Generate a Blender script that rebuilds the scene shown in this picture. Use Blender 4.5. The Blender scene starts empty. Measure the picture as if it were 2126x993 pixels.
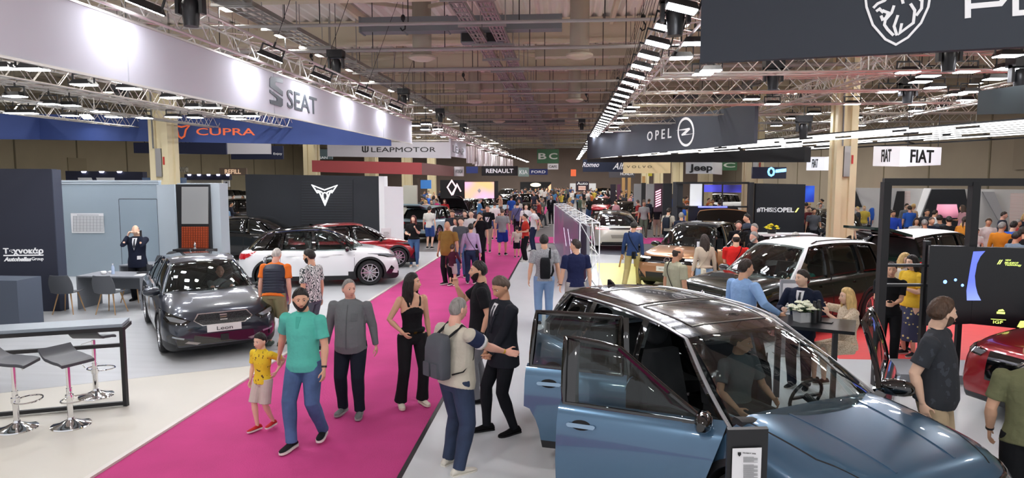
import bpy, math, random
import numpy as np
from mathutils import Vector, Matrix
from mathutils.bvhtree import BVHTree
R_ = random.Random(7)
S = bpy.context.scene
COL = S.collection
rad = math.radians
# ---------------------------------------------------------------- camera
F_PX, CAM_H, VX, HY = 1400.0, 2.95, 1175.0, 367.0
PITCH = math.atan((496.5-HY)/F_PX); YAW = math.atan((VX-1063)*math.cos(PITCH)/F_PX)
cd = bpy.data.cameras.new('camera'); cam = bpy.data.objects.new('camera', cd); COL.objects.link(cam)
cd.sensor_width = 36; cd.sensor_fit = 'HORIZONTAL'; cd.lens = F_PX*36/2126; cd.clip_start = .1; cd.clip_end = 400
cam.location = (0, 0, CAM_H); cam.rotation_euler = (math.pi/2-PITCH, 0, YAW)
S.camera = cam
CF = np.array([-math.sin(YAW)*math.cos(PITCH), math.cos(YAW)*math.cos(PITCH), -math.sin(PITCH)])
CR = np.array([math.cos(YAW), math.sin(YAW), 0.]); CU = np.cross(CR, CF)
# ---------------------------------------------------------------- world, exposure, big lights
w = bpy.data.worlds.new('hall_air'); S.world = w; w.use_nodes = True
w.node_tree.nodes['Background'].inputs[0].default_value = (.80, .80, .84, 1)
w.node_tree.nodes['Background'].inputs[1].default_value = .75
S.view_settings.view_transform = 'Standard'; S.view_settings.look = 'None'
S.view_settings.exposure = 0.55; S.view_settings.gamma = 1; S.view_settings.use_curve_mapping = False
def area(x, y, z, sx, sy, p, col=(1, .97, .93)):
    l = bpy.data.lights.new('hall_light', 'AREA'); l.shape = 'RECTANGLE'; l.size = sx; l.size_y = sy; l.energy = p; l.color = col
    o = bpy.data.objects.new('hall_light', l); COL.objects.link(o); o.location = (x, y, z); return o
# high-bay lamps under the roof (one light in each housing built below; those nearest the camera have no housing)
HIBAY = [(-7.8, 9.5+3*k) for k in range(14)]+[(2.9, 12+6*k) for k in range(14)]+[(10.5, 9+6*k) for k in range(14)]+[(-14.5, 12+6*k) for k in range(13)]+[(-7.8, 54+6*k) for k in range(7)]+[(17, 20+10*k) for k in range(7)]+[(-21, 20+10*k) for k in range(7)]+[(-2.6, 3), (-7.8, 3), (3.5, 3), (-2.4, -3), (3.5, -3)]  # row along the left tray is real; other rows added to light the hall
for _x, _y in HIBAY: area(_x, _y, 6.78, .32, .32, 60 if _y < 45 else 150)  # far lamps added, with more power, to brighten the dark far hall
# ---------------------------------------------------------------- pixel -> place
def ray(px, py): return CF + CR*(px-1063)/F_PX - CU*(py-496.5)/F_PX
def atz(px, py, z=0.): r = ray(px, py); return Vector(np.array([0, 0, CAM_H]) + r*((z-CAM_H)/r[2]))
def aty(px, py, y): r = ray(px, py); return Vector(np.array([0, 0, CAM_H]) + r*(y/r[1]))
def atx(px, py, x): r = ray(px, py); return Vector(np.array([0, 0, CAM_H]) + r*(x/r[0]))
# ---------------------------------------------------------------- materials
MATS = {}
def lin(c): return tuple((v/12.92 if v <= .04045 else ((v+.055)/1.055)**2.4) for v in c)
def hexc(h): return lin(tuple(int(h[i:i+2], 16)/255 for i in (0, 2, 4)))
def mat(name, col, rough=.6, metal=0., bump=0., bscale=40., var=0., vscale=3., coat=0., emit=None, estr=0., trans=0., spec=.5, stretch=None, bnoise='noise'):
    if name in MATS: return MATS[name]
    c = hexc(col) if isinstance(col, str) else col
    m = bpy.data.materials.new(name); m.use_nodes = True; nt = m.node_tree; b = nt.nodes['Principled BSDF']
    b.inputs['Base Color'].default_value = (*c, 1); b.inputs['Roughness'].default_value = rough; b.inputs['Metallic'].default_value = metal
    b.inputs['Specular IOR Level'].default_value = spec
    m.diffuse_color = (*c, 1)
    if coat: b.inputs['Coat Weight'].default_value = coat; b.inputs['Coat Roughness'].default_value = .03
    if emit is not None:
        b.inputs['Emission Color'].default_value = (*(hexc(emit) if isinstance(emit, str) else emit), 1); b.inputs['Emission Strength'].default_value = estr
    if bump or var:
        tc = nt.nodes.new('ShaderNodeTexCoord'); src = tc.outputs['Object']
        if stretch:
            mp = nt.nodes.new('ShaderNodeMapping'); mp.inputs['Scale'].default_value = stretch; nt.links.new(src, mp.inputs[0]); src = mp.outputs[0]
    if bump:
        n = nt.nodes.new('ShaderNodeTexNoise'); n.inputs['Scale'].default_value = bscale; n.inputs['Detail'].default_value = 3
        nt.links.new(src, n.inputs['Vector']); bp = nt.nodes.new('ShaderNodeBump'); bp.inputs['Strength'].default_value = bump; bp.inputs['Distance'].default_value = .02
        nt.links.new(n.outputs['Fac'], bp.inputs['Height']); nt.links.new(bp.outputs[0], b.inputs['Normal'])
    if var:
        n = nt.nodes.new('ShaderNodeTexNoise'); n.inputs['Scale'].default_value = vscale; n.inputs['Detail'].default_value = 5
        nt.links.new(src, n.inputs['Vector']); rp = nt.nodes.new('ShaderNodeMapRange'); rp.inputs['From Min'].default_value = .3; rp.inputs['From Max'].default_value = .7
        rp.inputs['To Min'].default_value = 1-var; rp.inputs['To Max'].default_value = 1+var; nt.links.new(n.outputs['Fac'], rp.inputs['Value'])
        mx = nt.nodes.new('ShaderNodeMix'); mx.data_type = 'RGBA'; mx.blend_type = 'MULTIPLY'; mx.inputs['Factor'].default_value = 1
        mx.inputs['A'].default_value = (*c, 1); nt.links.new(rp.outputs[0], mx.inputs['B']); nt.links.new(mx.outputs['Result'], b.inputs['Base Color'])
    MATS[name] = m; return m
def pattern(name, c1, c2, kind='voronoi', scale=30., thr=.5, rough=.85, stretch=None, c3=None):
    if name in MATS: return MATS[name]
    m = mat(name, c1, rough); nt = m.node_tree; b = nt.nodes['Principled BSDF']
    tc = nt.nodes.new('ShaderNodeTexCoord'); src = tc.outputs['Object']
    if stretch:
        mp = nt.nodes.new('ShaderNodeMapping'); mp.inputs['Scale'].default_value = stretch; nt.links.new(src, mp.inputs[0]); src = mp.outputs[0]
    if kind == 'voronoi':
        n = nt.nodes.new('ShaderNodeTexVoronoi'); n.feature = 'F1'; o = n.outputs['Distance']
    elif kind == 'wave':
        n = nt.nodes.new('ShaderNodeTexWave'); n.inputs['Distortion'].default_value = 0; n.bands_direction = 'Z'; o = n.outputs['Fac']
    elif kind == 'swirl':
        n = nt.nodes.new('ShaderNodeTexWave'); n.inputs['Distortion'].default_value = 14; n.inputs['Detail'].default_value = 2; n.inputs['Detail Scale'].default_value = 1.6; o = n.outputs['Fac']
    else:
        n = nt.nodes.new('ShaderNodeTexNoise'); n.inputs['Detail'].default_value = 3; o = n.outputs['Fac']
    n.inputs['Scale'].default_value = scale; nt.links.new(src, n.inputs['Vector'])
    r = nt.nodes.new('ShaderNodeValToRGB'); r.color_ramp.interpolation = 'CONSTANT' if kind != 'soft' else 'LINEAR'
    r.color_ramp.elements[0].color = (*hexc(c1), 1); r.color_ramp.elements[1].position = thr; r.color_ramp.elements[1].color = (*hexc(c2), 1)
    if c3: e = r.color_ramp.elements.new(min(.98, thr+.12)); e.color = (*hexc(c3), 1)
    nt.links.new(o, r.inputs[0]); nt.links.new(r.outputs[0], b.inputs['Base Color'])
    return m
def glassy(name, tint=(.5, .55, .55), refl=.06, dark=.0):
    if name in MATS: return MATS[name]
    m = bpy.data.materials.new(name); m.use_nodes = True; nt = m.node_tree; nt.nodes.remove(nt.nodes['Principled BSDF']); out = nt.nodes['Material Output']
    t = nt.nodes.new('ShaderNodeBsdfTransparent'); t.inputs[0].default_value = (*tint, 1)
    g = nt.nodes.new('ShaderNodeBsdfGlossy'); g.inputs['Roughness'].default_value = .01
    lw = nt.nodes.new('ShaderNodeLayerWeight'); lw.inputs[0].default_value = .5; pw = nt.nodes.new('ShaderNodeMath'); pw.operation = 'POWER'; pw.inputs[1].default_value = 4.; nt.links.new(lw.outputs['Facing'], pw.inputs[0]); fr = nt.nodes.new('ShaderNodeMath'); fr.operation = 'MULTIPLY_ADD'; fr.inputs[1].default_value = .8; fr.inputs[2].default_value = .035; nt.links.new(pw.outputs[0], fr.inputs[0])
    mx = nt.nodes.new('ShaderNodeMixShader'); nt.links.new(fr.outputs[0], mx.inputs[0]); nt.links.new(t.outputs[0], mx.inputs[1]); nt.links.new(g.outputs[0], mx.inputs[2])
    nt.links.new(mx.outputs[0], out.inputs[0]); m.diffuse_color = (*tint, 1)
    MATS[name] = m; return m
def emi(name, col, s, rough=.5):
    return mat(name, (.8, .8, .8), rough, emit=col, estr=s)
# ---------------------------------------------------------------- mesh builder
def setp(o, label=None, cat=None, group=None, kind=None):
    if label: o['label'] = label
    if cat: o['category'] = cat
    if group: o['group'] = group
    if kind: o['kind'] = kind
    return o
def empty(name, loc=(0, 0, 0), rz=0., label=None, cat=None, group=None):
    o = bpy.data.objects.new(name, None); COL.objects.link(o); o.location = loc; o.rotation_euler = (0, 0, rz); o.empty_display_size = .2
    return setp(o, label, cat, group)
def frame(a, b, up=None):
    t = (Vector(b)-Vector(a)); L = t.length; t = t/L if L > 1e-9 else Vector((0, 0, 1))
    u = Vector(up) if up is not None else (Vector((0, 0, 1)) if abs(t.z) < .9 else Vector((0, 1, 0)))
    s = t.cross(u); s = s.normalized() if s.length > 1e-6 else t.orthogonal().normalized()
    return t, s, s.cross(t).normalized()
class MB:
    def __init__(s): s.v = []; s.f = []; s.m = []; s.mi = 0
    def add(s, vs, fs):
        k = len(s.v); s.v.extend([tuple(p) for p in vs]); s.f.extend([tuple(i+k for i in f) for f in fs]); s.m.extend([s.mi]*len(fs)); return s
    def box(s, c, d, rz=0., M=None):
        x, y, z = d[0]/2, d[1]/2, d[2]/2
        P = [Vector((i*x, j*y, k*z)) for k in (-1, 1) for j in (-1, 1) for i in (-1, 1)]
        if rz: Q = Matrix.Rotation(rz, 3, 'Z'); P = [Q@p for p in P]
        if M is not None: P = [M.to_3x3()@p for p in P]
        C = Vector(c); return s.add([p+C for p in P], [(0, 2, 3, 1), (4, 5, 7, 6), (0, 1, 5, 4), (2, 6, 7, 3), (0, 4, 6, 2), (1, 3, 7, 5)])
    def bx(s, x0, x1, y0, y1, z0, z1): return s.box(((x0+x1)/2, (y0+y1)/2, (z0+z1)/2), (x1-x0, y1-y0, z1-z0))
    def bar(s, a, b, wd, h=None, up=None):
        a = Vector(a); b = Vector(b); t, sd, u = frame(a, b, up); h = h or wd; q = [(-1, -1), (1, -1), (1, 1), (-1, 1)]
        vs = [p+sd*(i*wd/2)+u*(j*h/2) for p in (a, b) for i, j in q]
        return s.add(vs, [(0, 3, 2, 1), (4, 5, 6, 7)]+[(k, (k+1) % 4, (k+1) % 4+4, k+4) for k in range(4)])
    def loft(s, rings, cap=True, close=True):
        n = len(rings[0]); k = len(s.v); fs = []
        vs = [p for r in rings for p in r]
        for i in range(len(rings)-1):
            for j in range(n if close else n-1):
                a, b = i*n+j, i*n+(j+1) % n; fs.append((a, b, b+n, a+n))
        if cap: fs.append(tuple(range(n-1, -1, -1))); fs.append(tuple((len(rings)-1)*n+j for j in range(n)))
        return s.add(vs, fs)
    def tube(s, pts, r, n=8, ry=None, up=None, cap=True):
        pts = [Vector(p) for p in pts]; r = r if hasattr(r, '__len__') else [r]*len(pts); ry = r if ry is None else (ry if hasattr(ry, '__len__') else [ry]*len(pts))
        rings = []; last = None
        for i, p in enumerate(pts):
            a = pts[max(0, i-1)]; b = pts[min(len(pts)-1, i+1)]
            t = (b-a); t = t.normalized() if t.length > 1e-9 else Vector((0, 0, 1))
            if up is not None: u0 = Vector(up)
            elif last is None: u0 = Vector((0, 0, 1)) if abs(t.z) < .9 else Vector((0, 1, 0))
            else: u0 = last
            sd = t.cross(u0); sd = sd.normalized() if sd.length > 1e-6 else t.orthogonal().normalized(); u = sd.cross(t).normalized(); last = u
            rings.append([p+sd*(r[i]*math.cos(2*math.pi*k/n))+u*(ry[i]*math.sin(2*math.pi*k/n)) for k in range(n)])
        return s.loft(rings, cap)
    def lathe(s, prof, c=(0, 0, 0), n=24, axis='z', cap=True):
        rings = []
        for r, z in prof:
            ring = []
            for k in range(n):
                a = 2*math.pi*k/n; x, y = r*math.cos(a), r*math.sin(a)
                p = {'z': (x, y, z), 'y': (x, z, y), 'x': (z, x, y)}[axis]; ring.append(Vector(c)+Vector(p))
            rings.append(ring)
        return s.loft(rings, cap)
    def ell(s, c, r, n=12, m=8, M=None):
        rings = []
        for i in range(m+1):
            th = math.pi*i/m; rings.append([Vector((r[0]*math.sin(th)*math.cos(2*math.pi*k/n)+1e-5*math.cos(2*math.pi*k/n), r[1]*math.sin(th)*math.sin(2*math.pi*k/n)+1e-5*math.sin(2*math.pi*k/n), -r[2]*math.cos(th))) for k in range(n)])
        if M is not None: rings = [[M.to_3x3()@p for p in q] for q in rings]
        C = Vector(c); return s.loft([[p+C for p in q] for q in rings])
    def prism(s, poly, O, U, V, th):
        # poly in the (U,V) plane at O, thickness th along U x V
        U = Vector(U); V = Vector(V); N = U.cross(V).normalized()*th; O = Vector(O)
        a = [O+U*x+V*y for x, y in poly]; n = len(a)
        return s.add(a+[p+N for p in a], [tuple(range(n-1, -1, -1)), tuple(range(n, 2*n))]+[(i, (i+1) % n, (i+1) % n+n, i+n) for i in range(n)])
    def stroke(s, pts, wd, O, U, V, th, close=False):
        # mitred flat stroke
        P = [Vector((x, y)) for x, y in pts]; n = len(P); L = []; Rr = []
        ws = wd if hasattr(wd, '__len__') else [wd]*n
        for i in range(n):
            a = P[(i-1) % n] if (close or i > 0) else P[i]; b = P[(i+1) % n] if (close or i < n-1) else P[i]
            d1 = (P[i]-a); d2 = (b-P[i]); d1 = d1.normalized() if d1.length > 1e-9 else d2.normalized(); d2 = d2.normalized() if d2.length > 1e-9 else d1
            t = (d1+d2); t = t.normalized() if t.length > 1e-6 else d1; nn = Vector((-t.y, t.x)); k = 1/max(.45, nn.dot(Vector((-d1.y, d1.x))))
            L.append(P[i]+nn*ws[i]/2*k); Rr.append(P[i]-nn*ws[i]/2*k)
        U = Vector(U); V = Vector(V); N = U.cross(V).normalized()*th; O = Vector(O); m = n if close else n-1
        for i in range(m):
            j = (i+1) % n; q = [O+U*p.x+V*p.y for p in (Rr[i], Rr[j], L[j], L[i])]
            s.add(q+[p+N for p in q], [(3, 2, 1, 0), (4, 5, 6, 7), (0, 1, 5, 4), (1, 2, 6, 5), (2, 3, 7, 6), (3, 0, 4, 7)])
        return s
    def mesh(s, name, mats, smooth=None):
        me = bpy.data.meshes.new(name); me.from_pydata(s.v, [], s.f)
        for m in (mats if isinstance(mats, (list, tuple)) else [mats]): me.materials.append(m)
        if max(s.m, default=0) > 0: me.polygons.foreach_set('material_index', s.m)
        me.update(); smooth_mesh(me, smooth); return me
    def obj(s, name, mats, parent=None, smooth=None, origin=None):
        if origin is not None:
            O = Vector(origin); s.v = [tuple(Vector(p)-O) for p in s.v]
        o = bpy.data.objects.new(name, s.mesh(name, mats, smooth)); COL.objects.link(o); o.parent = parent
        if origin is not None: o.location = origin
        return o
def smooth_mesh(me, ang):
    if ang is None: return
    me.polygons.foreach_set('use_smooth', [True]*len(me.polygons))
    if ang >= 179: return
    import bmesh
    bm = bmesh.new(); bm.from_mesh(me); a = rad(ang)
    for e in bm.edges: e.smooth = len(e.link_faces) == 2 and e.calc_face_angle(0) < a
    bm.to_mesh(me); bm.free()
TMPC = bpy.data.collections.new('tmp'); COL.children.link(TMPC)
def evalmesh(me, mods, name):
    """apply modifiers to mesh data -> new mesh"""
    o = bpy.data.objects.new('tmp', me); TMPC.objects.link(o)
    for t, kw in mods:
        m = o.modifiers.new('m', t)
        for k, v in kw.items(): setattr(m, k, v)
    dg = bpy.context.evaluated_depsgraph_get(); r = bpy.data.meshes.new_from_object(o.evaluated_get(dg), depsgraph=dg); r.name = name
    bpy.data.objects.remove(o); return r
def remesh(mb, vox, name, mats, it=2, fac=.5, smooth=True):
    me = mb.mesh(name, mats)
    r = evalmesh(me, [('REMESH', dict(mode='VOXEL', voxel_size=vox, use_smooth_shade=True)), ('SMOOTH', dict(factor=fac, iterations=it))], name)
    bpy.data.meshes.remove(me)
    if not r.materials:
        for m in (mats if isinstance(mats, (list, tuple)) else [mats]): r.materials.append(m)
    r.polygons.foreach_set('use_smooth', [True]*len(r.polygons)); return r
def link(me, name, parent=None, loc=None):
    o = bpy.data.objects.new(name, me); COL.objects.link(o); o.parent = parent
    if loc is not None: o.location = loc
    return o
_txt = {}
def text(s, O, U, V, wd, ht, m, parent, name='lettering', th=.01, bold=0., shear=0., space=1., upper=True):
    """lettering fitted to a box wd x ht with lower-left O, along U, up V"""
    key = (s, bold, shear, space)
    if key not in _txt:
        c = bpy.data.curves.new('t', 'FONT'); c.body = s; c.size = 1; c.offset = bold; c.shear = shear; c.space_character = space; c.resolution_u = 3
        o = bpy.data.objects.new('t', c); TMPC.objects.link(o); dg = bpy.context.evaluated_depsgraph_get()
        me = bpy.data.meshes.new_from_object(o.evaluated_get(dg)); bpy.data.objects.remove(o)
        _txt[key] = ([tuple(v.co) for v in me.vertices], [tuple(p.vertices) for p in me.polygons]); bpy.data.meshes.remove(me)
    vs, fs = _txt[key]
    x0 = min(v[0] for v in vs); x1 = max(v[0] for v in vs); y0 = min(v[1] for v in vs); y1 = max(v[1] for v in vs)
    U = Vector(U).normalized(); V = Vector(V).normalized(); N = U.cross(V).normalized()*th; O = Vector(O)
    mb = MB(); mb.add([O+N+U*((x-x0)/(x1-x0)*wd)+V*((y-y0)/(y1-y0)*ht) for x, y, z in vs], fs)
    # side walls along boundary edges
    cnt = {}
    for f in fs:
        for i in range(len(f)):
            e = (f[i], f[(i+1) % len(f)]); cnt[e] = 1
    bd = [e for e in cnt if (e[1], e[0]) not in cnt]; n0 = len(vs)
    mb.v.extend([tuple(Vector(p)-N) for p in mb.v[:n0]])
    for a, b in bd: mb.f.append((a, a+n0, b+n0, b)); mb.m.append(0)
    return mb.obj(name, m, parent)
def dup(root, loc=None, rz=None, label=None, group=None):
    r = root.copy(); COL.objects.link(r)
    if loc is not None: r.location = loc
    if rz is not None: r.rotation_euler = (0, 0, rz)
    if label: r['label'] = label
    if group: r['group'] = group
    for ch in list(root.children):
        c = ch.copy(); COL.objects.link(c); c.parent = r
        for g in list(ch.children): d = g.copy(); COL.objects.link(d); d.parent = c
    return r
def catmull(pts, n):
    P = [np.array(p, float) for p in pts]; out = []
    for i in range(len(P)-1):
        p0 = P[max(0, i-1)]; p1 = P[i]; p2 = P[i+1]; p3 = P[min(len(P)-1, i+2)]
        for k in range(n):
            t = k/n; out.append(tuple(.5*((2*p1)+(-p0+p2)*t+(2*p0-5*p1+4*p2-p3)*t*t+(-p0+3*p1-3*p2+p3)*t**3)))
    out.append(tuple(P[-1])); return out
def arcpts(cx, cy, rx, ry, a0, a1, n): return [(cx+rx*math.cos(rad(a0+(a1-a0)*i/n)), cy+ry*math.sin(rad(a0+(a1-a0)*i/n))) for i in range(n+1)]
X = Vector((1, 0, 0)); Y = Vector((0, 1, 0)); Z = Vector((0, 0, 1))
# common finishes
STEEL = mat('galvanised steel', 'a9a7a4', .38, .85); ALU = mat('truss aluminium', 'd3cfc9', .38, .7)
BLACKM = mat('black powder coat', '17181b', .45); BLACKP = mat('black plastic', '1c1d20', .35); WHITEP = mat('white paint', 'e9eaec', .5)
CHROME = mat('chrome', 'e8e8ea', .06, 1.); BEIGE = mat('beige concrete', 'c9bc9f', .85, var=.06, vscale=1.5)
# ================================================================ THE HALL
def st(o, *a): o['kind'] = 'structure'; return o
def poly_floor(name, pts, z, m):
    mb = MB(); n = len(pts); mb.add([(x, y, z) for x, y in pts]+[(x, y, -.2) for x, y in pts], [tuple(range(n))]+[(i, i+n, (i+1) % n+n, (i+1) % n) for i in range(n)])
    return st(mb.obj(name, m))
CONC = mat('grey concrete floor', '6d6a6a', .45, var=.08, vscale=.8)
VINYL = mat('grey wood vinyl', 'b9bcbf', .32, var=.07, vscale=1.2, stretch=(.6, 5, 1))
CREAM = mat('cream floor', 'cfccc2', .5, var=.03, vscale=.7)
PINK = mat('pink carpet', 'c03a80', .95, bump=.25, bscale=60, var=.07, vscale=1.6)
WHITEF = mat('white stand floor', 'd9dde0', .22, var=.03, vscale=1.)
YEL = mat('yellow stand floor', 'e2e07c', .4); REDF = mat('red stand floor', 'dc3f3f', .55, var=.05, vscale=3., stretch=(1, 6, 1)); DKF = mat('dark grey stand floor', '5b5e66', .35)
poly_floor('floor', [(-39, -4), (24, -4), (24, 112), (-39, 112)], -.004, CONC)
poly_floor('floor', [(-4.62, 2), (-4.62, 10.05), (-6.6, 8.95), (-16, 3.6), (-16, -4), (-4.62, -4)], .018, CREAM)
poly_floor('floor', [(-4.62, 10.05), (-4.62, 25.9), (-16, 25.9), (-16, 3.6), (-6.6, 8.95)], .02, VINYL)
poly_floor('floor', [(-4.6, -4), (-1.6, -4), (-1.6, 66), (-4.6, 66)], .004, PINK)
poly_floor('floor', [(-1.6, 30), (9, 30), (9, 33), (-1.6, 33)], .004, PINK)
poly_floor('floor', [(-1.57, -4), (14, -4), (14, 11), (4.4, 11), (4.4, 16.5), (1.0, 16.5), (1.0, 22.9), (-1.57, 22.9)], .03, WHITEF)
poly_floor('floor', [(1.0, 16.5), (4.4, 16.5), (4.4, 20.), (2.2, 22.9), (1.0, 22.9)], .028, YEL)
poly_floor('floor', [(4.4, 11), (14, 11), (14, 21), (4.4, 21)], .027, REDF)
poly_floor('floor', [(-1.57, 22.9), (2.2, 22.9), (4.4, 20), (4.4, 21), (4.4, 24.4), (-.9, 29.5), (-1.57, 29.5)], .012, WHITEF)
poly_floor('floor', [(.9, 25.9), (4.4, 24.4), (8.5, 24.4), (8.5, 29.5), (.9, 29.5)], .02, DKF)
mb = MB(); mb.bx(-4.66, -4.6, -4, 25.9, 0, .03); st(mb.obj('trim_1', mat('pale edge strip', 'd7d3cc', .4)))
mb = MB(); mb.bx(-1.62, -1.57, -4, 29.5, 0, .034); st(mb.obj('trim_2', BLACKM))
WALL = mat('beige hall wall', 'c4ba9f', .9, var=.05, vscale=.5); WALLB = mat('brown far wall', 'a08f86', .9, var=.05, vscale=.5)
def wall(name, x0, x1, y0, y1, m):
    mb = MB(); mb.bx(x0, x1, y0, y1, -.2, 9); o = st(mb.obj(name, m)); return o
wall('wall_left', -38.2, -38, -4, 110, WALL); wall('wall_right', 22.5, 22.7, -4, 110, mat('taupe hall wall', 'ab9f8d', .9, var=.05, vscale=.5)); wall('wall_back', -38, 22.5, 100, 100.2, WALLB)
# wall seams, doors
SEAM = mat('wall seam', '8d846f', .9); DOORM = mat('wall door', 'b5aa8f', .8)
for k, y in enumerate(np.arange(20, 98, 6.)):
    for nm, xx in (('trim_3', -37.98), ('trim_4', 22.48)):
        mb = MB(); mb.bx(xx-.02, xx+.02, y, y+.12, 0, 7.5); st(mb.obj(nm, SEAM))
for k, (y, h) in enumerate([(49., 4.4), (57., 3.), (70., 2.3)]):
    mb = MB(); mb.bx(-37.99, -37.93, y, y+2, .0, h); d = st(mb.obj('door_%d' % (k+1), DOORM)); mb = MB(); mb.bx(-37.93, -37.86, y+.2, y+.24, 1., 1.2); mb.obj('door_handle', BLACKM, d)
mb = MB(); mb.bx(22.38, 22.47, 33.5, 36, 3.3, 5.4); st(mb.obj('door_4', mat('upper hatch', 'a29684', .8)))
# ---- ceiling
ROOF = mat('ribbed roof sheet', 'f0ece4', .5, .0, var=.06, vscale=.4)
mb = MB(); xs = np.arange(-38, 22.6, .36); P = []
for x in xs: P += [(x, 8.12), (x+.10, 8.0), (x+.20, 8.0), (x+.30, 8.12)]
n = len(P); mb.add([(x, y, z) for y in (-4, 110) for x, z in P], [(i, i+n, i+n+1, i+1) for i in range(n-1)]); st(mb.obj('ceiling', ROOF))
mb = MB(); mb.bx(-38.2, 22.7, -4, 110, 8.3, 8.5); st(mb.obj('ceiling', ROOF))
BEAM = mat('pale roof beam', 'ddd2bb', .8, var=.05, vscale=.6); DUCT = mat('sheet metal duct', 'b8b09f', .6, .0); DUCTG = mat('dark grey duct', '7b8084', .6, .0); PIPE = mat('grey conduit pipe', 'a39f9c', .45, .2)
for k in range(19):
    y = 5.6+5.55*k; mb = MB(); mb.bx(-38, 22.5, y-.16, y+.16, 7.25, 7.35); mb.bx(-38, 22.5, y-.05, y+.05, 7.35, 7.95); mb.bx(-38, 22.5, y-.2, y+.2, 7.92, 8.0)
    st(mb.obj('trim_%d' % (20+k), BEAM))
for k in range(16):     # purlins running along the hall
    x = -37.6+3.9*k; mb = MB(); mb.bx(x-.06, x+.06, -4, 100, 7.78, 8.0); st(mb.obj('trim_%d' % (50+k), BEAM))
# X bracing bays
mb = MB()
for k in range(0, 12, 2):
    y = 14+5.55*k
    for x in (-12, -4.2, 3.6): mb.bar((x, y, 7.7), (x+7.8, y+5.4, 7.7), .09); mb.bar((x+7.8, y, 7.7), (x, y+5.4, 7.7), .09)
st(mb.obj('trim_70', BEAM))
# pipes, ducts, trays, rods
for k in range(20):
    y = 8.6+3.2*k*(1+.01*k); z = 6.3+.2*R_.random(); x0 = R_.choice([-24, -18, -11, -6.5]); x1 = R_.choice([9, 14, 22])
    mb = MB(); mb.tube([(x0, y, z), (x1, y, z)], .035+.03*R_.random(), 8)
    o = mb.obj('conduit_pipe', PIPE, smooth=60); setp(o, 'long grey conduit pipe crossing the hall below the ribbed roof', 'pipe', 'grey pipes crossing below the roof')
    for j in range(int((x1-x0)/2.2)):
        xx = x0+1+2.2*j+R_.random()*.6; mb = MB(); mb.tube([(xx, y, z), (xx, y, 8.05)], .013, 5); r = mb.obj('hanger_rod', BLACKM, o)
for k in range(16):
    y = 10.2+4.1*k; x0 = -15+R_.random()*22; L = 5+R_.random()*7; z = 6.86+.02*R_.random(); m = DUCTG if k % 4 == 2 else DUCT
    mb = MB(); mb.bx(x0, x0+L, y, y+.45, z, z+.38)
    for j in range(int(L/1.2)): mb.bx(x0+1.2*j, x0+1.2*j+.05, y-.02, y+.47, z-.02, z+.4)
    o = mb.obj('air_duct', m); setp(o, ('dark grey' if m is DUCTG else 'beige')+' rectangular air duct hung across the hall under the roof beams', 'duct', ('dark' if m is DUCTG else 'beige')+' air ducts under the roof')
for k, (x, y) in enumerate([(-4.1, 19.3), (.35, 19.3), (-4.1, 30.4), (.35, 30.4), (6, 30.4), (-4.1, 41.5), (.35, 41.5)]):
    o = empty('air_diffuser', (x, y, 6.25), 0, ['beige round air diffuser drum hanging left of the hanging hook', 'beige round air diffuser drum hanging near the centre of the roof'][k] if k < 2 else 'far beige round air diffuser drum below the roof', 'diffuser', None if k < 2 else 'far round air diffusers')
    mb = MB(); mb.lathe([(.0, .15), (.27, .15), (.27, 1.75), (0, 1.75)], n=20); mb.obj('drum', DUCT, o, 40)
    mb = MB(); mb.lathe([(0, 0), (.22, -.02), (.38, .05), (.38, .1), (.27, .16), (0, .16)], n=24); mb.obj('outlet_ring', mat('diffuser ring', 'c7bda9', .5), o, 40)
def tray(x, z, wd, y0, y1, lab):
    mb = MB(); mb.bx(x-wd/2, x-wd/2+.03, y0, y1, z, z+.1); mb.bx(x+wd/2-.03, x+wd/2, y0, y1, z, z+.1)
    for y in np.arange(y0, y1, .45): mb.bx(x-wd/2, x+wd/2, y, y+.06, z, z+.02)
    for q in (-.3, 0, .25): mb.bx(x+q*wd-.02, x+q*wd+.03, y0, y1, z+.02, z+.05)
    o = mb.obj('cable_tray', STEEL); setp(o, lab, 'cable tray')
    for y in np.arange(y0+1, y1, 2.4):
        mb = MB(); mb.bx(x-wd/2-.11, x+wd/2+.11, y-.03, y+.03, z-.06, z)
        for s in (-1, 1): mb.tube([(x+s*(wd/2+.09), y, z-.04), (x+s*(wd/2+.09), y, 8.0)], .015, 5)
        mb.obj('tray_hanger', STEEL, o)
tray(-7.1, 6.62, .7, 6, 90, 'wide galvanised cable tray running away above the left stands'); tray(-2.35, 6.62, .35, 6, 90, 'narrow cable tray running above the pink aisle, left of the pair')
tray(-1.75, 6.62, .35, 6, 90, 'narrow cable tray running above the pink aisle, right of the pair'); tray(7.4, 6.62, .5, 8, 90, 'cable tray running away above the right-hand trusses')
for k, px in enumerate((977, 1028)):
    c = aty(px, 70, 19.); o = empty('loudspeaker', c, 0, 'dark grey ceiling speaker box, %s of the pair under the roof' % ['left', 'right'][k], 'speaker')
    mb = MB(); mb.box((0, 0, 0), (.5, .4, .55)); mb.obj('cabinet', DUCTG, o); mb = MB(); mb.box((0, -.21, 0), (.44, .02, .49)); mb.obj('grille', BLACKM, o)
    mb = MB(); mb.bx(-.3, .3, -.02, .02, .3, .34); mb.tube([(-.28, 0, .3), (-.28, 0, .95)], .012, 5); mb.tube([(.28, 0, .3), (.28, 0, .95)], .012, 5); mb.obj('bracket', STEEL, o)
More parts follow.
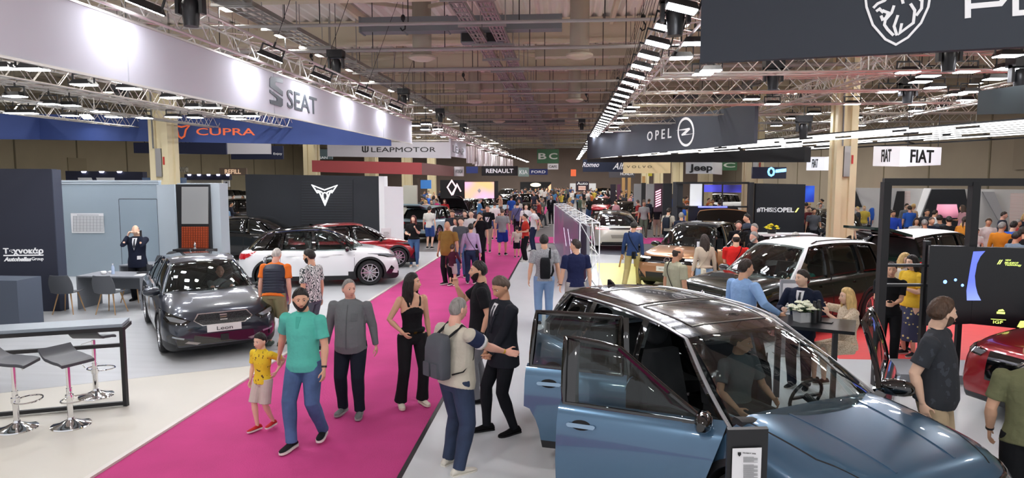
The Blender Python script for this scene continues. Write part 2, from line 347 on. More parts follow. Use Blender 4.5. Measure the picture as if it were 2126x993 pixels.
def hook(px, py, Y, lab, grp=None):
    c = aty(px, py, Y); mb = MB(); mb.tube([(0, 0, .35), (0, 0, 2.6)], .008, 5); mb.ell((0, 0, .3), (.06, .04, .09), 8, 6)
    mb.tube([(0, 0, .22), (.06, 0, .12), (.05, 0, .02), (-.02, 0, -.02), (-.07, 0, .05)], .022, 6); o = mb.obj('crane_hook', BLACKM, None, 50); o.location = c
    setp(o, lab, 'hook', grp)
hook(837, 62, 17.5, 'black chain hook hanging in front of the ribbed roof, left of centre'); hook(1335, 62, 17.5, 'black chain hook hanging beside the converging right truss')
for q, (a, b) in enumerate([(497, 62), (1032, 140), (646, 133), (962, 172), (1282, 180), (1217, 210)]): hook(a, b, 22+q*1.5, 'small black chain hook hanging from the roof beams', 'small chain hooks under the roof')
for k, (x, y) in enumerate(HIBAY):
    if y < 5: continue
    if k == 0: pass
    o = empty('highbay_lamp', (x, y, 6.8), 0, 'small warm high-bay lamp in the partly added rows under the roof', 'lamp', 'high-bay lamps under the roof')
    mb = MB(); mb.add([(-.09, -.09, .28), (.09, -.09, .28), (.09, .09, .28), (-.09, .09, .28), (-.22, -.2, .02), (.22, -.2, .02), (.22, .2, .02), (-.22, .2, .02)], [(0, 1, 2, 3), (0, 4, 5, 1), (1, 5, 6, 2), (2, 6, 7, 3), (3, 7, 4, 0), (7, 6, 5, 4)]); mb.tube([(0, 0, .28), (0, 0, 1.2)], .012, 5); mb.obj('housing', STEEL, o)
    mb = MB(); mb.bx(-.19, .19, -.17, .17, 0, .016); mb.obj('lens', emi('warm lamp lens', 'fff1dd', 9), o)
# ---- columns
COLM = mat('cream painted column', 'd8cba6', .6, bump=.03, bscale=4); 
def column(x, y, w, lab, grp=None):
    o = empty('column', (x, y, 0), 0, lab, 'column', grp); h = w/2
    mb = MB(); mb.prism([(-h, -h), (-h*.35, -h), (-h*.3, -h*.75), (h*.3, -h*.75), (h*.35, -h), (h, -h), (h, -h*.3), (h*.8, -h*.25), (h*.8, h*.25), (h, h*.3), (h, h), (-h, h), (-h, h*.3), (-h*.8, h*.25), (-h*.8, -h*.25), (-h, -h*.3)], (0, 0, 0), X, Y, 7.4); mb.obj('shaft', COLM, o)
    mb = MB(); mb.bx(-h*1.3, h*1.3, -h*1.3, h*1.3, 7.0, 7.25); mb.obj('capital', COLM, o)
    if y < 34:
        mb = MB(); mb.bx(-.3*h, .3*h, -h-.04, -h*.7, 2.95, 3.9); mb.obj('junction_box', STEEL, o); mb = MB(); mb.bx(.45*h, .62*h, -h-.02, -h, 3.35, 3.62); mb.obj('fire_sign', mat('fire sign red', 'b8322c', .5), o)
        mb = MB(); mb.tube([(-.5*h, -h-.03, 3.9), (-.55*h, -h-.03, 6), (-.5*h, -h-.03, 7.2)], .025, 6); mb.obj('cable', mat('grey cable', '77787a', .5), o)
column(8.75, 22.3, .62, 'cream steel column right of the dark stand wall with yellow slash'); column(-13.75, 22.3, .66, 'cream steel column rising behind the grey office, left of the orange logo banner'); column(-14.2, 37, .7, 'cream steel column behind the end of the red fascia')
for y in (33.4, 44.5, 55.6, 66.7, 77.8): column(8.95, y, .8, 'distant cream column in the row on the right of the hall', 'distant right-hand columns')
for y in (48, 59, 70): column(-14., y, .8, 'distant cream column in the row on the left of the hall', 'distant left-hand columns')
# ---- trusses
def truss(a, b, s, lab, grp=None, r=.024):
    a = Vector(a); b = Vector(b); t, sd, u = frame(a, b); L = (b-a).length; mb = MB(); c = [sd*(i*s/2)+u*(j*s/2) for i, j in ((-1, -1), (1, -1), (1, 1), (-1, 1))]
    for q in c: mb.tube([a+q, b+q], r, 6)
    n = max(2, int(L/(s*.95)))
    for k in range(4):
        q0, q1 = c[k], c[(k+1) % 4]
        for i in range(n): p0 = a+t*(L*i/n); p1 = a+t*(L*(i+1)/n); (q_, w_) = (q0, q1) if i % 2 else (q1, q0); mb.tube([p0+q_, p1+w_], r*.45, 4)
        for i in (0, n//2, n): p0 = a+t*(L*i/n); mb.tube([p0+q0, p0+q1], r*.6, 4)
    o = mb.obj('lighting_truss', ALU, None, 60); setp(o, lab, 'truss', grp); return o
truss((1.72, 8.45, 5.35), (1.72, 47, 5.35), .4, 'long aluminium truss running away above the aisle with a row of floodlights')
truss((-5.78, 3.5, 5.25), (-5.78, 24.5, 5.25), .42, 'aluminium truss directly above the long white banner')
truss((-5.3, 27, 4.95), (-5.3, 60, 4.95), .35, 'far aluminium truss continuing beyond the long white banner')
for k, xx in enumerate((-9.9, -12.4, -15.2)): truss((xx, 9, 4.85), (xx, 25, 4.85), .33, ['nearest', 'second', 'farthest'][k]+' of the three left aluminium trusses hanging behind the white banner')
for k, (yy, x0, x1) in enumerate([(13.9, 1.9, 10), (16.9, 1.9, 8.2), (19.8, 1.9, 13), (23, 1.9, 15), (26.5, 1.9, 15), (31, 1.9, 16)]): truss((x0, yy, 5.15), (x1, yy, 5.15), .34, 'cross truss on the right, '+['nearest the camera', 'second from the camera', 'third from the camera', 'fourth from the camera', 'fifth from the camera', 'farthest from the camera'][k])
truss((10.7, 12, 5.05), (10.7, 40, 5.05), .34, 'aluminium truss running away on the right beyond the cream column'); truss((6.4, 14, 5.2), (6.4, 30, 5.2), .34, 'aluminium truss running away between the lion shield banner and the column')
truss((-16, 25.2, 4.95), (-5.9, 25.2, 4.95), .33, 'cross truss behind the blue banner'); truss((-14, 36.4, 5.05), (-5.6, 36.4, 5.05), .33, 'cross truss above the white electric car banner')
# ---- floodlights
LENS = emi('flood lens', 'f4f6ff', 42)
def flood_proto():
    o = empty('floodlight', (0, 0, 0), 0, 'x', 'floodlight')
    mb = MB(); mb.add([(-.2, -.15, 0), (.2, -.15, 0), (.2, .15, 0), (-.2, .15, 0), (-.15, -.1, .09), (.15, -.1, .09), (.15, .1, .09), (-.15, .1, .09)], [(3, 2, 1, 0), (4, 5, 6, 7), (0, 1, 5, 4), (1, 2, 6, 5), (2, 3, 7, 6), (3, 0, 4, 7)]); mb.obj('housing', BLACKP, o)
    mb = MB(); mb.bx(-.18, .18, -.13, .13, -.012, -.001); mb.obj('lens', LENS, o)
    mb = MB(); mb.bar((-.21, 0, .03), (-.21, 0, .2), .02, .03); mb.bar((.21, 0, .03), (.21, 0, .2), .02, .03); mb.bar((-.22, 0, .2), (.22, 0, .2), .02, .03); mb.tube([(0, 0, .2), (0, 0, .3)], .02, 6); mb.obj('yoke', BLACKP, o); mb = MB(); mb.tube([(0, 0, .28), (0, 0, 2.9)], .006, 4); mb.obj('suspension_wire', BLACKM, o); return o
FP = flood_proto(); _first = [True]
def flood(p, lab, grp, rz=0, tilt=None):
    if _first[0]: o = FP; _first[0] = False; o.location = p; o['label'] = lab; o['group'] = grp
    else: o = dup(FP, p, 0, lab, grp)
    o.rotation_euler = (tilt[0] if tilt else 0, tilt[1] if tilt else 0, rz); return o
for k in range(30): flood((1.42, 8.75+1.13*k, 5.03), 'floodlight hanging on the left side of the long converging truss', 'floodlights on the left side of the long truss', 0, (.0, .25))
for y in (11, 12.3, 20.7, 22, 24.5, 26.5, 29, 32): flood((2.0, y, 5.03), 'floodlight hanging on the right side of the long converging truss', 'floodlights on the right side of the long truss')
for px, py in [(1885, 150), (1927, 158), (2006, 149), (2093, 142), (2066, 164), (1941, 182), (2013, 191), (1987, 196), (2006, 208), (2093, 116), (1911, 170), (1843, 191), (1904, 217), (1959, 224), (1903, 230), (1880, 241), (1829, 252), (1785, 261), (1776, 244), (1770, 216), (1603, 216), (1645, 246), (1670, 254), (1612, 261), (1476, 147), (1459, 154), (1690, 236), (1560, 206)]:
    flood(atz(px, py, 4.97), 'white floodlight hung on the right-hand trusses around the cream column', 'floodlights on the right-hand trusses')
for px, py in [(70, 144), (7, 142), (226, 160), (174, 176), (261, 170), (268, 184), (356, 203), (32, 200), (102, 216), (145, 219), (28, 235), (60, 235), (145, 240), (208, 232), (236, 243), (404, 223), (441, 224), (405, 244), (490, 241), (495, 247), (522, 241), (300, 245), (360, 243)]:
    flood(atz(px, py, 4.66), 'white floodlight hung on the left trusses behind the white banner', 'floodlights behind the white banner')
for k, y in enumerate([5.2, 8.3, 11.9, 14.4, 17.5, 20.8]):
    flood((-5.28, y, 5.06), 'floodlight washing the long white banner from its top edge, %s from the near end' % ['first', 'second', 'third', 'fourth', 'fifth', 'sixth'][k], 'floodlights along the long white banner', 0, (0, .38))
for k in range(6): flood((-19+2.6*k, 22.1+.09*k, 5.0), 'floodlight washing the blue banner from in front of its top edge', 'floodlights washing the blue banner', 0, (-.5, 0))
for k in range(13): flood((-5.1, 42+4*k, 4.9), 'distant floodlight in the left row leading to the far end of the aisle', 'far left row of floodlights')
for k in range(12): flood((1.42, 43.5+3.5*k, 5.03), 'distant floodlight beyond the end of the long converging truss', 'far right row of floodlights')
for px, py in [(862, 261), (885, 258), (883, 269), (906, 277), (909, 268), (923, 284), (957, 287), (975, 296), (990, 303), (1003, 310), (1018, 316), (1030, 322)]:
    flood(atz(px, py, 4.9), 'distant floodlight beyond the end of the long white banner', 'distant floodlights left of the aisle')
# stage lamps standing on the white banner's truss
def movinghead(p, lab):
    o = empty('stage_lamp', p, 0, lab, 'stage lamp')
    mb = MB(); mb.bx(-.2, .2, -.15, .15, .32, .5); mb.obj('base', BLACKP, o)
    mb = MB(); mb.bx(-.2, -.15, -.06, .06, .05, .34); mb.bx(.15, .2, -.06, .06, .05, .34); mb.bx(-.2, .2, -.06, .06, .30, .36); mb.obj('yoke', BLACKP, o)
    mb = MB(); mb.lathe([(0, -.2), (.1, -.2), (.12, .0), (.13, .1), (.09, .2), (0, .2)], (0, 0, .08), 14); mb.obj('head', BLACKP, o, 40); mb = MB(); mb.tube([(0, 0, .5), (0, 0, 7.95-p[2])], .008, 4); mb.obj('suspension_wire', BLACKM, o)
for k, (px, py, y) in enumerate([(396, 22, 9.4), (698, 138, 17.2), (838, 208, 24.2), (914, 244, 31), (962, 272, 38), (252, 205, 19)]): movinghead(aty(px, py, y) - Vector((0, 0, .1)), 'black stage lamp perched on the left truss, '+['nearest the camera', 'above the white banner lettering', 'above the far end of the white banner', 'beyond the end of the white banner', 'farthest down the hall', 'hung below the truss behind the white banner'][k])
for k, (px, py, y) in enumerate([(1402, 40, 9.5), (1605, 165, 15), (1970, 122, 12.5), (2120, 165, 13), (1885, 195, 17), (1668, 270, 20), (1208, 262, 40)]): movinghead(aty(px, py, y) - Vector((0, 0, .1)), 'black stage lamp on the right trusses, '+['beside the converging row of floodlights', 'just under the corner of the lion shield banner', 'right of the cream column below the lion banner', 'by the right edge of the hall view', 'between two cross trusses right of the column', 'above the bright tube lights left of the column', 'at the far end of the lightning ring banner'][k])
# ================================================================ BANNERS AND SIGNS
class Pan:
    def __init__(s, name, a, b, th, m, label, cat='banner', group=None, parent=None):
        # a, b: (px, py_top, py_bottom, depth)
        s.a0 = aty(a[0], a[2], a[3]); s.a1 = aty(a[0], a[1], a[3]); s.b0 = aty(b[0], b[2], b[3]); s.b1 = aty(b[0], b[1], b[3])
        zb = (s.a0.z+s.b0.z)/2; zt = (s.a1.z+s.b1.z)/2
        s.U = Vector((s.b0.x-s.a0.x, s.b0.y-s.a0.y, 0)); s.W = s.U.length; s.U.normalize(); s.N = s.U.cross(Z)
        s.zA = (s.a0.z, s.a1.z); s.zB = (s.b0.z, s.b1.z); s.O = Vector((s.a0.x, s.a0.y, 0)); s.th = th
        q = [s.pt(0, 0), s.pt(1, 0), s.pt(1, 1), s.pt(0, 1)]; mb = MB(); mb.add(q+[p-s.N*th for p in q], [(0, 1, 2, 3), (7, 6, 5, 4), (0, 4, 5, 1), (1, 5, 6, 2), (2, 6, 7, 3), (3, 7, 4, 0)])
        s.o = mb.obj(name, m, parent); 
        if parent is None: setp(s.o, label, cat, group)
    def pt(s, u, v):
        p = s.O+s.U*(s.W*u); p.z = (s.zA[0]*(1-u)+s.zB[0]*u)*(1-v)+(s.zA[1]*(1-u)+s.zB[1]*u)*v; return p
    def uv(s, px, py):
        # pixel -> (u, v) on the front face
        r = Vector(ray(px, py)); c = Vector((0, 0, CAM_H)); t = (s.O-c).dot(s.N)/r.dot(s.N); p = c+r*t; u = (p-s.O).dot(s.U)/s.W
        z0 = s.zA[0]*(1-u)+s.zB[0]*u; z1 = s.zA[1]*(1-u)+s.zB[1]*u; return u, (p.z-z0)/(z1-z0), p
    def text(s, t, x0, x1, yt, yb, m, th=.012, **k):
        p0 = s.uv(x0, yb)[2]; p1 = s.uv(x1, yb)[2]; p2 = s.uv((x0+x1)/2, yt)[2]; pm = s.uv((x0+x1)/2, yb)[2]
        return text(t, p0+s.N*.004, s.U, Z, (p1-p0).dot(s.U), p2.z-pm.z, m, s.o, th=th, **k)
    def shape(s, name, px_pts, m, th=.012, stroke=None, close=False, poly=False, parent=None):
        mb = MB(); O = s.O+s.N*.004
        for pts in px_pts:
            q = []
            for p in pts: w_ = s.uv(*p)[2]; q.append(((w_-s.O).dot(s.U), w_.z))
            if stroke: mb.stroke(q, stroke, O, s.U, Z, th, close)
            else: mb.prism(q, O, s.U, Z, th)
        return mb.obj(name, m, parent or s.o)
    def hang(s, us=(.1, .5, .9), L=1.6, m=None):
        for u in us:
            p = s.pt(u, 1)-s.N*s.th/2; mb = MB(); mb.tube([p, p+Z*L], .008, 5); mb.obj('suspension_wire', BLACKM, s.o)
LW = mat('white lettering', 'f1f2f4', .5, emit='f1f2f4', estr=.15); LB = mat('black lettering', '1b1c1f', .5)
WB = mat('white banner fabric', 'cccbd3', .8); NAVYB = mat('blue banner fabric', '3a4f8c', .7, var=.03); CHAR = mat('charcoal banner fabric', '39404a', .7); CHAR2 = mat('dark slate banner fabric', '454a54', .7)
# long white banner with S logo
sb = Pan('banner', (-420, -190, 8, 5.02), (855, 255, 302, 25.), .12, WB, 'long white banner with grey car maker lettering hanging over the left of the aisle')
# force it parallel to the aisle
bpy.data.objects.remove(sb.o)
XB = -5.72
class Aisle(Pan):
    def __init__(s, x, y0, y1, z0, z1, th, m, label, name='banner', cat='banner'):
        s.O = Vector((x, y0, 0)); s.U = Vector((0, 1, 0)); s.W = y1-y0; s.N = s.U.cross(Z); s.zA = (z0, z1); s.zB = (z0, z1); s.th = th
        mb = MB(); mb.bx(x-th, x, y0, y1, z0, z1); s.o = mb.obj(name, m); setp(s.o, label, cat)
sb = Aisle(XB, 3., 24.95, 4.17, 4.98, .1, WB, 'long white banner with grey S logo and lettering hanging over the left of the aisle')
for y in (8.55, 13.0, 17.6, 21.):
    mb = MB(); mb.bx(XB, XB+.006, y, y+.02, 4.18, 4.97); mb.obj('panel_seam', mat('banner seam', 'b9bbc2', .7), sb.o)
mb = MB(); mb.bx(XB-.02, XB+.02, 3, 24.95, 4.15, 4.18); mb.bx(XB-.02, XB+.02, 3, 24.95, 4.97, 5.0); mb.obj('banner_rail', ALU, sb.o)
SG = mat('grey logo', '4f565c', .5)
sb.text('SEAT', 596, 657, 187, 224, SG, bold=.005)
sb.shape('logo', [[(559, 163), (562, 159), (586, 164), (586, 173), (570, 170), (570, 176), (586, 190), (586, 200), (559, 180)], [(559, 186), (586, 206), (586, 219), (583, 222), (560, 215), (559, 207), (574, 210), (574, 204), (559, 192)]], SG)
# blue banner
cb = Pan('banner', (84, 237, 290, 22.5), (812, 243, 303, 24.), .1, NAVYB, 'blue banner with an orange winged emblem and wide lettering hanging behind the white banner'); OR = mat('copper orange lettering', 'e0683e', .5, emit='e0683e', estr=.25)
cb.text('CUPRA', 408, 530, 266, 281, OR, bold=.01); cb.shape('logo', [[(360, 260), (377, 264), (394, 260), (386, 270), (383, 283), (377, 287), (371, 283), (368, 270)]], OR, stroke=.06, close=True); cb.hang((.05, .35, .7), 1.2)
Pan('banner', (-160, 228, 288, 19), (84, 237, 290, 22.5), .1, NAVYB, 'plain blue banner return at the left edge of the picture')
Pan('banner', (278, 296, 318, 30), (470, 296, 321, 30), .1, mat('dark navy fabric', '2a3150', .7), 'small dark navy banner behind the left cream column')
w2 = Pan('banner', (362, 296, 320, 32.5), (562, 296, 320, 32.5), .1, WB, 'white banner behind the left cream column showing the end of a maker name'); w2.text('LEAPMOTOR', 300, 410, 294, 305, LB)
w3 = Pan('banner', (480, 303, 331, 38), (588, 303, 331, 38), .1, mat('dark navy fabric', '2a3150', .7), 'small dark navy banner with white lettering left of the red fascia'); w3.text('Enjoy', 568, 586, 317, 323, LW)
lm = Pan('banner', (680, 295, 325, 36), (936, 295, 329, 36.), .1, WB, 'white banner with wide thin black lettering below the long white banner'); lm.text('LEAPMOTOR', 771, 905, 306, 316, LB); lm.hang((.3, .8))
lm.shape('logo', [[(753, 304), (753, 313), (756, 316)], [(758.5, 303), (758.5, 317)], [(764, 304), (764, 313), (761, 316)]], LB, stroke=.07)
lm2 = Pan('banner', (936, 287, 325, 36), (968, 296, 329, 44), .1, WB, 'white return banner with black dotted lettering beside the thin-lettered white banner'); lm2.text('LEAP', 940, 963, 302, 316, LB)
rb = Pan('fascia_banner', (648, 333, 357, 31), (876, 338, 363, 31), .2, mat('dusty red fabric', 'a5494b', .8), 'long dusty red fascia hanging above the dark logo wall')
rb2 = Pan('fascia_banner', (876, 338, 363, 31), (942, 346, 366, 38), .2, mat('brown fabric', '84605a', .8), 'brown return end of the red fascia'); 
hy = Pan('sign', (943, 346, 366, 38), (962, 346, 366, 38), .2, WHITEP, 'small white maker sign at the end of the red fascia', 'sign'); hy.text('HYUNDAI', 946, 960, 352, 360, LB)
ns = Pan('banner', (647, 310, 331, 46), (690, 310, 331, 46), .1, mat('teal grey fabric', '5d7178', .7), 'grey banner with small white lettering above the red fascia'); ns.text('NISSAN', 649, 680, 325, 330, LW)
# hanging white fabric strips
FAB = mat('sheer white fabric', 'e6dfdf', .8)
for k in range(16):
    px = 975+5.6*k; y = 40+1.3*k; mb = MB(); c = aty(px, 0, y); zt = 4.75-.02*k; n = 9; w_ = .5
    P = [(c.x+w_*(i/n-.5), c.y+.12*math.sin(i*1.9+k)) for i in range(n+1)]
    zb = 3.75-.0*k+.12*math.sin(k*1.7); vs = [(x, yy+d, z) for d in (0, .02) for z in (zb, zt) for x, yy in P]; m_ = n+1
    fs = [(i, i+1, i+1+m_, i+m_) for i in range(n)]+[(i+1+2*m_, i+2*m_, i+3*m_, i+1+3*m_) for i in range(n)]+[(i+2*m_, i+1+2*m_, i+1, i) for i in range(n)]+[(i+m_, i+1+m_, i+1+3*m_, i+3*m_) for i in range(n)]
    mb.add(vs, fs); o = mb.obj('hanging_drape', FAB, None, 60); setp(o, 'sheer white fabric drape hanging left of the aisle beyond the white banner', 'drape', 'white drapes hanging beyond the white banner')
def sign(px0, px1, pt, pb, Yd, m, lab, txt=None, tm=None, name='hanging_sign', cat='sign', tb=None, **k):
    p = Pan(name, (px0, pt, pb, Yd), (px1, pt, pb, Yd), .12, m, lab, cat)
    if txt: b = tb or (px0+(px1-px0)*.12, px1-(px1-px0)*.12, pt+(pb-pt)*.28, pb-(pb-pt)*.28); p.text(txt, *b, tm or LW, **k)
    return p
BK = mat('black sign panel', '18191c', .5); GRN = mat('green hall sign', '3d6b4a', .6); BLU = mat('blue sign panel', '22306e', .5)
sign(1000, 1075, 345, 365, 44, BK, 'black hanging sign with bold white capitals left of the aisle', 'RENAULT', bold=.02)
for a, b, t in ((1115, 1137, 'B'), (1137, 1160, 'C')): sign(a, b, 310, 339, 52, GRN, 'green hall sign with a white letter '+t+' hanging over the aisle', t, mat('pale sign letter', 'cfd9cf', .6), bold=.02)
sign(1137, 1159, 340, 352, 52, WHITEP, 'small white cafe sign under the green letter C', 'CAFE', LB)
sign(1498, 1530, 332, 354, 50, GRN, 'green hall sign with a white letter C behind the right-hand columns', 'C', mat('pale sign letter', 'cfd9cf', .6), bold=.02)
sign(1076, 1098, 348, 367, 56, mat('grey green sign', '93aaa5', .6), 'grey green hanging sign with three white capitals right of the black sign', 'KIA'); sign(1099, 1137, 351, 363, 70, BLU, 'far blue hanging sign above the aisle', 'FORD')
sign(968, 992, 346, 360, 48, BLU, 'small blue hanging sign left of the black lettered sign')
al = Pan('banner', (1210, 331, 357, 40), (1312, 331, 357, 40), .1, mat('navy banner', '1f2a42', .6), 'dark navy banner with white script lettering under the lightning ring banner'); al.text('Romeo', 1209, 1244, 337, 347, LW, shear=.4, bold=.01); al.text('Alfa', 1272, 1300, 338, 352, LW, shear=.4, bold=.01)
vv = sign(1294, 1392, 337, 360, 34, mat('warm cream lit sign', 'dcc89a', .6, emit='dcc89a', estr=.25), 'warm cream sign with widely spaced dark capitals', 'V O L V O', LB, tb=(1301, 1353, 344, 349))
hd = sign(1264, 1318, 357, 369, 50, mat('grey sign panel', '4c4a50', .6), 'grey sign with white capitals below the navy script banner', 'HONDA', tb=(1288, 1315, 358, 364)); sign(1346, 1354, 357, 366, 50, mat('yellow tag', 'c9c23a', .6), 'small yellow hanging tag below the warm cream lit sign')
jp = Pan('banner', (1424, 337, 361, 30), (1478, 337, 361, 30), .1, WHITEP, 'white banner with one bold black four-letter word'); jp.text('Jeep', 1431, 1479, 341, 359, LB, bold=.03)
jp2 = Pan('banner', (1478, 337, 361, 30), (1499, 338, 363, 33), .1, WHITEP, 'white return banner beside the bold black four-letter word')
for k, (a, b, c, y1, y2, L0, L1) in enumerate([((1812, 304, 345, 22), (1874, 304, 346, 20.5), (1953, 306, 343, 21.5), 0, 0, (1830, 1850), (1889, 1937)), ((1674, 326, 354, 29), (1716, 326, 354, 28), (1772, 322, 353, 29), 0, 0, (1686, 1698), (1740, 1768))]):
    o = empty('hanging_box_sign', (0, 0, 0), 0, ['larger white hanging box sign with tall black capitals on two faces, right of the column', 'smaller white hanging box sign with tall black capitals behind the cream column'][k], 'sign')
    LG = mat('lightbox white', 'e9eaec', .5, emit='f2f4ff', estr=.35); p1 = Pan('left_face', a, b, .1, LG, '', parent=o); p2 = Pan('right_face', b, c, .1, LG, '', parent=o)
    h = a[2]-a[1]; p1.text('FIAT', L0[0], L0[1], a[1]+h*.16, a[2]-h*.2, LB, bold=.02); p2.text('FIAT', L1[0], L1[1], b[1]+h*.16, b[2]-h*.2, LB, bold=.02)
    for p in (p1, p2): p.o.name = p.o.name; [setattr(c_, 'parent', p.o) for c_ in p.o.children]
    for u in (.1, .9): q = p2.pt(u, 1); mb = MB(); mb.tube([q, q+Z*1.], .01, 5); mb.obj('suspension_wire', BLACKM, o)
# opel banner
ob = Pan('banner', (1219, 279, 330, 37), (1565, 213, 298, 21), .12, CHAR2, 'dark grey banner with spaced white capitals and a lightning bolt ring'); ob.text('OPEL', 1344, 1394, 273, 293, LW, bold=.01, space=1.6)
ob.shape('logo', [arcpts(1424.5, 274, 16, 28, 0, 360, 28)[:-1]], LW, stroke=.09, close=True)
ob.shape('logo_bolt', [[(1404, 271), (1432, 265.5), (1433, 269), (1423, 279), (1444, 277), (1416, 282), (1415.5, 279), (1425, 270.5)]], LW)
ur = Pan('fascia_banner', (1219, 331, 337, 36), (1670, 305, 337, 24), .3, BK, 'black light rig fascia hanging under the lightning ring banner')
# lion shield banner
pb = Pan('banner', (1453, -160, 130, 8.0), (2900, -225, 58, 6.0), .12, CHAR, 'very large charcoal banner with white shield emblem and lettering in the upper right')
sh = [(1795, -60), (1863, -72), (1932, -66), (1932, -15), (1927, 15), (1912, 48), (1885, 78), (1860, 93), (1838, 82), (1812, 52), (1799, 15), (1795, -20)]
pb.shape('shield_outline', [sh], LW, stroke=.022, close=True)
pb.shape('emblem_lines', [[(1813, 17), (1822, 8), (1836, 2), (1848, -10)], [(1819, 24), (1826, 19), (1832, 25), (1836, 21)], [(1829, 33), (1832, 41), (1839, 38), (1844, 27), (1833, 23)], [(1856, 12), (1851, 27), (1838, 42), (1836, 52), (1843, 62), (1855, 74)], [(1864, 32), (1856, 55), (1862, 74)], [(1872, 49), (1868, 69), (1896, 48), (1899, 22), (1890, 8)], [(1905, -5), (1914, 2), (1913, 18), (1902, 33)], [(1875, 8), (1873, 0), (1876, -12)]], LW, stroke=.026)
tp = [[(2009, 38), (2009, -50), (2077, -56), (2085, -45), (2085, -2), (2077, 8), (2009, 14)]]
pb.shape('lettering', tp, LW, stroke=.05)
pb.shape('lettering', [[(2180, -60), (2108, -56), (2108, 28), (2180, 22)], [(2108, -12), (2175, -16)]], LW, stroke=.05)
rg = Pan('banner', (2028, 189, 238, 13), (2320, 150, 232, 10.5), .1, mat('dark green grey fabric', '343d3f', .7), 'dark banner panel at the right edge above the tube lights')
# bright linear tube lights on the right
TUBE = emi('tube light', 'ffffff', 2.6); D0 = Vector((math.sin(rad(-19)), math.cos(rad(-19)), 0)); nrm = Vector((D0.y, -D0.x, 0)); base = atz(2126, 243, 4.12)
for k in range(9):
    p = base+Vector((base.x, base.y, 0)).normalized()*0+Vector((0, .0, 0)); q0 = atz(2126, 246+4.6*k, 4.12); tt = -2.0+R_.random()*1.2
    lim = 11+2.5*(4-abs(k-4))
    while tt < lim+4:
        L = 2.6+R_.random()*1.6; a = q0+D0*tt; b = q0+D0*(tt+L)
        if R_.random() < .88:
            o = empty('tube_light', a, 0, 'bright white linear tube light in the slanting overhead cluster on the right', 'tube light', 'slanting overhead tube lights')
            mb = MB(); mb.bar((0, 0, 0), b-a, .038, .03); mb.obj('diffuser', TUBE, o); mb = MB(); mb.bar((0, 0, .04), b-a+Z*.04, .07, .03); mb.obj('housing', BLACKP, o)
        tt += L+.25+R_.random()*.9
mb = MB(); q = atz(2126, 241, 4.3)
for k in range(5):
    q0 = atz(2126, 250+9*k, 4.2); mb.bar(q0-D0*3, q0+D0*24, .05, .05)
for k in range(8): a = atz(2126, 246, 4.24)+D0*(-2+3.2*k); mb.bar(a, a+Vector((.94, .33, 0))*0+nrm*-.0+Vector((-1, .0, 0))*0+ (atz(2126, 286, 4.24)-atz(2126, 246, 4.24)), .05, .05)
setp(mb.obj('light_rig', BLACKM), 'black frame carrying the slanting tube lights', 'light rig')
# ================================================================ CARS
def paint(name, col, metal=.35, rough=.3): return mat(name, col, rough, metal, coat=1.)
GL_DARK = mat('dark tinted glass', '0a0c0d', .02, coat=.5, spec=.9); GL_SEE = glassy('clear car glass', (.74, .79, .78)); GL_SEE2 = glassy('tinted car glass', (.16, .17, .17))
TIRE = mat('tyre rubber', '17181a', .75); ALLOY = mat('alloy rim', 'c9cbd0', .25, .9); ALLOYD = mat('dark rim', '2b2d31', .3, .6)
INT = mat('car interior', '131416', .8); SEATM = mat('seat fabric', '2a2c30', .8); PLATE = mat('licence plate', 'e8e8e6', .5); CLAD = mat('black cladding', '1b1c1f', .5)
HL = mat('headlamp glass', '9fa6ae', .08, .6, coat=1.); RL = mat('red tail lamp', '8e1118', .12, coat=1., emit='d01824', estr=.25); GRB = mat('gloss black', '08090a', .05, coat=1.); PBLACK = paint('black paint', '0b0c0e', .2, .15)
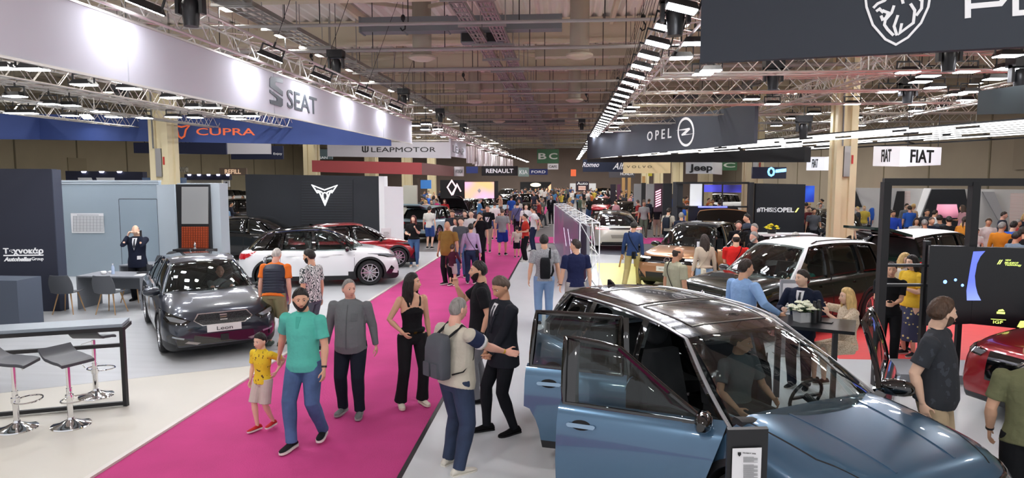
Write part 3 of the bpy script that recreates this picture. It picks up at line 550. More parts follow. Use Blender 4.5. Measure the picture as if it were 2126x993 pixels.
class Car:
    # x forward, y left. profiles are lists of (x, value) for a car 4.6 long, scaled to L
    SUV = dict(L=4.6, W=1.86, H=1.66, xf=1.40, xr=-1.30, rw=.36, gap=.045,
        top=[(-2.30, .62), (-2.27, .86), (-2.2, 1.0), (-2.05, 1.05), (-1.5, 1.07), (0, 1.05), (.9, 1.06), (1.25, 1.07), (1.7, 1.02), (2.05, .95), (2.2, .88), (2.27, .76), (2.30, .60)],
        belt=[(-2.30, .60), (-2.2, .96), (-2.0, 1.02), (-1.4, 1.03), (0, .99), (.9, .97), (1.3, .96), (1.8, .89), (2.1, .83), (2.24, .74), (2.30, .58)],
        bot=[(-2.30, .36), (-2.2, .26), (-2.0, .22), (0, .2), (1.9, .2), (2.2, .2), (2.30, .30)],
        front=(.50, .20, 2.6), rear=(.45, .2, 2.4), lw=.865, uw=.66, wsc=1.27, wsk=.98, hdr=.30, bow=.10, ridge=.035,
        roof=[(-2.0, 1.52), (-1.6, 1.59), (-1, 1.635), (-.3, 1.645), (.1, 1.62), (.35, 1.565)],
        xl=[.98, .86, -.06, -.15, -1.02, -1.11, -1.62, -1.84], xu=[.30, .22, -.10, -.19, -.98, -1.06, -1.50, -1.78], rlc=-2.03, ruc=-1.88)
    HATCH = dict(SUV, L=4.3, W=1.8, H=1.46, rw=.325, gap=.03,
        top=[(-2.30, .55), (-2.27, .78), (-2.2, .9), (-2.05, .95), (-1.5, .96), (0, .93), (.9, .95), (1.25, .95), (1.7, .89), (2.05, .79), (2.2, .70), (2.27, .60), (2.30, .48)],
        belt=[(-2.30, .52), (-2.2, .86), (-2.0, .92), (-1.4, .93), (0, .89), (.9, .87), (1.3, .85), (1.8, .76), (2.1, .68), (2.24, .58), (2.30, .46)],
        bot=[(-2.30, .30), (-2.2, .22), (-2.0, .18), (0, .16), (1.9, .15), (2.2, .15), (2.30, .22)],
        roof=[(-2.0, 1.24), (-1.6, 1.34), (-1, 1.415), (-.3, 1.445), (.05, 1.43), (.3, 1.375)], xf=1.44, xr=-1.36,
        xl=[1.0, .86, -.10, -.19, -1.05, -1.13, -1.60, -1.90], xu=[.26, .16, -.14, -.23, -.98, -1.05, -1.22, -1.46], uw=.63, rlc=-2.10, ruc=-1.56)
    COUPE = dict(HATCH, roof=[(-2.0, 1.16), (-1.6, 1.27), (-1, 1.38), (-.3, 1.445), (.05, 1.43), (.3, 1.375)], xl=[1.0, .86, -.10, -.19, -1.05, -1.13, -1.6, -2.0], xu=[.26, .16, -.14, -.23, -.9, -.97, -1.2, -1.45], rlc=-2.12, ruc=-1.5)
    def __init__(s, base, **kw):
        s.p = dict(base); s.p.update(kw); p = s.p; k = p['L']/4.6; s.k = k; s.hk = p['H']/(1.66 if p['roof'][2][1] > 1.5 else 1.46)
        for n in ('top', 'belt', 'bot', 'roof'): p[n] = [(x*k, z*s.hk) for x, z in p[n]]
        for n in ('xl', 'xu'): p[n] = [x*k for x in p[n]]
        for n in ('wsc', 'wsk', 'hdr', 'rlc', 'ruc', 'bow'): p[n] *= k
        s.hw = p['W']/2; s.P = {}
        for n in ('top', 'belt', 'bot', 'roof'):
            c = catmull(p[n], 6); xs = np.array([q[0] for q in c]); o = np.argsort(xs); s.P[n] = (xs[o], np.array([q[1] for q in c])[o])
    def f(s, n, x): a, b = s.P[n]; return float(np.interp(x, a, b))
    def w(s, x):
        L2 = s.p['L']/2; d, k, e = s.p['front'] if x > 0 else s.p['rear']; t = max(0, (abs(x)-(L2-d))/d); return s.hw*(1-k*t**e)
    def section(s, x):
        W = s.w(x); zb = s.f('belt', x); zt = s.f('top', x); zo = s.f('bot', x); h = zb-zo; r = s.p['ridge']
        m = 1.0 if abs(x) < s.p['L']/2-.5 else 1.0
        return [(0, zt), (.3*W, zt-.004), (.55*W, zt-.012+r*.2), (.70*W, zb+(zt-zb)*.72+r*.45), (.80*W, zb+(zt-zb)*.55+r*.2), (.895*W, zb), (.935*W, zb-.05*h/.8), (.965*W, zb-.13*h/.8), (.985*W, zb-.27*h/.8), (1.0*W, zo+.46*h), (.985*W, zo+.3*h), (.975*W, zo+.16*h), (.96*W, zo+.07*h), (.93*W, zo), (.5*W, zo), (0, zo)]
    def body(s, n=64):
        L2 = s.p['L']/2; xs = sorted(set([round(v, 4) for v in list(np.linspace(-L2+.3, L2-.3, n-12))+[-L2+d for d in (0, .012, .03, .06, .1, .16, .23)]+[L2-d for d in (0, .012, .03, .06, .1, .16, .23)]]))
        rings = []
        for x in xs:
            q = s.section(x); ring = [(x, y, z) for y, z in q]+[(x, -y, z) for y, z in q[-2:0:-1]]; rings.append(ring)
        mb = MB(); mb.loft(rings); return mb
    # greenhouse surface point: side +-1, segment coordinate x at lower/upper, t 0..1
    def side(s, xl, xu, t, sg):
        p = s.p; hw = s.hw; zl = s.f('belt', xl)-.012; zu = s.f('roof', xu)-.035
        yl = s.w(xl)*p['lw']; yu = hw*p['uw']*(1-.10*max(0, (xu-(-.2*s.k))/(.6*s.k))**2-.12*max(0, (-1.0*s.k-xu)/(.9*s.k))**2)
        b = .022*math.sin(math.pi*t)
        return Vector((xl+(xu-xl)*t, sg*(yl+(yu-yl)*t**1.08+b), zl+(zu-zl)*t))
def fixn(me):
    import bmesh
    bm = bmesh.new(); bm.from_mesh(me); bmesh.ops.remove_doubles(bm, verts=bm.verts[:], dist=1e-6); bmesh.ops.recalc_face_normals(bm, faces=bm.faces[:]); bm.to_mesh(me); bm.free(); return me
def boolean(me, cutter, op='DIFFERENCE', name='body'):
    fixn(me); fixn(cutter)
    o = bpy.data.objects.new('c', cutter); TMPC.objects.link(o); r = evalmesh(me, [('BOOLEAN', dict(object=o, operation=op, solver='EXACT'))], name); bpy.data.objects.remove(o); return r
def patch(bvh, poly, axis, org, th=.006, name='patch', m=None, parent=None, res=.05, off=.003, smooth=40, inner=None):
    """poly in 2D laid on the surface seen along -axis. axis: 'front' (y,z), 'rear', 'left' (x,z), 'right', 'top' (x,y)"""
    import bmesh
    D = {'front': (X, Y, Z), 'rear': (-X, Y, Z), 'left': (Y, X, Z), 'right': (-Y, X, Z), 'top': (Z, X, Y)}[axis]; N, U, V = D
    bm = bmesh.new(); f = bm.faces.new([bm.verts.new((x, y, 0)) for x, y in poly])
    x0 = min(q[0] for q in poly); x1 = max(q[0] for q in poly); y0 = min(q[1] for q in poly); y1 = max(q[1] for q in poly)
    for ax, a, b in ((0, x0, x1), (1, y0, y1)):
        c = a+res
        while c < b-res*.3:
            co = Vector((c, 0, 0)) if ax == 0 else Vector((0, c, 0)); no = Vector((1, 0, 0)) if ax == 0 else Vector((0, 1, 0))
            bmesh.ops.bisect_plane(bm, geom=bm.verts[:]+bm.edges[:]+bm.faces[:], plane_co=co, plane_no=no, dist=1e-5); c += res
    bm.verts.ensure_lookup_table(); bm.verts.index_update(); pts = []; last = None
    for v in bm.verts:
        o = U*v.co.x+V*v.co.y+N*6; h, nn, i, d = bvh.ray_cast(o, -N); pts.append((h, nn) if h is not None else None)
    good = [q for q in pts if q]
    if not good: bm.free(); return None
    P = []
    for v, q in zip(bm.verts, pts):
        if q is None:
            g = min((p_ for p_ in good), key=lambda p_: (p_[0].dot(U)-v.co.x)**2+(p_[0].dot(V)-v.co.y)**2); h = U*v.co.x+V*v.co.y+N*g[0].dot(N); q = (h, g[1])
        P.append(q)
    n = len(P); mb = MB(); P = [(h, nn if nn.dot(N) > 0 else -nn) for h, nn in P]; outer = [h+(nn+N).normalized()*(off+th) for h, nn in P]; inn = [h-N*.01 for h, nn in P]
    fs = [tuple(v.index for v in f.verts) for f in bm.faces]
    # orientation
    sgn = (U.cross(V)).dot(N) > 0
    if not sgn: fs = [tuple(reversed(f)) for f in fs]
    ed = {}
    for f in fs:
        for i in range(len(f)): ed[(f[i], f[(i+1) % len(f)])] = 1
    mb.add(outer+inn, fs+[tuple(i+n for i in reversed(f)) for f in fs]+[(a, b, b+n, a+n)[::-1] for a, b in ed if (b, a) not in ed]); bm.free()
    return mb.obj(name, m, parent, smooth)
def strip(pts, w):
    """closed 2D outline of a polyline stroke"""
    L = []; Rr = []; n = len(pts)
    for i in range(n):
        a = Vector(pts[max(0, i-1)]); b = Vector(pts[min(n-1, i+1)]); t = (b-a).normalized(); nn = Vector((-t.y, t.x)); L.append(tuple(Vector(pts[i])+nn*w/2)); Rr.append(tuple(Vector(pts[i])-nn*w/2))
    return L+Rr[::-1]
_wheel = {}
def wheel_meshes(r, w, spokes, rimcol, lod):
    k = (r, spokes, rimcol.name, lod)
    if k not in _wheel:
        n = 40 if lod else 18; mb = MB(); prof = [(r*.70, -w/2), (r*.93, -w/2), (r*.985, -w/2+.02), (r, -w/2+.05), (r, w/2-.05), (r*.985, w/2-.02), (r*.93, w/2), (r*.70, w/2), (r*.68, 0), (r*.70, -w/2)]
        mb.lathe(prof, n=n, axis='y', cap=False); t = mb.mesh('tire', TIRE, 40)
        mb = MB(); mb.lathe([(r*.71, w/2-.008), (r*.71, w/2-.002), (r*.66, w/2-.004), (r*.64, w/2-.04), (r*.60, -w/2+.02), (r*.70, -w/2)], n=n, axis='y', cap=False)
        hub = r*.13
        for i in range(spokes):
            a = 2*math.pi*i/spokes
            for da in ((-.11, .11) if spokes <= 6 else (0,)):
                a0 = a+da*.6; a1 = a+da; p0 = Vector((math.cos(a0)*hub, w/2-.035, math.sin(a0)*hub)); p1 = Vector((math.cos(a1)*r*.67, w/2-.012, math.sin(a1)*r*.67)); mb.bar(p0, p1, r*.075, .025, up=(0, 1, 0))
        mb.lathe([(0, w/2-.012), (hub*.8, w/2-.012), (hub*1.1, w/2-.03), (hub*1.1, w/2-.07), (0, w/2-.07)], n=16, axis='y')
        rm = mb.mesh('rim', rimcol, 40); mb = MB(); mb.lathe([(0, w/2-.09), (r*.5, w/2-.09), (r*.5, w/2-.1), (0, w/2-.1)], n=20, axis='y'); dk = mb.mesh('brake_disc', STEEL, 40); _wheel[k] = (t, rm, dk)
    return _wheel[k]
def build_car(c, name, label, loc, th, paintm, lod=2, roofm=None, see=False, glass=None, spokes=5, rim=None, style=None, doors=(), group=None, clad=True, belttrim=None, hood_open=False, tail_open=False, plate=None, badge=None, accent=None, rails=False, people=False, pillm=None, steer=1, apm=None):
    glass = glass or (GL_SEE if see else GL_DARK); roofm = roofm or paintm; rim = rim or ALLOY; pillm = pillm or GRB; p = c.p; k = c.k; hk = c.hk; hw = c.hw; L2 = p['L']/2
    root = empty(name, (loc[0], loc[1], loc[2] if len(loc) > 2 else 0.03), th, label, 'car', group); hi = lod >= 2
    bmb = c.body(64 if hi else 34); me = bmb.mesh('body', [paintm, CLAD, INT], None)
    bvh = BVHTree.FromPolygons([Vector(v) for v in bmb.v], bmb.f)
    # cuts
    def cyl(x, y0, y1, r, mi=1):
        q = MB(); q.mi = mi; q.lathe([(0, y0), (r, y0), (r, y1), (0, y1)], (x, 0, p['rw']), 36, 'y'); return q
    cut = MB(); cut.mi = 1
    for x in (p['xf'], p['xr']):
        for sg in (1, -1):
            a, b = sorted((sg*hw*.60, sg*(hw+.2))); cut.lathe([(1e-4, a), (p['rw']+p['gap'], a), (p['rw']+p['gap'], b), (1e-4, b)], (x, 0, p['rw']), 36 if hi else 20, 'y')
    body = boolean(me, cut.mesh('cut', [paintm, CLAD, INT]))
    door_src = body.copy() if doors else None
    if see:
        cb = MB(); cb.mi = 2; y = hw*.78; zf = .38*hk; zt = 1.4*hk
        x0 = p['xl'][-1]+.12; x1 = p['xl'][0]-.02
        cb.prism([(x0, zf+.25), (x0+.6, zf), (x1-.25, zf), (x1-.02, zf+.3), (x1+.0, .86*hk), (x1+.0, zt), (x0, zt)], (0, y, 0), X, Z, 2*y)
        body = boolean(body, cb.mesh('cut', [paintm, CLAD, INT]))
        for dn in doors:
            sg = -1 if dn[1] == 'R' else 1; poly = door_poly(c, dn[0]); cb = MB(); cb.mi = 2; q = [(a, b) for a, b in poly]
            if sg < 0: cb.prism(q, (0, -hw*.6, 0), X, Z, hw)
            else: cb.prism(q, (0, hw*1.6, 0), X, Z, hw)
            body = boolean(body, cb.mesh('cut', [paintm, CLAD, INT]))
    # cladding: low faces
    if clad:
        lim = c.f('bot', 0)+.16*hk
        for f in body.polygons:
            if f.material_index == 0 and f.center.z < lim: f.material_index = 1
    body.name = 'body'; smooth_mesh(body, 32 if hi else 45); bo = link(body, 'body', root)
    # greenhouse
    names = ['a_pillar', 'side_window', 'b_pillar', 'side_window', 'c_pillar', 'quarter_window', 'd_pillar']
    xl, xu = p['xl'], p['xu']; NT = 8 if hi else 4; pil = MB(); fr = MB()
    opened = {(d[0], -1 if d[1] == 'R' else 1) for d in doors}
    for sg in (1, -1):
        for i, nm in enumerate(names):
            ns = 5 if 'window' in nm else 1
            if not hi: ns = 2 if 'window' in nm else 1
            isw = 'window' in nm; skip = (i == 1 and ('F', sg) in opened) or (i == 3 and ('B', sg) in opened)
            g = MB(); tgt = g if isw else pil
            tr = [0]+[.04+(.93-.04)*j/NT for j in range(NT+1)]+[1.0] if isw else [j/NT for j in range(NT+1)]
            for dd, mbt in ((0, tgt),):
                rows = []
                for t in tr:
                    row = []
                    for j in range(ns+1):
                        a = xl[i]+(xl[i+1]-xl[i])*j/ns; b = xu[i]+(xu[i+1]-xu[i])*j/ns; row.append(c.side(a, b, t, sg))
                    rows.append(row)
                inset = .035
                def thick(rows, mb_, d):
                    m_ = len(rows[0]); vs = [q for r in rows for q in r]+[Vector((q.x, q.y-sg*d, q.z)) for r in rows for q in r]; n_ = len(rows)*m_; fs = []
                    for a in range(len(rows)-1):
                        for b in range(m_-1):
                            q = (a*m_+b, a*m_+b+1, (a+1)*m_+b+1, (a+1)*m_+b); q = q if sg < 0 else q[::-1]; fs.append(q); fs.append(tuple(v+n_ for v in reversed(q)))
                    bd = [a for a in range(m_)]+[a*m_+m_-1 for a in range(1, len(rows))]+[(len(rows)-1)*m_+b for b in range(m_-2, -1, -1)]+[a*m_ for a in range(len(rows)-2, 0, -1)]
                    for a, b in zip(bd, bd[1:]+bd[:1]): q = (a, a+n_, b+n_, b); fs.append(q if sg < 0 else q[::-1])
                    mb_.add(vs, fs)
                if isw:
                    f_ = MB(); thick(rows[-2:], f_, .03); f_.obj('window_frame', GRB, root, 40)
                    if not skip:
                        f_ = MB(); thick(rows[:2], f_, .02); f_.obj('window_sill', GRB, root, 40); mid = rows[1:-1]
                        mid = [[q-Vector((0, sg*.006, 0)) for q in r] for r in mid]; thick(mid, g, .004)
                        if hi or True: g.obj(nm, glass if i != 5 or not see else GL_SEE2, root, 179)
                else:
                    if i == 2 and skip: pass
                    pm_ = MB(); thick(rows, pm_, .04); pm_.obj(nm, (apm or pillm) if i == 0 else pillm, root, 40)
    # roof
    nx = 16 if hi else 7; ny = 12 if hi else 6
    def roofpt(u, v, dz=0):   # u 0..1 from front header to rear, v -1..1
        x = xu[0]+(xu[-1]-xu[0])*u; q = c.side(x, x, 1, 1); yr = q.y; bow = p['bow']*(1-u)**2-(xu[-1]-p['ruc'])*u**3
        return Vector((x+bow*(1-v*v), yr*v, q.z+.045*(1-abs(v)**2.6)+dz))
    mb = MB(); rows = [[roofpt(i/nx, -1+2*j/ny) for j in range(ny+1)] for i in range(nx+1)]; m_ = ny+1; n_ = (nx+1)*m_
    vs = [q for r in rows for q in r]+[q-Z*.035 for r in rows for q in r]; fs = []
    for i in range(nx):
        for j in range(ny): q = (i*m_+j, i*m_+j+1, (i+1)*m_+j+1, (i+1)*m_+j); fs += [q[::-1], tuple(v+n_ for v in q)]
    bd = list(range(m_))+[a*m_+ny for a in range(1, nx+1)]+[nx*m_+b for b in range(ny-1, -1, -1)]+[a*m_ for a in range(nx-1, 0, -1)]
    for a, b in zip(bd, bd[1:]+bd[:1]): fs.append((a, b, b+n_, a+n_))
    mb.add(vs, fs); ro = mb.obj('roof', roofm, root, 40)
    rv = MB(); rv.add(vs[:n_], [f for f in fs if max(f) < n_]); rbvh = BVHTree.FromPolygons([Vector(v) for v in rv.v], rv.f)
    # windscreen and rear window
    def screen(xc, xk, rowtop, bulge, mt, nm, wiper=False):
        g = MB(); nv = ny; rows = []
        yk = abs(c.side(xk, xk, 0, 1).y)
        for t in [j/8 for j in range(9)]:
            r = []
            for j in range(nv+1):
                v = -1+2*j/nv; top = rowtop(v); x = xk+(xc-xk)*(1-v*v); lo = Vector((x, yk*v*.995, c.f('top', x)*(1-v*v)+c.f('belt', xk)*v*v-.01)); q = lo.lerp(top, t); q.x += bulge*math.sin(math.pi*t)*.6; q.z += abs(bulge)*math.sin(math.pi*t); r.append(q)
            rows.append(r)
        m_ = nv+1; n_ = 9*m_; vs = [q for r in rows for q in r]; d = Vector((-.006 if bulge > 0 else .006, 0, 0)); vs = vs+[q+d for q in vs]; fs = []
        for i in range(8):
            for j in range(nv): q = (i*m_+j, i*m_+j+1, (i+1)*m_+j+1, (i+1)*m_+j); q = q if bulge > 0 else q[::-1]; fs += [q, tuple(v+n_ for v in reversed(q))]
        bd = list(range(m_))+[a*m_+nv for a in range(1, 9)]+[8*m_+b for b in range(nv-1, -1, -1)]+[a*m_ for a in range(7, 0, -1)]
        for a, b in zip(bd, bd[1:]+bd[:1]): q = (a, a+n_, b+n_, b); fs.append(q if bulge > 0 else q[::-1])
        g.add(vs, fs); return g.obj(nm, mt, root, 179)
    ws = screen(p['wsc'], xl[0], lambda v: roofpt(0, v), .035, glass, 'windscreen')
    if not tail_open: rw_ = screen(p['rlc'], xl[-1], lambda v: roofpt(1, v), -.03, GL_SEE2 if see else GL_DARK, 'rear_window')
    if hi:
        mb = MB(); yk = c.side(xl[0], xl[0], 0, 1).y
        for j in range(9): pass
        mb.loft([[Vector((xl[0]+(p['wsc']-xl[0])*(1-v*v)+.05, yk*v, c.f('top', xl[0])*1+.0-.02)) + Vector((dx, 0, dz)) for dx, dz in ((-.02, -.012), (-.06, .002), (-.11, .004), (-.12, -.05), (-.02, -.05))] for v in [-.97+1.94*j/12 for j in range(13)]]); mb.obj('cowl', CLAD, root, 40)
    # trim, lamps
    F = lambda poly, m, nm, **kw: patch(bvh, poly, 'front', None, m=m, name=nm, parent=root, **kw)
    B = lambda poly, m, nm, **kw: patch(bvh, poly, 'rear', None, m=m, name=nm, parent=root, **kw)
    def mir(poly): return [(-a, b) for a, b in poly][::-1]
    z = hk*(1 if p['roof'][2][1] > 1.5*hk*.97 else 1); wz = lambda a: a*hw/.93
    res = .05 if hi else .15
    if style: style(c, root, bvh, F, B, mir, wz, z, hi)
    # wheels
    r = p['rw']; t, rm, dk = wheel_meshes(r, .225, spokes, rim, hi)
    for x in (p['xf'], p['xr']):
        for sg in (1, -1):
            o = link(t, 'wheel', root, (x, sg*(hw-.125), r)); o.rotation_euler = (0, 0, 0 if sg > 0 else math.pi); q = link(rm, 'rim', o)
            if hi: link(dk, 'brake_disc', o)
            if clad and hi:
                ar = MB(); R0 = r+p['gap']; pts = [(x+R0*math.cos(rad(a)), r+R0*math.sin(rad(a))) for a in range(-14, 195, 8)]; o_ = [(x+(R0+.055)*math.cos(rad(a)), r+(R0+.055)*math.sin(rad(a))) for a in range(-14, 195, 8)]
                patch(bvh, pts+o_[::-1], 'left' if sg > 0 else 'right', None, m=CLAD, name='arch_trim', parent=root, th=.008, res=.3)
    # mirrors
    for sg in (1, -1):
        if ('F', sg) in opened: continue
        mirror(c, sg, roofm if style and getattr(style, 'mir', 0) else pillm, paintm, root, hi)
    if hi:
        # shut lines and handles
        for sg in (1, -1):
            sd = 'left' if sg > 0 else 'right'
            for q, dn in (('F', 1), ('B', 0)):
                if (q, sg) in opened: continue
                po = door_poly(c, q); lo = [(a, b) for a, b in po if b < c.f('belt', a)+.005]
                for a, b in zip(po, po[1:]+po[:1]):
                    if a[1] > c.f('belt', a[0])-.03 and b[1] > c.f('belt', b[0])-.03: continue
                    if (Vector(a)-Vector(b)).length > .02: patch(bvh, strip([a, b], .009), sd, None, m=INT, name='door_gap', parent=root, th=.0005, res=.08, off=.0008)
                hx = po[1][0]; xh = (.02 if q == 'F' else -.93)*k; zh = c.f('belt', xh)-.11; patch(bvh, [(xh, zh-.02), (xh+.2, zh-.02), (xh+.22, zh), (xh+.2, zh+.02), (xh, zh+.02), (xh-.02, zh)], sd, None, m=accent or paintm, name='door_handle', parent=root, th=.03, res=.05)
    if rails:
        for sg in (1, -1):
            mb = MB(); pts = []
            for u in [.12+.80*j/12 for j in range(13)]: q = roofpt(u, sg*.86); q.z += .035 if .14 < u < .9 else .0; pts.append(q)
            mb.tube(pts, .018, 6, ry=.014); mb.obj('roof_rail', GRB, root, 40)
    if hi:
        mb = MB(); q = roofpt(.93, 0); mb.prism([(-.08, 0), (.09, 0), (.03, .045), (-.05, .075), (-.075, .07)], q+Vector((0, .012, -.01)), X, Z, .024); mb.obj('antenna_fin', GRB, root)
    if see: cabin(c, root, steer)
    root['_'] = 0; del root['_']
    c.bvh = bvh; c.root = root; c.roofpt = roofpt; c.rbvh = rbvh; c.door_src = door_src
    for d in doors: door(c, d, paintm, pillm, glass, root, door_src, accent)
    if hood_open:
        mb = MB(); n = 8; rows = []
        for i in range(n+1):
            x = .95*k+(2.15-.95)*k*i/n; rows.append([Vector((x, c.w(x)*.86*(-1+2*j/n), c.f('top', x)*(1-(-1+2*j/n)**2)+c.f('belt', x)*(-1+2*j/n)**2+.02)) for j in range(n+1)])
        m_ = n+1; vs = [q for r_ in rows for q in r_]; vs += [q-Z*.045 for q in vs]; n_ = m_*m_; fs = []
        for i in range(n):
            for j in range(n): q = (i*m_+j, i*m_+j+1, (i+1)*m_+j+1, (i+1)*m_+j); fs += [q[::-1]]
        bd = list(range(m_))+[a*m_+n for a in range(1, n+1)]+[n*m_+b for b in range(n-1, -1, -1)]+[a*m_ for a in range(n-1, 0, -1)]
        for a, b in zip(bd, bd[1:]+bd[:1]): fs.append((a, b, b+n_, a+n_))
        M = Matrix.Translation((.95*k, 0, 1.03*hk))@Matrix.Rotation(rad(-52), 4, 'Y')@Matrix.Translation((-.95*k, 0, -1.03*hk))
        mb.add([M@v for v in vs], fs); k0 = len(mb.f); mb.mi = 1
        for i in range(n):
            for j in range(n): q = (i*m_+j, i*m_+j+1, (i+1)*m_+j+1, (i+1)*m_+j); mb.f.append(tuple(v+n_ for v in q)); mb.m.append(1)
        mb.obj('raised_bonnet', [paintm, INT], root, 40)
        mb = MB(); mb.bx(1.1*k, 2.0*k, -hw*.7, hw*.7, .85*hk, .99*hk); mb.obj('engine_bay', INT, root)
    if tail_open:
        q0 = roofpt(1, 0); mb = MB(); yr = roofpt(1, 1).y
        mb.loft([[Vector((q0.x-a, s_*(yr*(1.0+.12*a)), q0.z+.03+.20*a-.0)) for s_ in (-1, -.5, .5, 1)]+[Vector((q0.x-a, s_*(yr*(1.0+.12*a)), q0.z-.03+.20*a)) for s_ in (1, .5, -.5, -1)] for a in (0, .25, .5, .75, .95)]); mb.obj('raised_tailgate', [paintm], root, 40)
        mb = MB(); mb.loft([[Vector((q0.x-a, s_*(yr*.8), q0.z-.033+.20*a)) for s_ in (-1, 1)]+[Vector((q0.x-a, s_*yr*.8, q0.z-.045+.2*a)) for s_ in (1, -1)] for a in (.08, .6)]); mb.obj('tailgate_glass', GL_DARK, root)
        zt = c.f('belt', -L2+.1); patch(bvh, [(-hw*.68, .62*hk), (hw*.68, .62*hk), (hw*.72, zt-.02), (-hw*.72, zt-.02)], 'rear', None, m=INT, name='boot_opening', parent=root, th=.004)
        mb = MB(); e = [c.side(xl[-1], xl[-1], 0, 1), q0+Vector((0, yr, 0))]; mb.add([(xl[-1]+.03, -e[0].y, zt-.1), (xl[-1]+.03, e[0].y, zt-.1), (xu[-1]+.05, yr*.95, q0.z-.08), (xu[-1]+.05, -yr*.95, q0.z-.08), (xl[-1]+.06, -e[0].y, zt-.1), (xl[-1]+.06, e[0].y, zt-.1), (xu[-1]+.08, yr*.95, q0.z-.08), (xu[-1]+.08, -yr*.95, q0.z-.08)], [(3, 2, 1, 0), (4, 5, 6, 7), (0, 1, 5, 4), (1, 2, 6, 5), (2, 3, 7, 6), (3, 0, 4, 7)]); mb.obj('boot_interior', INT, root)
    return root
def mirror(c, sg, m, paintm, parent, hi, name='mirror'):
    x = c.p['xl'][0]-.2; q = c.side(x, x, .12, sg); mb = MB(); y = q.y+sg*.17
    mb.loft([[Vector((q.x+dx, y+sg*(a*.13), q.z+.02+dz)) for dx, dz in [(.07*r_*math.cos(t)*(1.2 if math.cos(t) > 0 else .7), .075*r_*math.sin(t)) for t in [2*math.pi*j/12 for j in range(12)]]] for a, r_ in ((-1, .62), (-.75, .9), (-.2, 1.05), (.4, 1.0), (.8, .78), (1, .45))] if sg < 0 else
            [[Vector((q.x+dx, y+sg*(a*.13), q.z+.02+dz)) for dx, dz in [(.07*r_*math.cos(t)*(1.2 if math.cos(t) > 0 else .7), -.075*r_*math.sin(t)) for t in [2*math.pi*j/12 for j in range(12)]]] for a, r_ in ((-1, .62), (-.75, .9), (-.2, 1.05), (.4, 1.0), (.8, .78), (1, .45))])
    mb.bar((q.x, q.y-sg*.02, q.z-.03), (q.x, y-sg*.06, q.z), .06, .035); o = mb.obj(name, m, parent, 40)
    return o
def door_poly(c, which):
    k = c.k; zs = c.f('bot', 0)+.06; xl = c.p['xl']; bz = lambda x: c.f('belt', x)+.06
    if which == 'F':
        a = xl[2]-.035; return [(a, zs), (.93*k, zs), (1.0*k, zs+.2), (xl[0]-.01, bz(xl[0])), (a, bz(a))]
    a = xl[2]-.05; b = xl[4]-.04; r = c.p['rw']+c.p['gap']+.05; xr = c.p['xr']; z0 = c.p['rw']
    arc = [(xr+r*math.cos(rad(t)), z0+r*math.sin(rad(t))) for t in (66, 52, 38, 24, 10)]
    arc = [q for q in arc if q[0] > b]
    return [(a, zs), (a, bz(a)), (b, bz(b)), (b, arc[0][1]+.02 if arc else .8)]+arc+[(arc[-1][0]+.03, zs)]
def cabin(c, root, steer=1):
    k = c.k; hk = c.hk; hw = c.hw
    for nm, x, y in (('front_seat', .05, .36), ('front_seat', .05, -.36), ('rear_seat', -.95, 0)):
        wd = .5 if nm == 'front_seat' else 1.15; mb = MB(); x *= k
        mb.loft([[Vector((x-.28+u*.52, y+s_*wd/2*.96, .52*hk+dz)) for s_, dz in ((-1, 0), (1, 0), (1, .12), (.4, .15), (-.4, .15), (-1, .12))] for u in (0, .5, 1)])
        mb.loft([[Vector((x-.24-.16*u+dx, y+s_*wd/2*(1-.12*u), .6*hk+.58*u)) for s_, dx in ((-1, -.05), (1, -.05), (1, .03), (.5, .07), (-.5, .07), (-1, .03))] for u in (0, .5, 1)])
        o = mb.obj(nm, SEATM, root, 40)
        for yy in ((y,) if nm == 'front_seat' else (-.35, .35)): mb = MB(); mb.ell((x-.43, yy, .6*hk+.72), (.06, .13, .1), 10, 6); mb.obj('headrest', SEATM, o, 60)
    xl = c.p['xl'][0]; z = c.f('belt', xl); mb = MB(); y = hw*.76
    mb.loft([[Vector((xl+a*k, s_*y, z+b)) for a, b in ((.22, -.02), (.05, .015), (-.18, .0), (-.27, -.06), (-.27, -.25), (.22, -.25))] for s_ in (1, -1)]); mb.obj('dashboard', INT, root, 40)
    mb = MB(); cx, cy, cz = xl-.40*k, .37*steer, z-.02; n = 20; pts = [Vector((cx+.18*math.sin(rad(18))*math.sin(2*math.pi*j/n)*1.0, cy+.18*math.cos(2*math.pi*j/n), cz+.18*math.cos(rad(25))*math.sin(2*math.pi*j/n))) for j in range(n+1)]
    mb.tube(pts, .016, 6); mb.tube([(cx, cy, cz), (cx+.25, cy, cz-.08)], .035, 8); mb.bar((cx, cy-.17, cz), (cx, cy+.17, cz), .03, .02); mb.obj('steering_wheel', CLAD, root, 60)
    mb = MB(); mb.bx(c.p['hdr']*1+.0, c.p['hdr']+.03, -.12, .12, 1.47*hk if c.p['roof'][2][1] > 1.5 else 1.24*hk, (1.53 if c.p['roof'][2][1] > 1.5 else 1.30)*hk); mb.obj('rear_view_mirror', CLAD, root)
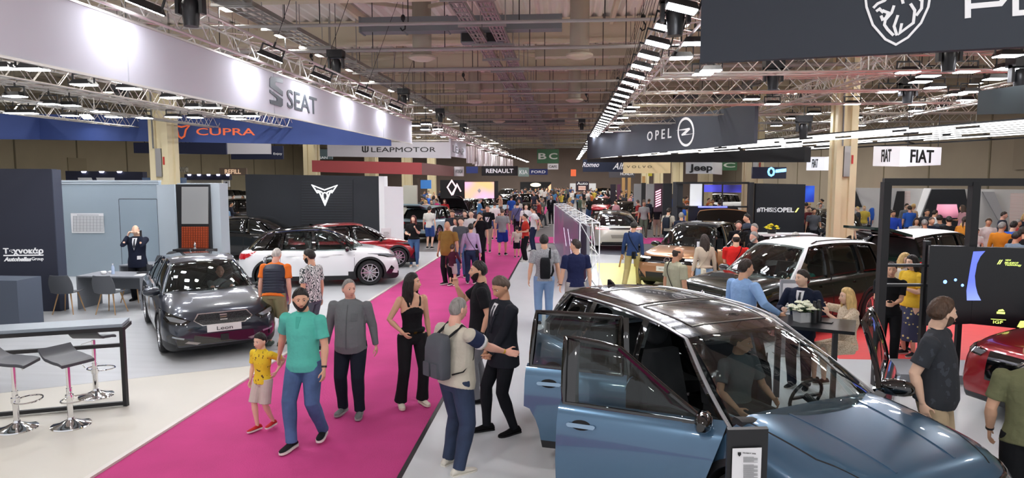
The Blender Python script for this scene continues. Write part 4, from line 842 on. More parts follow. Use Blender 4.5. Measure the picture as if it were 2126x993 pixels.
def door(c, d, paintm, pillm, glass, root, src, accent):
    which, side_, ang = d; sg = -1 if side_ == 'R' else 1; hw = c.hw; poly = door_poly(c, which); cb = MB(); cb.mi = 1
    bz = [(a, min(b, c.f('belt', a)-.0)) for a, b in poly]; th = hw*.22
    cb.prism([(a, b) for a, b in poly], (0, -hw*.83 if sg < 0 else hw*1.4, 0), X, Z, hw*.57)
    me = boolean(src, cb.mesh('cut', [paintm, CLAD, INT]), 'INTERSECT', which); me.name = 'door'
    # drop cap above the belt stays part of the shell
    lim = c.f('bot', 0)+.16*c.hk+.02
    for f in me.polygons:
        if f.material_index == 0 and f.center.z < lim: f.material_index = 1
    smooth_mesh(me, 32)
    hx = max(a for a, b in poly); hy = sg*(hw*.93); H = Vector((hx, hy, 0)); dn = link(me, ('front' if which == 'F' else 'rear')+'_door', root)
    i0, i1 = (1, 2) if which == 'F' else (3, 4); xl, xu = c.p['xl'], c.p['xu']; kids = []
    rows = [[c.side(xl[i0]+(xl[i1]-xl[i0])*j/6+(.03 if which=='F' and j==0 else 0), xu[i0]+(xu[i1]-xu[i0])*j/6, t, sg) for j in range(7)] for t in (.02, .25, .5, .75, .93)]
    outl = rows[0]+[r[-1] for r in rows[1:]]+rows[-1][-2::-1]+[r[0] for r in rows[-2:0:-1]]
    g = MB(); m_ = 7; vs = [q for r in rows for q in r]; n_ = len(vs); vs = vs+[q-Vector((0, sg*.006, 0)) for q in vs]; fs = []
    for a in range(4):
        for b in range(6): q = (a*m_+b, a*m_+b+1, (a+1)*m_+b+1, (a+1)*m_+b); q = q if sg < 0 else q[::-1]; fs += [q, tuple(v+n_ for v in reversed(q))]
    bd = list(range(7))+[a*7+6 for a in range(1, 5)]+[28+b for b in range(5, -1, -1)]+[a*7 for a in range(3, 0, -1)]
    for a, b in zip(bd, bd[1:]+bd[:1]): fs.append((a, b, b+n_, a+n_))
    g.add(vs, fs); g.obj('door_window', glass, dn, 179)
    mb = MB(); O2 = outl+[outl[0], outl[1]]; mb.tube(O2, .024, 6, ry=.03); mb.obj('door_window_frame', pillm, dn, 50)
    # inner black belt, B-side band
    mb = MB()
    j = -1 if which == 'F' else 0; a = [r[j] for r in rows]; mb.tube([q-Vector(((-.05 if which == 'F' else -.02), sg*.01, 0)) for q in a], .075 if which == 'F' else .05, 6, ry=.014, up=(0, 1, 0)); mb.obj('door_pillar', GRB, dn, 50)
    if which == 'F': mirror(c, sg, GRB, paintm, dn, True)
    xh = (.0 if which == 'F' else -.93)*c.k; zh = c.f('belt', xh)-.13; ax = 'left' if sg > 0 else 'right'
    patch(c.bvh, [(xh-.01, zh-.015), (xh+.2, zh-.015), (xh+.215, zh-.005), (xh+.215, zh+.008), (xh+.2, zh+.015), (xh-.01, zh+.015), (xh-.025, zh+.008), (xh-.025, zh-.005)], ax, None, m=HANDLE, name='door_handle', parent=dn, th=.028, res=.05)
    patch(c.bvh, arcpts(xh+.09, zh, .085, .04, 0, 360, 16)[:-1], ax, None, m=INT, name='handle_recess', parent=dn, th=.002, res=.05)
    # swing about the hinge; move the origin there
    for o in [dn]:
        for v in o.data.vertices: v.co -= H
    for ch in dn.children:
        for v in ch.data.vertices: v.co -= H
    dn.location = H; dn.rotation_euler = (0, 0, rad(ang) if sg < 0 else -rad(ang))
HANDLE = mat('polished handle', '8fa6ba', .12, .9)
# ---- fascia styles: coordinates (y, z) in metres for the front; mir() mirrors them
def st_generic(c, root, bvh, F, B, mir, wz, z, hi):
    h = c.p['H']; W = c.hw; e = .12 if not hi else .06
    zh = c.f('belt', c.p['L']/2-.12); g = [(-W*.5, zh-.16), (-W*.42, zh-.3), (W*.42, zh-.3), (W*.5, zh-.16), (W*.45, zh-.06), (-W*.45, zh-.06)]
    F(g, GRB, 'grille', th=.006, res=e)
    for q in ([(W*.52, zh-.08), (W*.86, zh-.02), (W*.9, zh-.1), (W*.56, zh-.17)],): F(q, HL, 'headlight', th=.008, res=e); F(mir(q), HL, 'headlight', th=.008, res=e)
    zo = c.f('bot', 1.9); F([(-W*.6, zo+.06), (W*.6, zo+.06), (W*.5, zo+.2), (-W*.5, zo+.2)], GRB, 'lower_intake', res=e)
    F([(-.26, zo+.22), (.26, zo+.22), (.26, zo+.33), (-.26, zo+.33)], PLATE, 'front_plate', th=.012, res=.3)
    zr = c.f('belt', -c.p['L']/2+.12); q = [(W*.5, zr-.14), (W*.92, zr-.16), (W*.93, zr-.02), (W*.55, zr-.05)]
    B(q, RL, 'taillight', th=.01, res=e); B(mir(q), RL, 'taillight', th=.01, res=e)
    B([(-.26, zo+.34), (.26, zo+.34), (.26, zo+.45), (-.26, zo+.45)], PLATE, 'rear_plate', th=.012, res=.3)
    B([(-W*.8, zo+.03), (W*.8, zo+.03), (W*.75, zo+.22), (-W*.75, zo+.22)], CLAD, 'rear_bumper', res=e)
def lettering_on(root, s, c_, w_, h_, m, nrm='front', dx=0., bvh=None):
    y, zc = c_; h, nn, i, d = bvh.ray_cast(Vector((6 if nrm == 'front' else -6, y, zc)), Vector((-1 if nrm == 'front' else 1, 0, 0)))
    U = Y if nrm == 'front' else -Y; return text(s, Vector((h.x+(.02+dx if nrm == 'front' else -.02-dx), y-w_/2 if nrm == 'front' else y+w_/2, zc-h_/2)), U, Z, w_, h_, m, root, name='lettering', th=.002)
def st_seat(c, root, bvh, F, B, mir, wz, z, hi):
    W = c.hw; e = .05
    g = [(-W*.50, .62), (-W*.36, .53), (W*.36, .53), (W*.50, .62), (W*.42, .715), (-W*.42, .715)]
    F(g, CHROME, 'grille_surround', th=.004, res=e); F([(a*.965, .622+(b-.622)*.86) for a, b in g], pattern('honeycomb grille', '0b0c0d', '2a2c30', 'voronoi', 45, .45, .3), 'grille', th=.010, res=e)
    for s_ in (1, -1):
        q = [(W*.54, .62), (W*.66, .56), (W*.90, .60), (W*.97, .70), (W*.95, .76), (W*.80, .72)]; q2 = [(W*.60, .63), (W*.68, .60), (W*.86, .63), (W*.91, .69), (W*.80, .685)]
        q = q if s_ > 0 else mir(q); q2 = q2 if s_ > 0 else mir(q2); F(q, GRB, 'headlight', th=.008, res=e); F(q2, HL, 'headlight_lens', th=.012, res=e)
        v = [(W*.50, .26), (W*.60, .33), (W*.86, .44), (W*.93, .40), (W*.90, .30), (W*.74, .25)]; v = v if s_ > 0 else mir(v); F(v, GRB, 'side_intake', th=.004, res=e)
        v = [(W*.66, .365), (W*.84, .41), (W*.85, .385), (W*.67, .34)]; v = v if s_ > 0 else mir(v); F(v, HL, 'fog_lamp', th=.01, res=e)
        v = [(W*.40, .265), (W*.60, .31), (W*.66, .285), (W*.46, .24)]; v = v if s_ > 0 else mir(v); F(v, STEEL, 'silver_blade', th=.012, res=e)
    F([(-W*.52, .24), (W*.52, .24), (W*.5, .40), (-W*.5, .40)], GRB, 'lower_intake', th=.004, res=e); F([(-.06, .27), (.06, .27), (.06, .37), (-.06, .37)], CLAD, 'radar_block', th=.02, res=e)
    F([(-.26, .425), (.26, .425), (.26, .535), (-.26, .535)], PLATE, 'front_plate', th=.03, res=.3)
    lettering_on(root, 'Leon', (0, .48), .24, .06, LB, bvh=bvh, dx=.03)
    for pl in ([(-.055, .68), (.055, .68), (.055, .66), (-.055, .66)], [(-.055, .648), (-.055, .628), (.03, .628), (.055, .64), (.055, .652)], [(-.055, .612), (.055, .612), (.055, .596), (-.055, .596)]): F(pl, CHROME, 'badge', th=.022, res=.3)
def st_side(c, root, bvh, F, B, mir, wz, z, hi):
    W = c.hw; e = .06; h = c.hk
    for s_ in (1, -1):
        q = [(W*.56, .68*h), (W*.9, .70*h), (W*.95, .80*h), (W*.8, .77*h)]; q = q if s_ > 0 else mir(q); F(q, GRB, 'headlight', th=.01, res=e); F([(a*.97, b+.01) for a, b in q], HL, 'headlight_lens', th=.014, res=e)
        sd = 'left' if s_ > 0 else 'right'; L = c.p['L']/2; zb = .82*h
        patch(bvh, [(-L+.07, zb), (-L+.50, zb+.12), (-L+.30, zb-.03), (-L+.10, zb-.09)], sd, None, m=RL, name='taillight', parent=root, th=.012, res=e)
        q = [(W*.55, zb-.02), (W*.93, zb-.08), (W*.93, zb+.06), (W*.6, zb+.06)]; B(q if s_ > 0 else mir(q), RL, 'taillight', th=.01, res=e)
        patch(bvh, [(L-.36, .30*h), (L-.2, .28*h), (L-.12, .42*h), (L-.2, .5*h)], sd, None, m=GRB, name='side_vent', parent=root, th=.004, res=e)
        patch(bvh, [(-L+.9, .78*h), (-L+1.08, .78*h), (-L+1.08, .92*h), (-L+.9, .92*h)], sd, None, m=root['_pm'] if False else c.pm, name='fuel_flap', parent=root, th=.003, res=.1) if s_ < 0 else None
    F([(-W*.5, .5*h), (W*.5, .5*h), (W*.42, .7*h), (-W*.42, .7*h)], GRB, 'grille', res=e); F([(-W*.6, .24), (W*.6, .24), (W*.5, .38), (-W*.5, .38)], GRB, 'lower_intake', res=e)
    B([(-.26, .55*h), (.26, .55*h), (.26, .65*h), (-.26, .65*h)], PLATE, 'rear_plate', th=.012, res=.3)
def st_5008(c, root, bvh, F, B, mir, wz, z, hi):
    W = c.hw; e = .06
    for s_ in (1, -1):
        q = [(W*.52, .80), (W*.9, .86), (W*.96, .82), (W*.94, .74), (W*.6, .70)]; F(q if s_ > 0 else mir(q), GRB, 'headlight', th=.01, res=e)
        q = [(W*.60, .79), (W*.88, .83), (W*.90, .77), (W*.65, .73)]; F(q if s_ > 0 else mir(q), HL, 'headlight_lens', th=.016, res=e)
        for j in range(3):
            q = [(W*(.5+.1*j), .60), (W*(.54+.1*j), .60), (W*(.44+.1*j), .44), (W*(.40+.1*j), .44)]; F(q if s_ > 0 else mir(q), HL, 'running_light_claw', th=.012, res=.3)
        q = [(W*.5, .90), (W*.93, .88), (W*.93, .98), (W*.55, 1.0)]; B(q if s_ > 0 else mir(q), RL, 'taillight', th=.01, res=e)
    F([(-W*.55, .42), (W*.55, .42), (W*.6, .76), (-W*.6, .76)], pattern('dotted grille', '0b0c0e', '5b7f9b', 'voronoi', 22, .75, .3), 'grille', res=e)
    # bonnet creases
    for s_ in (1, -1): patch(bvh, strip([(1.28, s_*.74), (1.9, s_*.70), (2.28, s_*.56)], .012), 'top', None, m=INT, name='bonnet_gap', parent=root, th=.0006, res=.08, off=.001)
    for s_ in (1, -1): patch(bvh, strip([(1.35, s_*.38), (2.2, s_*.30)], .02), 'top', None, m=c.pm, name='bonnet_crease', parent=root, th=.006, res=.06, off=.001)
def st_wsuv(c, root, bvh, F, B, mir, wz, z, hi):
    W = c.hw; e = .06
    for s_ in (1, -1):
        q = [(W*.55, .84), (W*.93, .86), (W*.95, .78), (W*.6, .76)]; F(q if s_ > 0 else mir(q), GRB, 'headlight', th=.01, res=e); q = [(a*.98, .81+(b-.81)*.6) for a, b in q]; F(q if s_ > 0 else mir(q), HL, 'headlight_lens', th=.016, res=e)
        q = [(W*.5, .88), (W*.93, .9), (W*.93, 1.), (W*.55, 1.)]; B(q if s_ > 0 else mir(q), RL, 'taillight', th=.01, res=e)
    F([(-W*.5, .5), (W*.5, .5), (W*.5, .84), (-W*.5, .84)], GRB, 'grille', res=e); F(strip([(-.10, .70), (0, .78), (.10, .70)], .03), CHROME, 'badge', th=.02, res=.3); F(strip([(-.10, .76), (0, .84), (.10, .76)], .03), CHROME, 'badge', th=.02, res=.3)
    F([(-.26, .5), (.26, .5), (.26, .61), (-.26, .61)], PLATE, 'front_plate', th=.03, res=.3)
def st_opel(c, root, bvh, F, B, mir, wz, z, hi):
    W = c.hw; e = .06
    F([(-W*.93, .70), (W*.93, .70), (W*.95, .86), (-W*.95, .86)], GRB, 'black_visor_panel', th=.006, res=e)
    for s_ in (1, -1):
        q = [(W*.5, .80), (W*.94, .80), (W*.94, .85), (W*.5, .84)]; F(q if s_ > 0 else mir(q), emi('daylight strip', 'f4f6ff', 1.2), 'headlight', th=.012, res=e)
        q = [(W*.62, .30), (W*.85, .32), (W*.9, .52), (W*.8, .5)]; F(q if s_ > 0 else mir(q), CLAD, 'side_intake', th=.006, res=e)
        q = [(W*.5, .88), (W*.93, .9), (W*.93, 1.), (W*.55, 1.)]; B(q if s_ > 0 else mir(q), RL, 'taillight', th=.01, res=e)
    F([(-W*.6, .24), (W*.6, .24), (W*.62, .46), (-W*.62, .46)], CLAD, 'lower_intake', res=e); F([(-.27, .50), (.27, .50), (.27, .62), (-.27, .62)], PLATE, 'front_plate', th=.03, res=.3)
    lettering_on(root, 'NEO GRANDLAND', (0, .56), .38, .03, LB, bvh=bvh, dx=.03)
    F(strip([(.075*math.cos(t), .78+.075*math.sin(t)) for t in [2*math.pi*j/20 for j in range(21)]], .014), CHROME, 'badge', th=.02, res=.4); F(strip([(-.10, .785), (.02, .79), (-.02, .77), (.10, .775)], .014), CHROME, 'badge', th=.02, res=.4)
def st_coupe(c, root, bvh, F, B, mir, wz, z, hi):
    W = c.hw; e = .06; zb = .86
    B([(-W*.93, zb-.02), (W*.93, zb-.02), (W*.93, zb+.05), (-W*.93, zb+.05)], mat('dark light bar', '24181a', .1), 'light_bar', th=.008, res=e)
    for s_ in (1, -1): q = [(W*.42, zb-.01), (W*.93, zb-.01), (W*.93, zb+.045), (W*.45, zb+.03)]; B(q if s_ > 0 else mir(q), emi('lit red lamp', 'ff3a48', 1.6), 'taillight', th=.012, res=e)
    B([(-.3, .5), (.3, .5), (.34, .64), (-.34, .64)], mat('plate recess', '8f8a80', .5), 'plate_recess', th=.004, res=e); B([(-W*.75, .2), (W*.75, .2), (W*.7, .36), (-W*.7, .36)], CLAD, 'diffuser', th=.006, res=e)
    F([(-W*.5, .4), (W*.5, .4), (W*.42, .6), (-W*.42, .6)], GRB, 'grille', res=e)
def mk(base, pm, **kw): c = Car(base, **kw); c.pm = pm; return c
P_LEON = paint('slate blue grey paint', '2c323d', .5, .28); P_WHITE = paint('white car paint', 'e6e8ea', 0, .3); P_RED = paint('deep red paint', '9c1420', .3, .25)
P_ROOFW = mat('white roof paint', 'f2f3f4', .4)
P_5008 = paint('steel blue metallic paint', '4a6d8a', .5, .28); P_GREEN = paint('very dark green paint', '131d17', .3, .2); P_BRONZE = paint('bronze paint', 'b3835c', .5, .3)
P_SILV = paint('warm silver paint', 'c6c1b4', .3, .3); P_DGREEN = paint('dark green paint', '14322a', .3, .22); P_LBLUE = paint('pale blue paint', 'a9c4cf', .2, .3); P_GREY = paint('dark grey paint', '3c3d46', .5, .28)
car_big = mk(Car.SUV, P_5008, L=4.79, W=1.895, H=1.70, xf=1.47, xr=-1.43, rw=.37, roof=[(-2.05, 1.51), (-1.6, 1.57), (-1, 1.595), (-.3, 1.59), (.1, 1.555), (.35, 1.49)], xl=[1.20, 1.06, -.08, -.17, -1.04, -1.13, -1.72, -1.95], wsc=1.42, xu=[.36, .27, -.12, -.21, -1.02, -1.10, -1.62, -1.86])
if 1:
    r = build_car(car_big, 'suv', 'large steel blue suv with black roof and open doors in the lower right foreground', (1.422, 6.60), -1.071, P_5008, 2, PBLACK, True, spokes=5, style=st_5008, doors=(('F', 'R', 44), ('B', 'R', 50), ('F', 'L', 56)), pillm=GRB, glass=GL_SEE)
    c = car_big; mb = MB(); rows = []   # satin trim sweeping along the roof edge and down to the bonnet
    for sg in (-1, 1):
        mb = MB(); pts = [c.side(c.p['xl'][7]+.1, c.p['xu'][7]+.02, .05, sg)]+[c.side(c.p['xl'][7]+.06*j, c.p['xu'][7]+.06*j, .3+.2*j, sg) for j in (0, 1, 2)]
        n = 22
        for j in range(n+1): x = c.p['xu'][6]+(c.p['xu'][0]-c.p['xu'][6])*j/n; q = c.side(x, x, 1., sg); q = Vector((q.x, c.side(c.p['xl'][3], x, .97, sg).y, q.z+.0)); pts.append(q)
        for t in (.8, .6, .4, .2, .02): pts.append(c.side(c.p['xl'][0], c.p['xu'][0], t, sg))
        mb.tube([q+Vector((0, sg*.022, .0)) for q in pts], .008, 6, ry=.02, up=(0, sg, .0)); mb.obj('satin_roof_trim', mat('satin silver trim', 'c4c8cd', .3, .7), r, 50)
    # panoramic roof outline, bonnet badge free
    mb = MB(); pr = [(u, v) for u, v in [(.06, -.72), (.06, .72), (.45, .76), (.45, -.76)]]
    def rp(u, v): q = c.roofpt(u, v); return q+Z*.004
    for quad in ([(.07, -.74), (.07, .74), (.36, .78), (.36, -.78)], [(.40, -.78), (.40, .78), (.74, .76), (.74, -.76)]):
        mb = MB(); pts = []
        for a, b in zip(quad, quad[1:]+quad[:1]):
            for j in range(10): pts.append(rp(a[0]+(b[0]-a[0])*j/10, a[1]+(b[1]-a[1])*j/10))
        mb.tube(pts+[pts[0]], .006, 5); mb.obj('sunroof_seam', STEEL, r, 60)
def dcar(c, nm, lab, at, th, pm, **kw): return build_car(c, nm, lab, at, rad(th), pm, **kw)
dcar(mk(Car.HATCH, P_LEON, L=4.37, W=1.80, H=1.456, xf=1.36, xr=-1.38), 'hatchback', 'dark slate grey hatchback facing the camera with script on its white front plate', (-6.86, 12.15), -52.7, P_LEON, see=True, style=st_seat, doors=(('F', 'L', 40),), pillm=P_LEON)
dcar(mk(Car.HATCH, P_WHITE, L=4.15, W=1.78, H=1.54, xf=1.30, xr=-1.27, rw=.34, gap=.04), 'small_suv', 'white small suv with black roof seen from its right side', (-6.75, 18.1), 17.5, P_WHITE, roofm=PBLACK, see=True, style=st_side, spokes=10, rails=True)
dcar(mk(Car.HATCH, P_RED, L=4.06, W=1.78, H=1.45, xf=1.27, xr=-1.3), 'hatchback', 'dark red hatchback parked behind the white small suv', (-6.9, 21.3), 30, P_RED, style=st_side, spokes=10)
dcar(mk(Car.HATCH, PBLACK, L=4.4, W=1.84, H=1.52, rw=.34), 'crossover', 'black crossover behind the white small suv in front of the dark logo wall', (-11.0, 23.5), -5, PBLACK, style=st_side, spokes=5)
dcar(mk(Car.SUV, P_GREEN, L=4.6, W=1.88, H=1.70), 'suv', 'very dark green suv with a white roof beside the high black table', (4.42, 13.6), 211.8, P_GREEN, roofm=P_ROOFW, see=True, style=st_wsuv, rails=True, apm=P_ROOFW)
dcar(mk(Car.SUV, P_BRONZE, L=4.38, W=1.86, H=1.66), 'suv', 'bronze suv with black roof and an open front door facing the camera', (3.72, 19.25), 238.7, P_BRONZE, roofm=PBLACK, see=True, style=st_opel, doors=(('F', 'L', 62),))
dcar(mk(Car.COUPE, P_SILV, L=4.9, W=1.95, H=1.50), 'coupe', 'warm silver coupe seen from behind with lit red tail lamps', (2.03, 29.1), 92, P_SILV, roofm=PBLACK, style=st_coupe, clad=False)
dcar(mk(Car.SUV, P_DGREEN, L=4.3, W=1.8, H=1.6), 'suv', 'dark green suv with white roof and raised tailgate seen behind the black display frame', (9.4, 18.0), 32, P_DGREEN, roofm=P_ROOFW, style=st_generic, tail_open=True)
dcar(mk(Car.SUV, P_RED, L=4.5, W=1.89, H=1.66), 'suv', 'glossy red suv entering at the right edge of the picture', (7.3, 8.65), 200, P_RED, roofm=PBLACK, see=True, style=st_wsuv)
dcar(mk(Car.SUV, P_LBLUE, L=4.2, W=1.8, H=1.6), 'suv', 'pale blue suv with its tailgate raised left of the pink aisle', (-6.2, 31.5), 75, P_LBLUE, lod=1, style=st_generic, tail_open=True)
dcar(mk(Car.SUV, P_BRONZE, L=4.38, W=1.86, H=1.66), 'suv', 'bronze suv with raised bonnet behind the bronze suv with the open door', (5.4, 24.4), 262, P_BRONZE, lod=1, style=st_generic, hood_open=True)
# ================================================================ STANDS AND FURNITURE
def boxo(name, x0, x1, y0, y1, z0, z1, m, label=None, cat=None, parent=None, group=None):
    mb = MB(); mb.bx(x0, x1, y0, y1, z0, z1); o = mb.obj(name, m, parent)
    if label: setp(o, label, cat, group)
    return o
NAVYP = mat('dark navy panel', '2b2f3f', .6); GRW = mat('pale blue grey panel', '9aa9b3', .6); GRW2 = mat('pale blue grey panel edge', 'b2bdc5', .6); DKW = mat('near black panel', '20242b', .6)
# navy block with dealer lettering, low cabinet beside it
nb = Pan('stand_wall', (-260, 349, 690, 13.2), (126, 351, 668, 13.7), .2, NAVYP, 'dark navy stand wall with white dealer lettering at the left edge', 'wall panel')
nb.text('Τεχνοκάρ', 8, 91, 515, 530, LW, bold=.03); nb.text('Autohellas', 9, 66, 534, 543, LW, bold=.03, shear=.3); nb.text('Group', 67, 91, 534, 543, LW); nb.shape('underline', [[(8, 529.5), (91, 528.5), (91, 531), (8, 532)]], LW)
mb = MB(); a = nb.pt(1, 0); mb.bx(a.x, a.x+.02, a.y, a.y+.25, .02, 3.1); mb.obj('panel_edge', mat('navy edge', '3b4152', .5), nb.o)
q = atz(37, 660, .02); boxo('plinth', -14.5, aty(37, 620, 11.9).x, 11.9, 12.5, .02, aty(20, 583, 11.9).z, mat('slate panel', '515a69', .6), 'slate grey plinth in front of the navy stand wall', 'plinth')
# office: back wall, door, side wall, returns
yb = 18.6; x0 = aty(118, 500, yb).x; x1 = aty(335, 500, yb).x; zt = aty(200, 378, yb).z
ow = boxo('office_wall', -15.2, x1, yb, yb+.12, .02, zt, GRW, 'pale blue grey office wall with a flush door behind the standing man', 'wall panel')
dx0 = aty(252, 500, yb).x; dx1 = aty(330, 500, yb).x; dz = aty(290, 414, yb).z
d = boxo('flush_door', dx0, dx1, yb-.012, yb, .03, dz, mat('pale door leaf', '93a3ae', .6), parent=ow)
for a in ((dx0-.012, dx0, .03, dz), (dx1, dx1+.012, .03, dz), (dx0, dx1, dz, dz+.012)): mb = MB(); mb.bx(a[0], a[1], yb-.014, yb, a[2], a[3]); mb.obj('door_gap', INT, ow)
mb = MB(); mb.lathe([(0, 0), (.03, 0), (.03, .04), (0, .04)], (dx0+.1, yb-.055, 1.0), 12, 'y'); mb.obj('door_lock', STEEL, d)
mb = MB(); mb.bx(-15.2, x1, yb-.02, yb+.14, zt, zt+.05); mb.bx(-15.2, x1, yb-.024, yb-.02, zt-.06, zt-.02); mb.obj('top_rail', GRW2, ow)
nt = Pan('paper_notice', (149, 443, 484, yb-.02), (217, 443, 484, yb-.02), .004, WHITEP, 'white paper timetable taped to the pale office wall', 'notice')
nt.shape('printed_table', [[(152, 449+2.4*j), (214, 449+2.4*j), (214, 449.6+2.4*j), (152, 449.6+2.4*j)] for j in range(14)]+[[(152+7*j, 449), (152.5+7*j, 449), (152.5+7*j, 481), (152+7*j, 481)] for j in range(10)]+[[(160, 446), (205, 446), (205, 447), (160, 447)]], mat('grey print', '8a8d92', .6), th=.001)
sw = Pan('office_side_wall', (335, 384, 604, 18.6), (371, 383, 590, 16.75), .12, GRW2, 'pale grey oblique side wall of the office running towards the orange lattice display', 'wall panel')
xa = aty(366, 450, 16.4).x; xb = aty(437, 450, 16.4).x; xc = aty(447, 450, 16.4).x
sw2 = boxo('stand_wall', xa+.02, xc+.1, 16.47, 16.9, .02, aty(400, 381, 16.4).z, GRW2, 'pale grey wall block framing the orange lattice display', 'wall panel')
fr = Pan('lattice_display', (371, 383, 528, 16.34), (438, 383, 528, 16.34), .1, BLACKM, 'black framed display with grey screen and orange lattice panel', 'display')
fr.shape('grey_screen', [[(378, 388), (433, 388), (433, 465), (378, 465)]], mat('grey screen', '9b9d9c', .5), th=.02)
fr.shape('orange_lattice', [[(378, 471), (433, 471), (433, 518), (378, 518)]], mat('orange lattice', 'c5572a', .6), th=.01)
fr.shape('lattice_bars', [[(381+5*j, 471), (382.3+5*j, 471), (382.3+5*j, 518), (381+5*j, 518)] for j in range(11)]+[[(378, 473+5*j), (433, 473+5*j), (433, 474.3+5*j), (378, 474.3+5*j)] for j in range(9)], mat('dark orange bars', '8f3a1a', .6), th=.03)
mb = MB(); mb.lathe([(0, 0), (.05, 0), (.05, .02), (.02, .05), (.035, .1), (.012, .16), (0, .2)], n=14); o = mb.obj('figurine', CHROME, None, 40); o.location = (aty(405, 515, 16.1).x, 16.1, .02+aty(405, 517, 16.1).z-.02); setp(o, 'small silver ornament standing before the orange lattice', 'ornament')
boxo('display_ledge', o.location.x-.5, o.location.x+.5, 15.95, 16.25, .02, o.location.z, BLACKM, 'low black ledge carrying the silver ornament', 'ledge')
# background stands behind the office
bs = Pan('stand_fascia', (137, 355, 380, 27), (297, 357, 380, 27), .3, mat('midnight panel', '23263c', .6), 'midnight blue stand fascia with small spotlights above the office', 'fascia')
for j in range(3): bs.shape('spot', [[(170+37*j, 356), (180+37*j, 356), (178+37*j, 359), (172+37*j, 359)]], emi('spot glow', 'dfe0ff', 4), th=.05)
bs.shape('white_stripe', [[(162, 369), (190, 369), (194, 378), (164, 378)], [(200, 369), (238, 369), (238, 378), (203, 378)]], WHITEP)
bs2 = Pan('stand_wall', (296, 369, 390, 26), (380, 369, 400, 26), .3, mat('steel blue panel', '5d7391', .6), 'steel blue stand wall just above the office', 'wall panel')
wc = Pan('wall_sign', (372, 348, 358, 30), (391, 348, 358, 30), .02, mat('grey wall plate', 'b9b3a2', .7), 'small WC sign on the far left wall', 'sign'); wc.text('WC', 373, 390, 346, 359, mat('grey letters', '6f6b60', .6))
rf = Pan('stand_fascia', (383, 362, 374, 34), (476, 363, 374, 34), .3, mat('midnight panel', '23263c', .6), 'midnight blue fascia with three spotlights left of the dark logo wall', 'fascia')
for j in range(5): rf.shape('spot', [[(390+20*j, 362), (397+20*j, 362), (396+20*j, 365), (391+20*j, 365)]], emi('spot glow', 'dfe0ff', 4), th=.05)
rl = Pan('wall_sign', (456, 349, 364, 40), (512, 349, 364, 40), .1, mat('brown sign', '8c7a6c', .6), 'brown sign with pale peach lettering left of the dark logo wall', 'sign'); rl.text('REFILL', 467, 500, 352, 361, mat('peach letters', 'f5cfae', .5, emit='f5cfae', estr=.4), bold=.02)
wp = Pan('stand_wall', (386, 374, 420, 34.5), (462, 374, 420, 34.5), .2, mat('pale cream stand wall', 'd8d4c4', .6), 'pale cream stand wall behind the raised car lids on the left', 'wall panel'); lp = Pan('wall_sign', (464, 375, 388, 34), (476, 375, 388, 34), .1, WHITEP, 'small white sign with a black diamond beside the midnight fascia', 'sign'); lp.shape('diamond', [[(470, 377), (473, 381), (470, 386), (467, 381)]], LB)
# dark logo wall
lw = Pan('logo_wall', (515, 362, 530, 25.), (790, 366, 528, 25.3), .25, DKW, 'near black stand wall with an illuminated white triangular emblem', 'wall panel')
lw.shape('ribbed_panel', [[(625, 373.5), (733, 374), (733, 522), (625, 523)]], mat('ribbed black panel', '1a1d23', .5), th=.03)
for j in range(26): 
    if j == 0: G = []
    G.append([(627, 377+5.4*j), (731, 377.3+5.4*j), (731, 378.5+5.4*j), (627, 378.2+5.4*j)])
lw.shape('ribs', G, mat('rib edge', '2c3038', .5), th=.045)
tri = [(648, 385), (675, 395), (702, 385), (696, 398), (690, 397), (676, 427), (661, 397), (655, 398)]
def mp(L): return [(674.5+(a-872)/3.425, 340+b/3.425) for a, b in L]
EMW = emi('lit white emblem', 'ffffff', 3.2)
lw.shape('emblem_outer', [mp([(785, 153), (872, 187), (960, 155), (925, 205), (915, 195), (876, 293), (835, 200), (822, 207)])], EMW, stroke=.032, close=True, th=.07)
lw.shape('emblem_inner', [mp([(873, 205), (890, 212), (893, 235), (876, 275), (860, 238), (860, 212)])], EMW, stroke=.028, close=True, th=.07)
lw.shape('emblem_wing', [mp([(822, 190), (845, 198), (856, 205)])], EMW, stroke=.03, th=.07); lw.shape('emblem_wing', [mp([(925, 190), (900, 198), (890, 205)])], EMW, stroke=.03, th=.07)
ww = Pan('stand_wall', (789, 366, 528, 25.0), (800, 366, 528, 25.0), .5, WHITEP, 'narrow white wall end beside the dark logo wall', 'wall panel'); w3 = Pan('stand_wall', (799, 387, 526, 25.0), (839, 388, 523, 25.5), 1.1, WHITEP, 'low white wall block at the end of the dark logo wall beside the aisle', 'wall panel')
w4 = Pan('stand_wall', (838, 385, 445, 34), (866, 385, 445, 34), .2, mat('pale lit wall', 'd5d6c8', .6), 'pale wall with two small spotlights beyond the low white block', 'wall panel')
w5 = Pan('stand_wall', (866, 370, 420, 36), (872, 370, 420, 36), .2, mat('brown post', '4a3d34', .6), 'brown post beside the pale wall beyond the white block', 'wall panel'); w6 = Pan('screen', (873, 374, 392, 45), (895, 374, 392, 45), .1, mat('bright blue panel', '3f7ac0', .4, emit='3f7ac0', estr=.3), 'bright blue panel behind the crowd left of the diamond logo', 'panel')
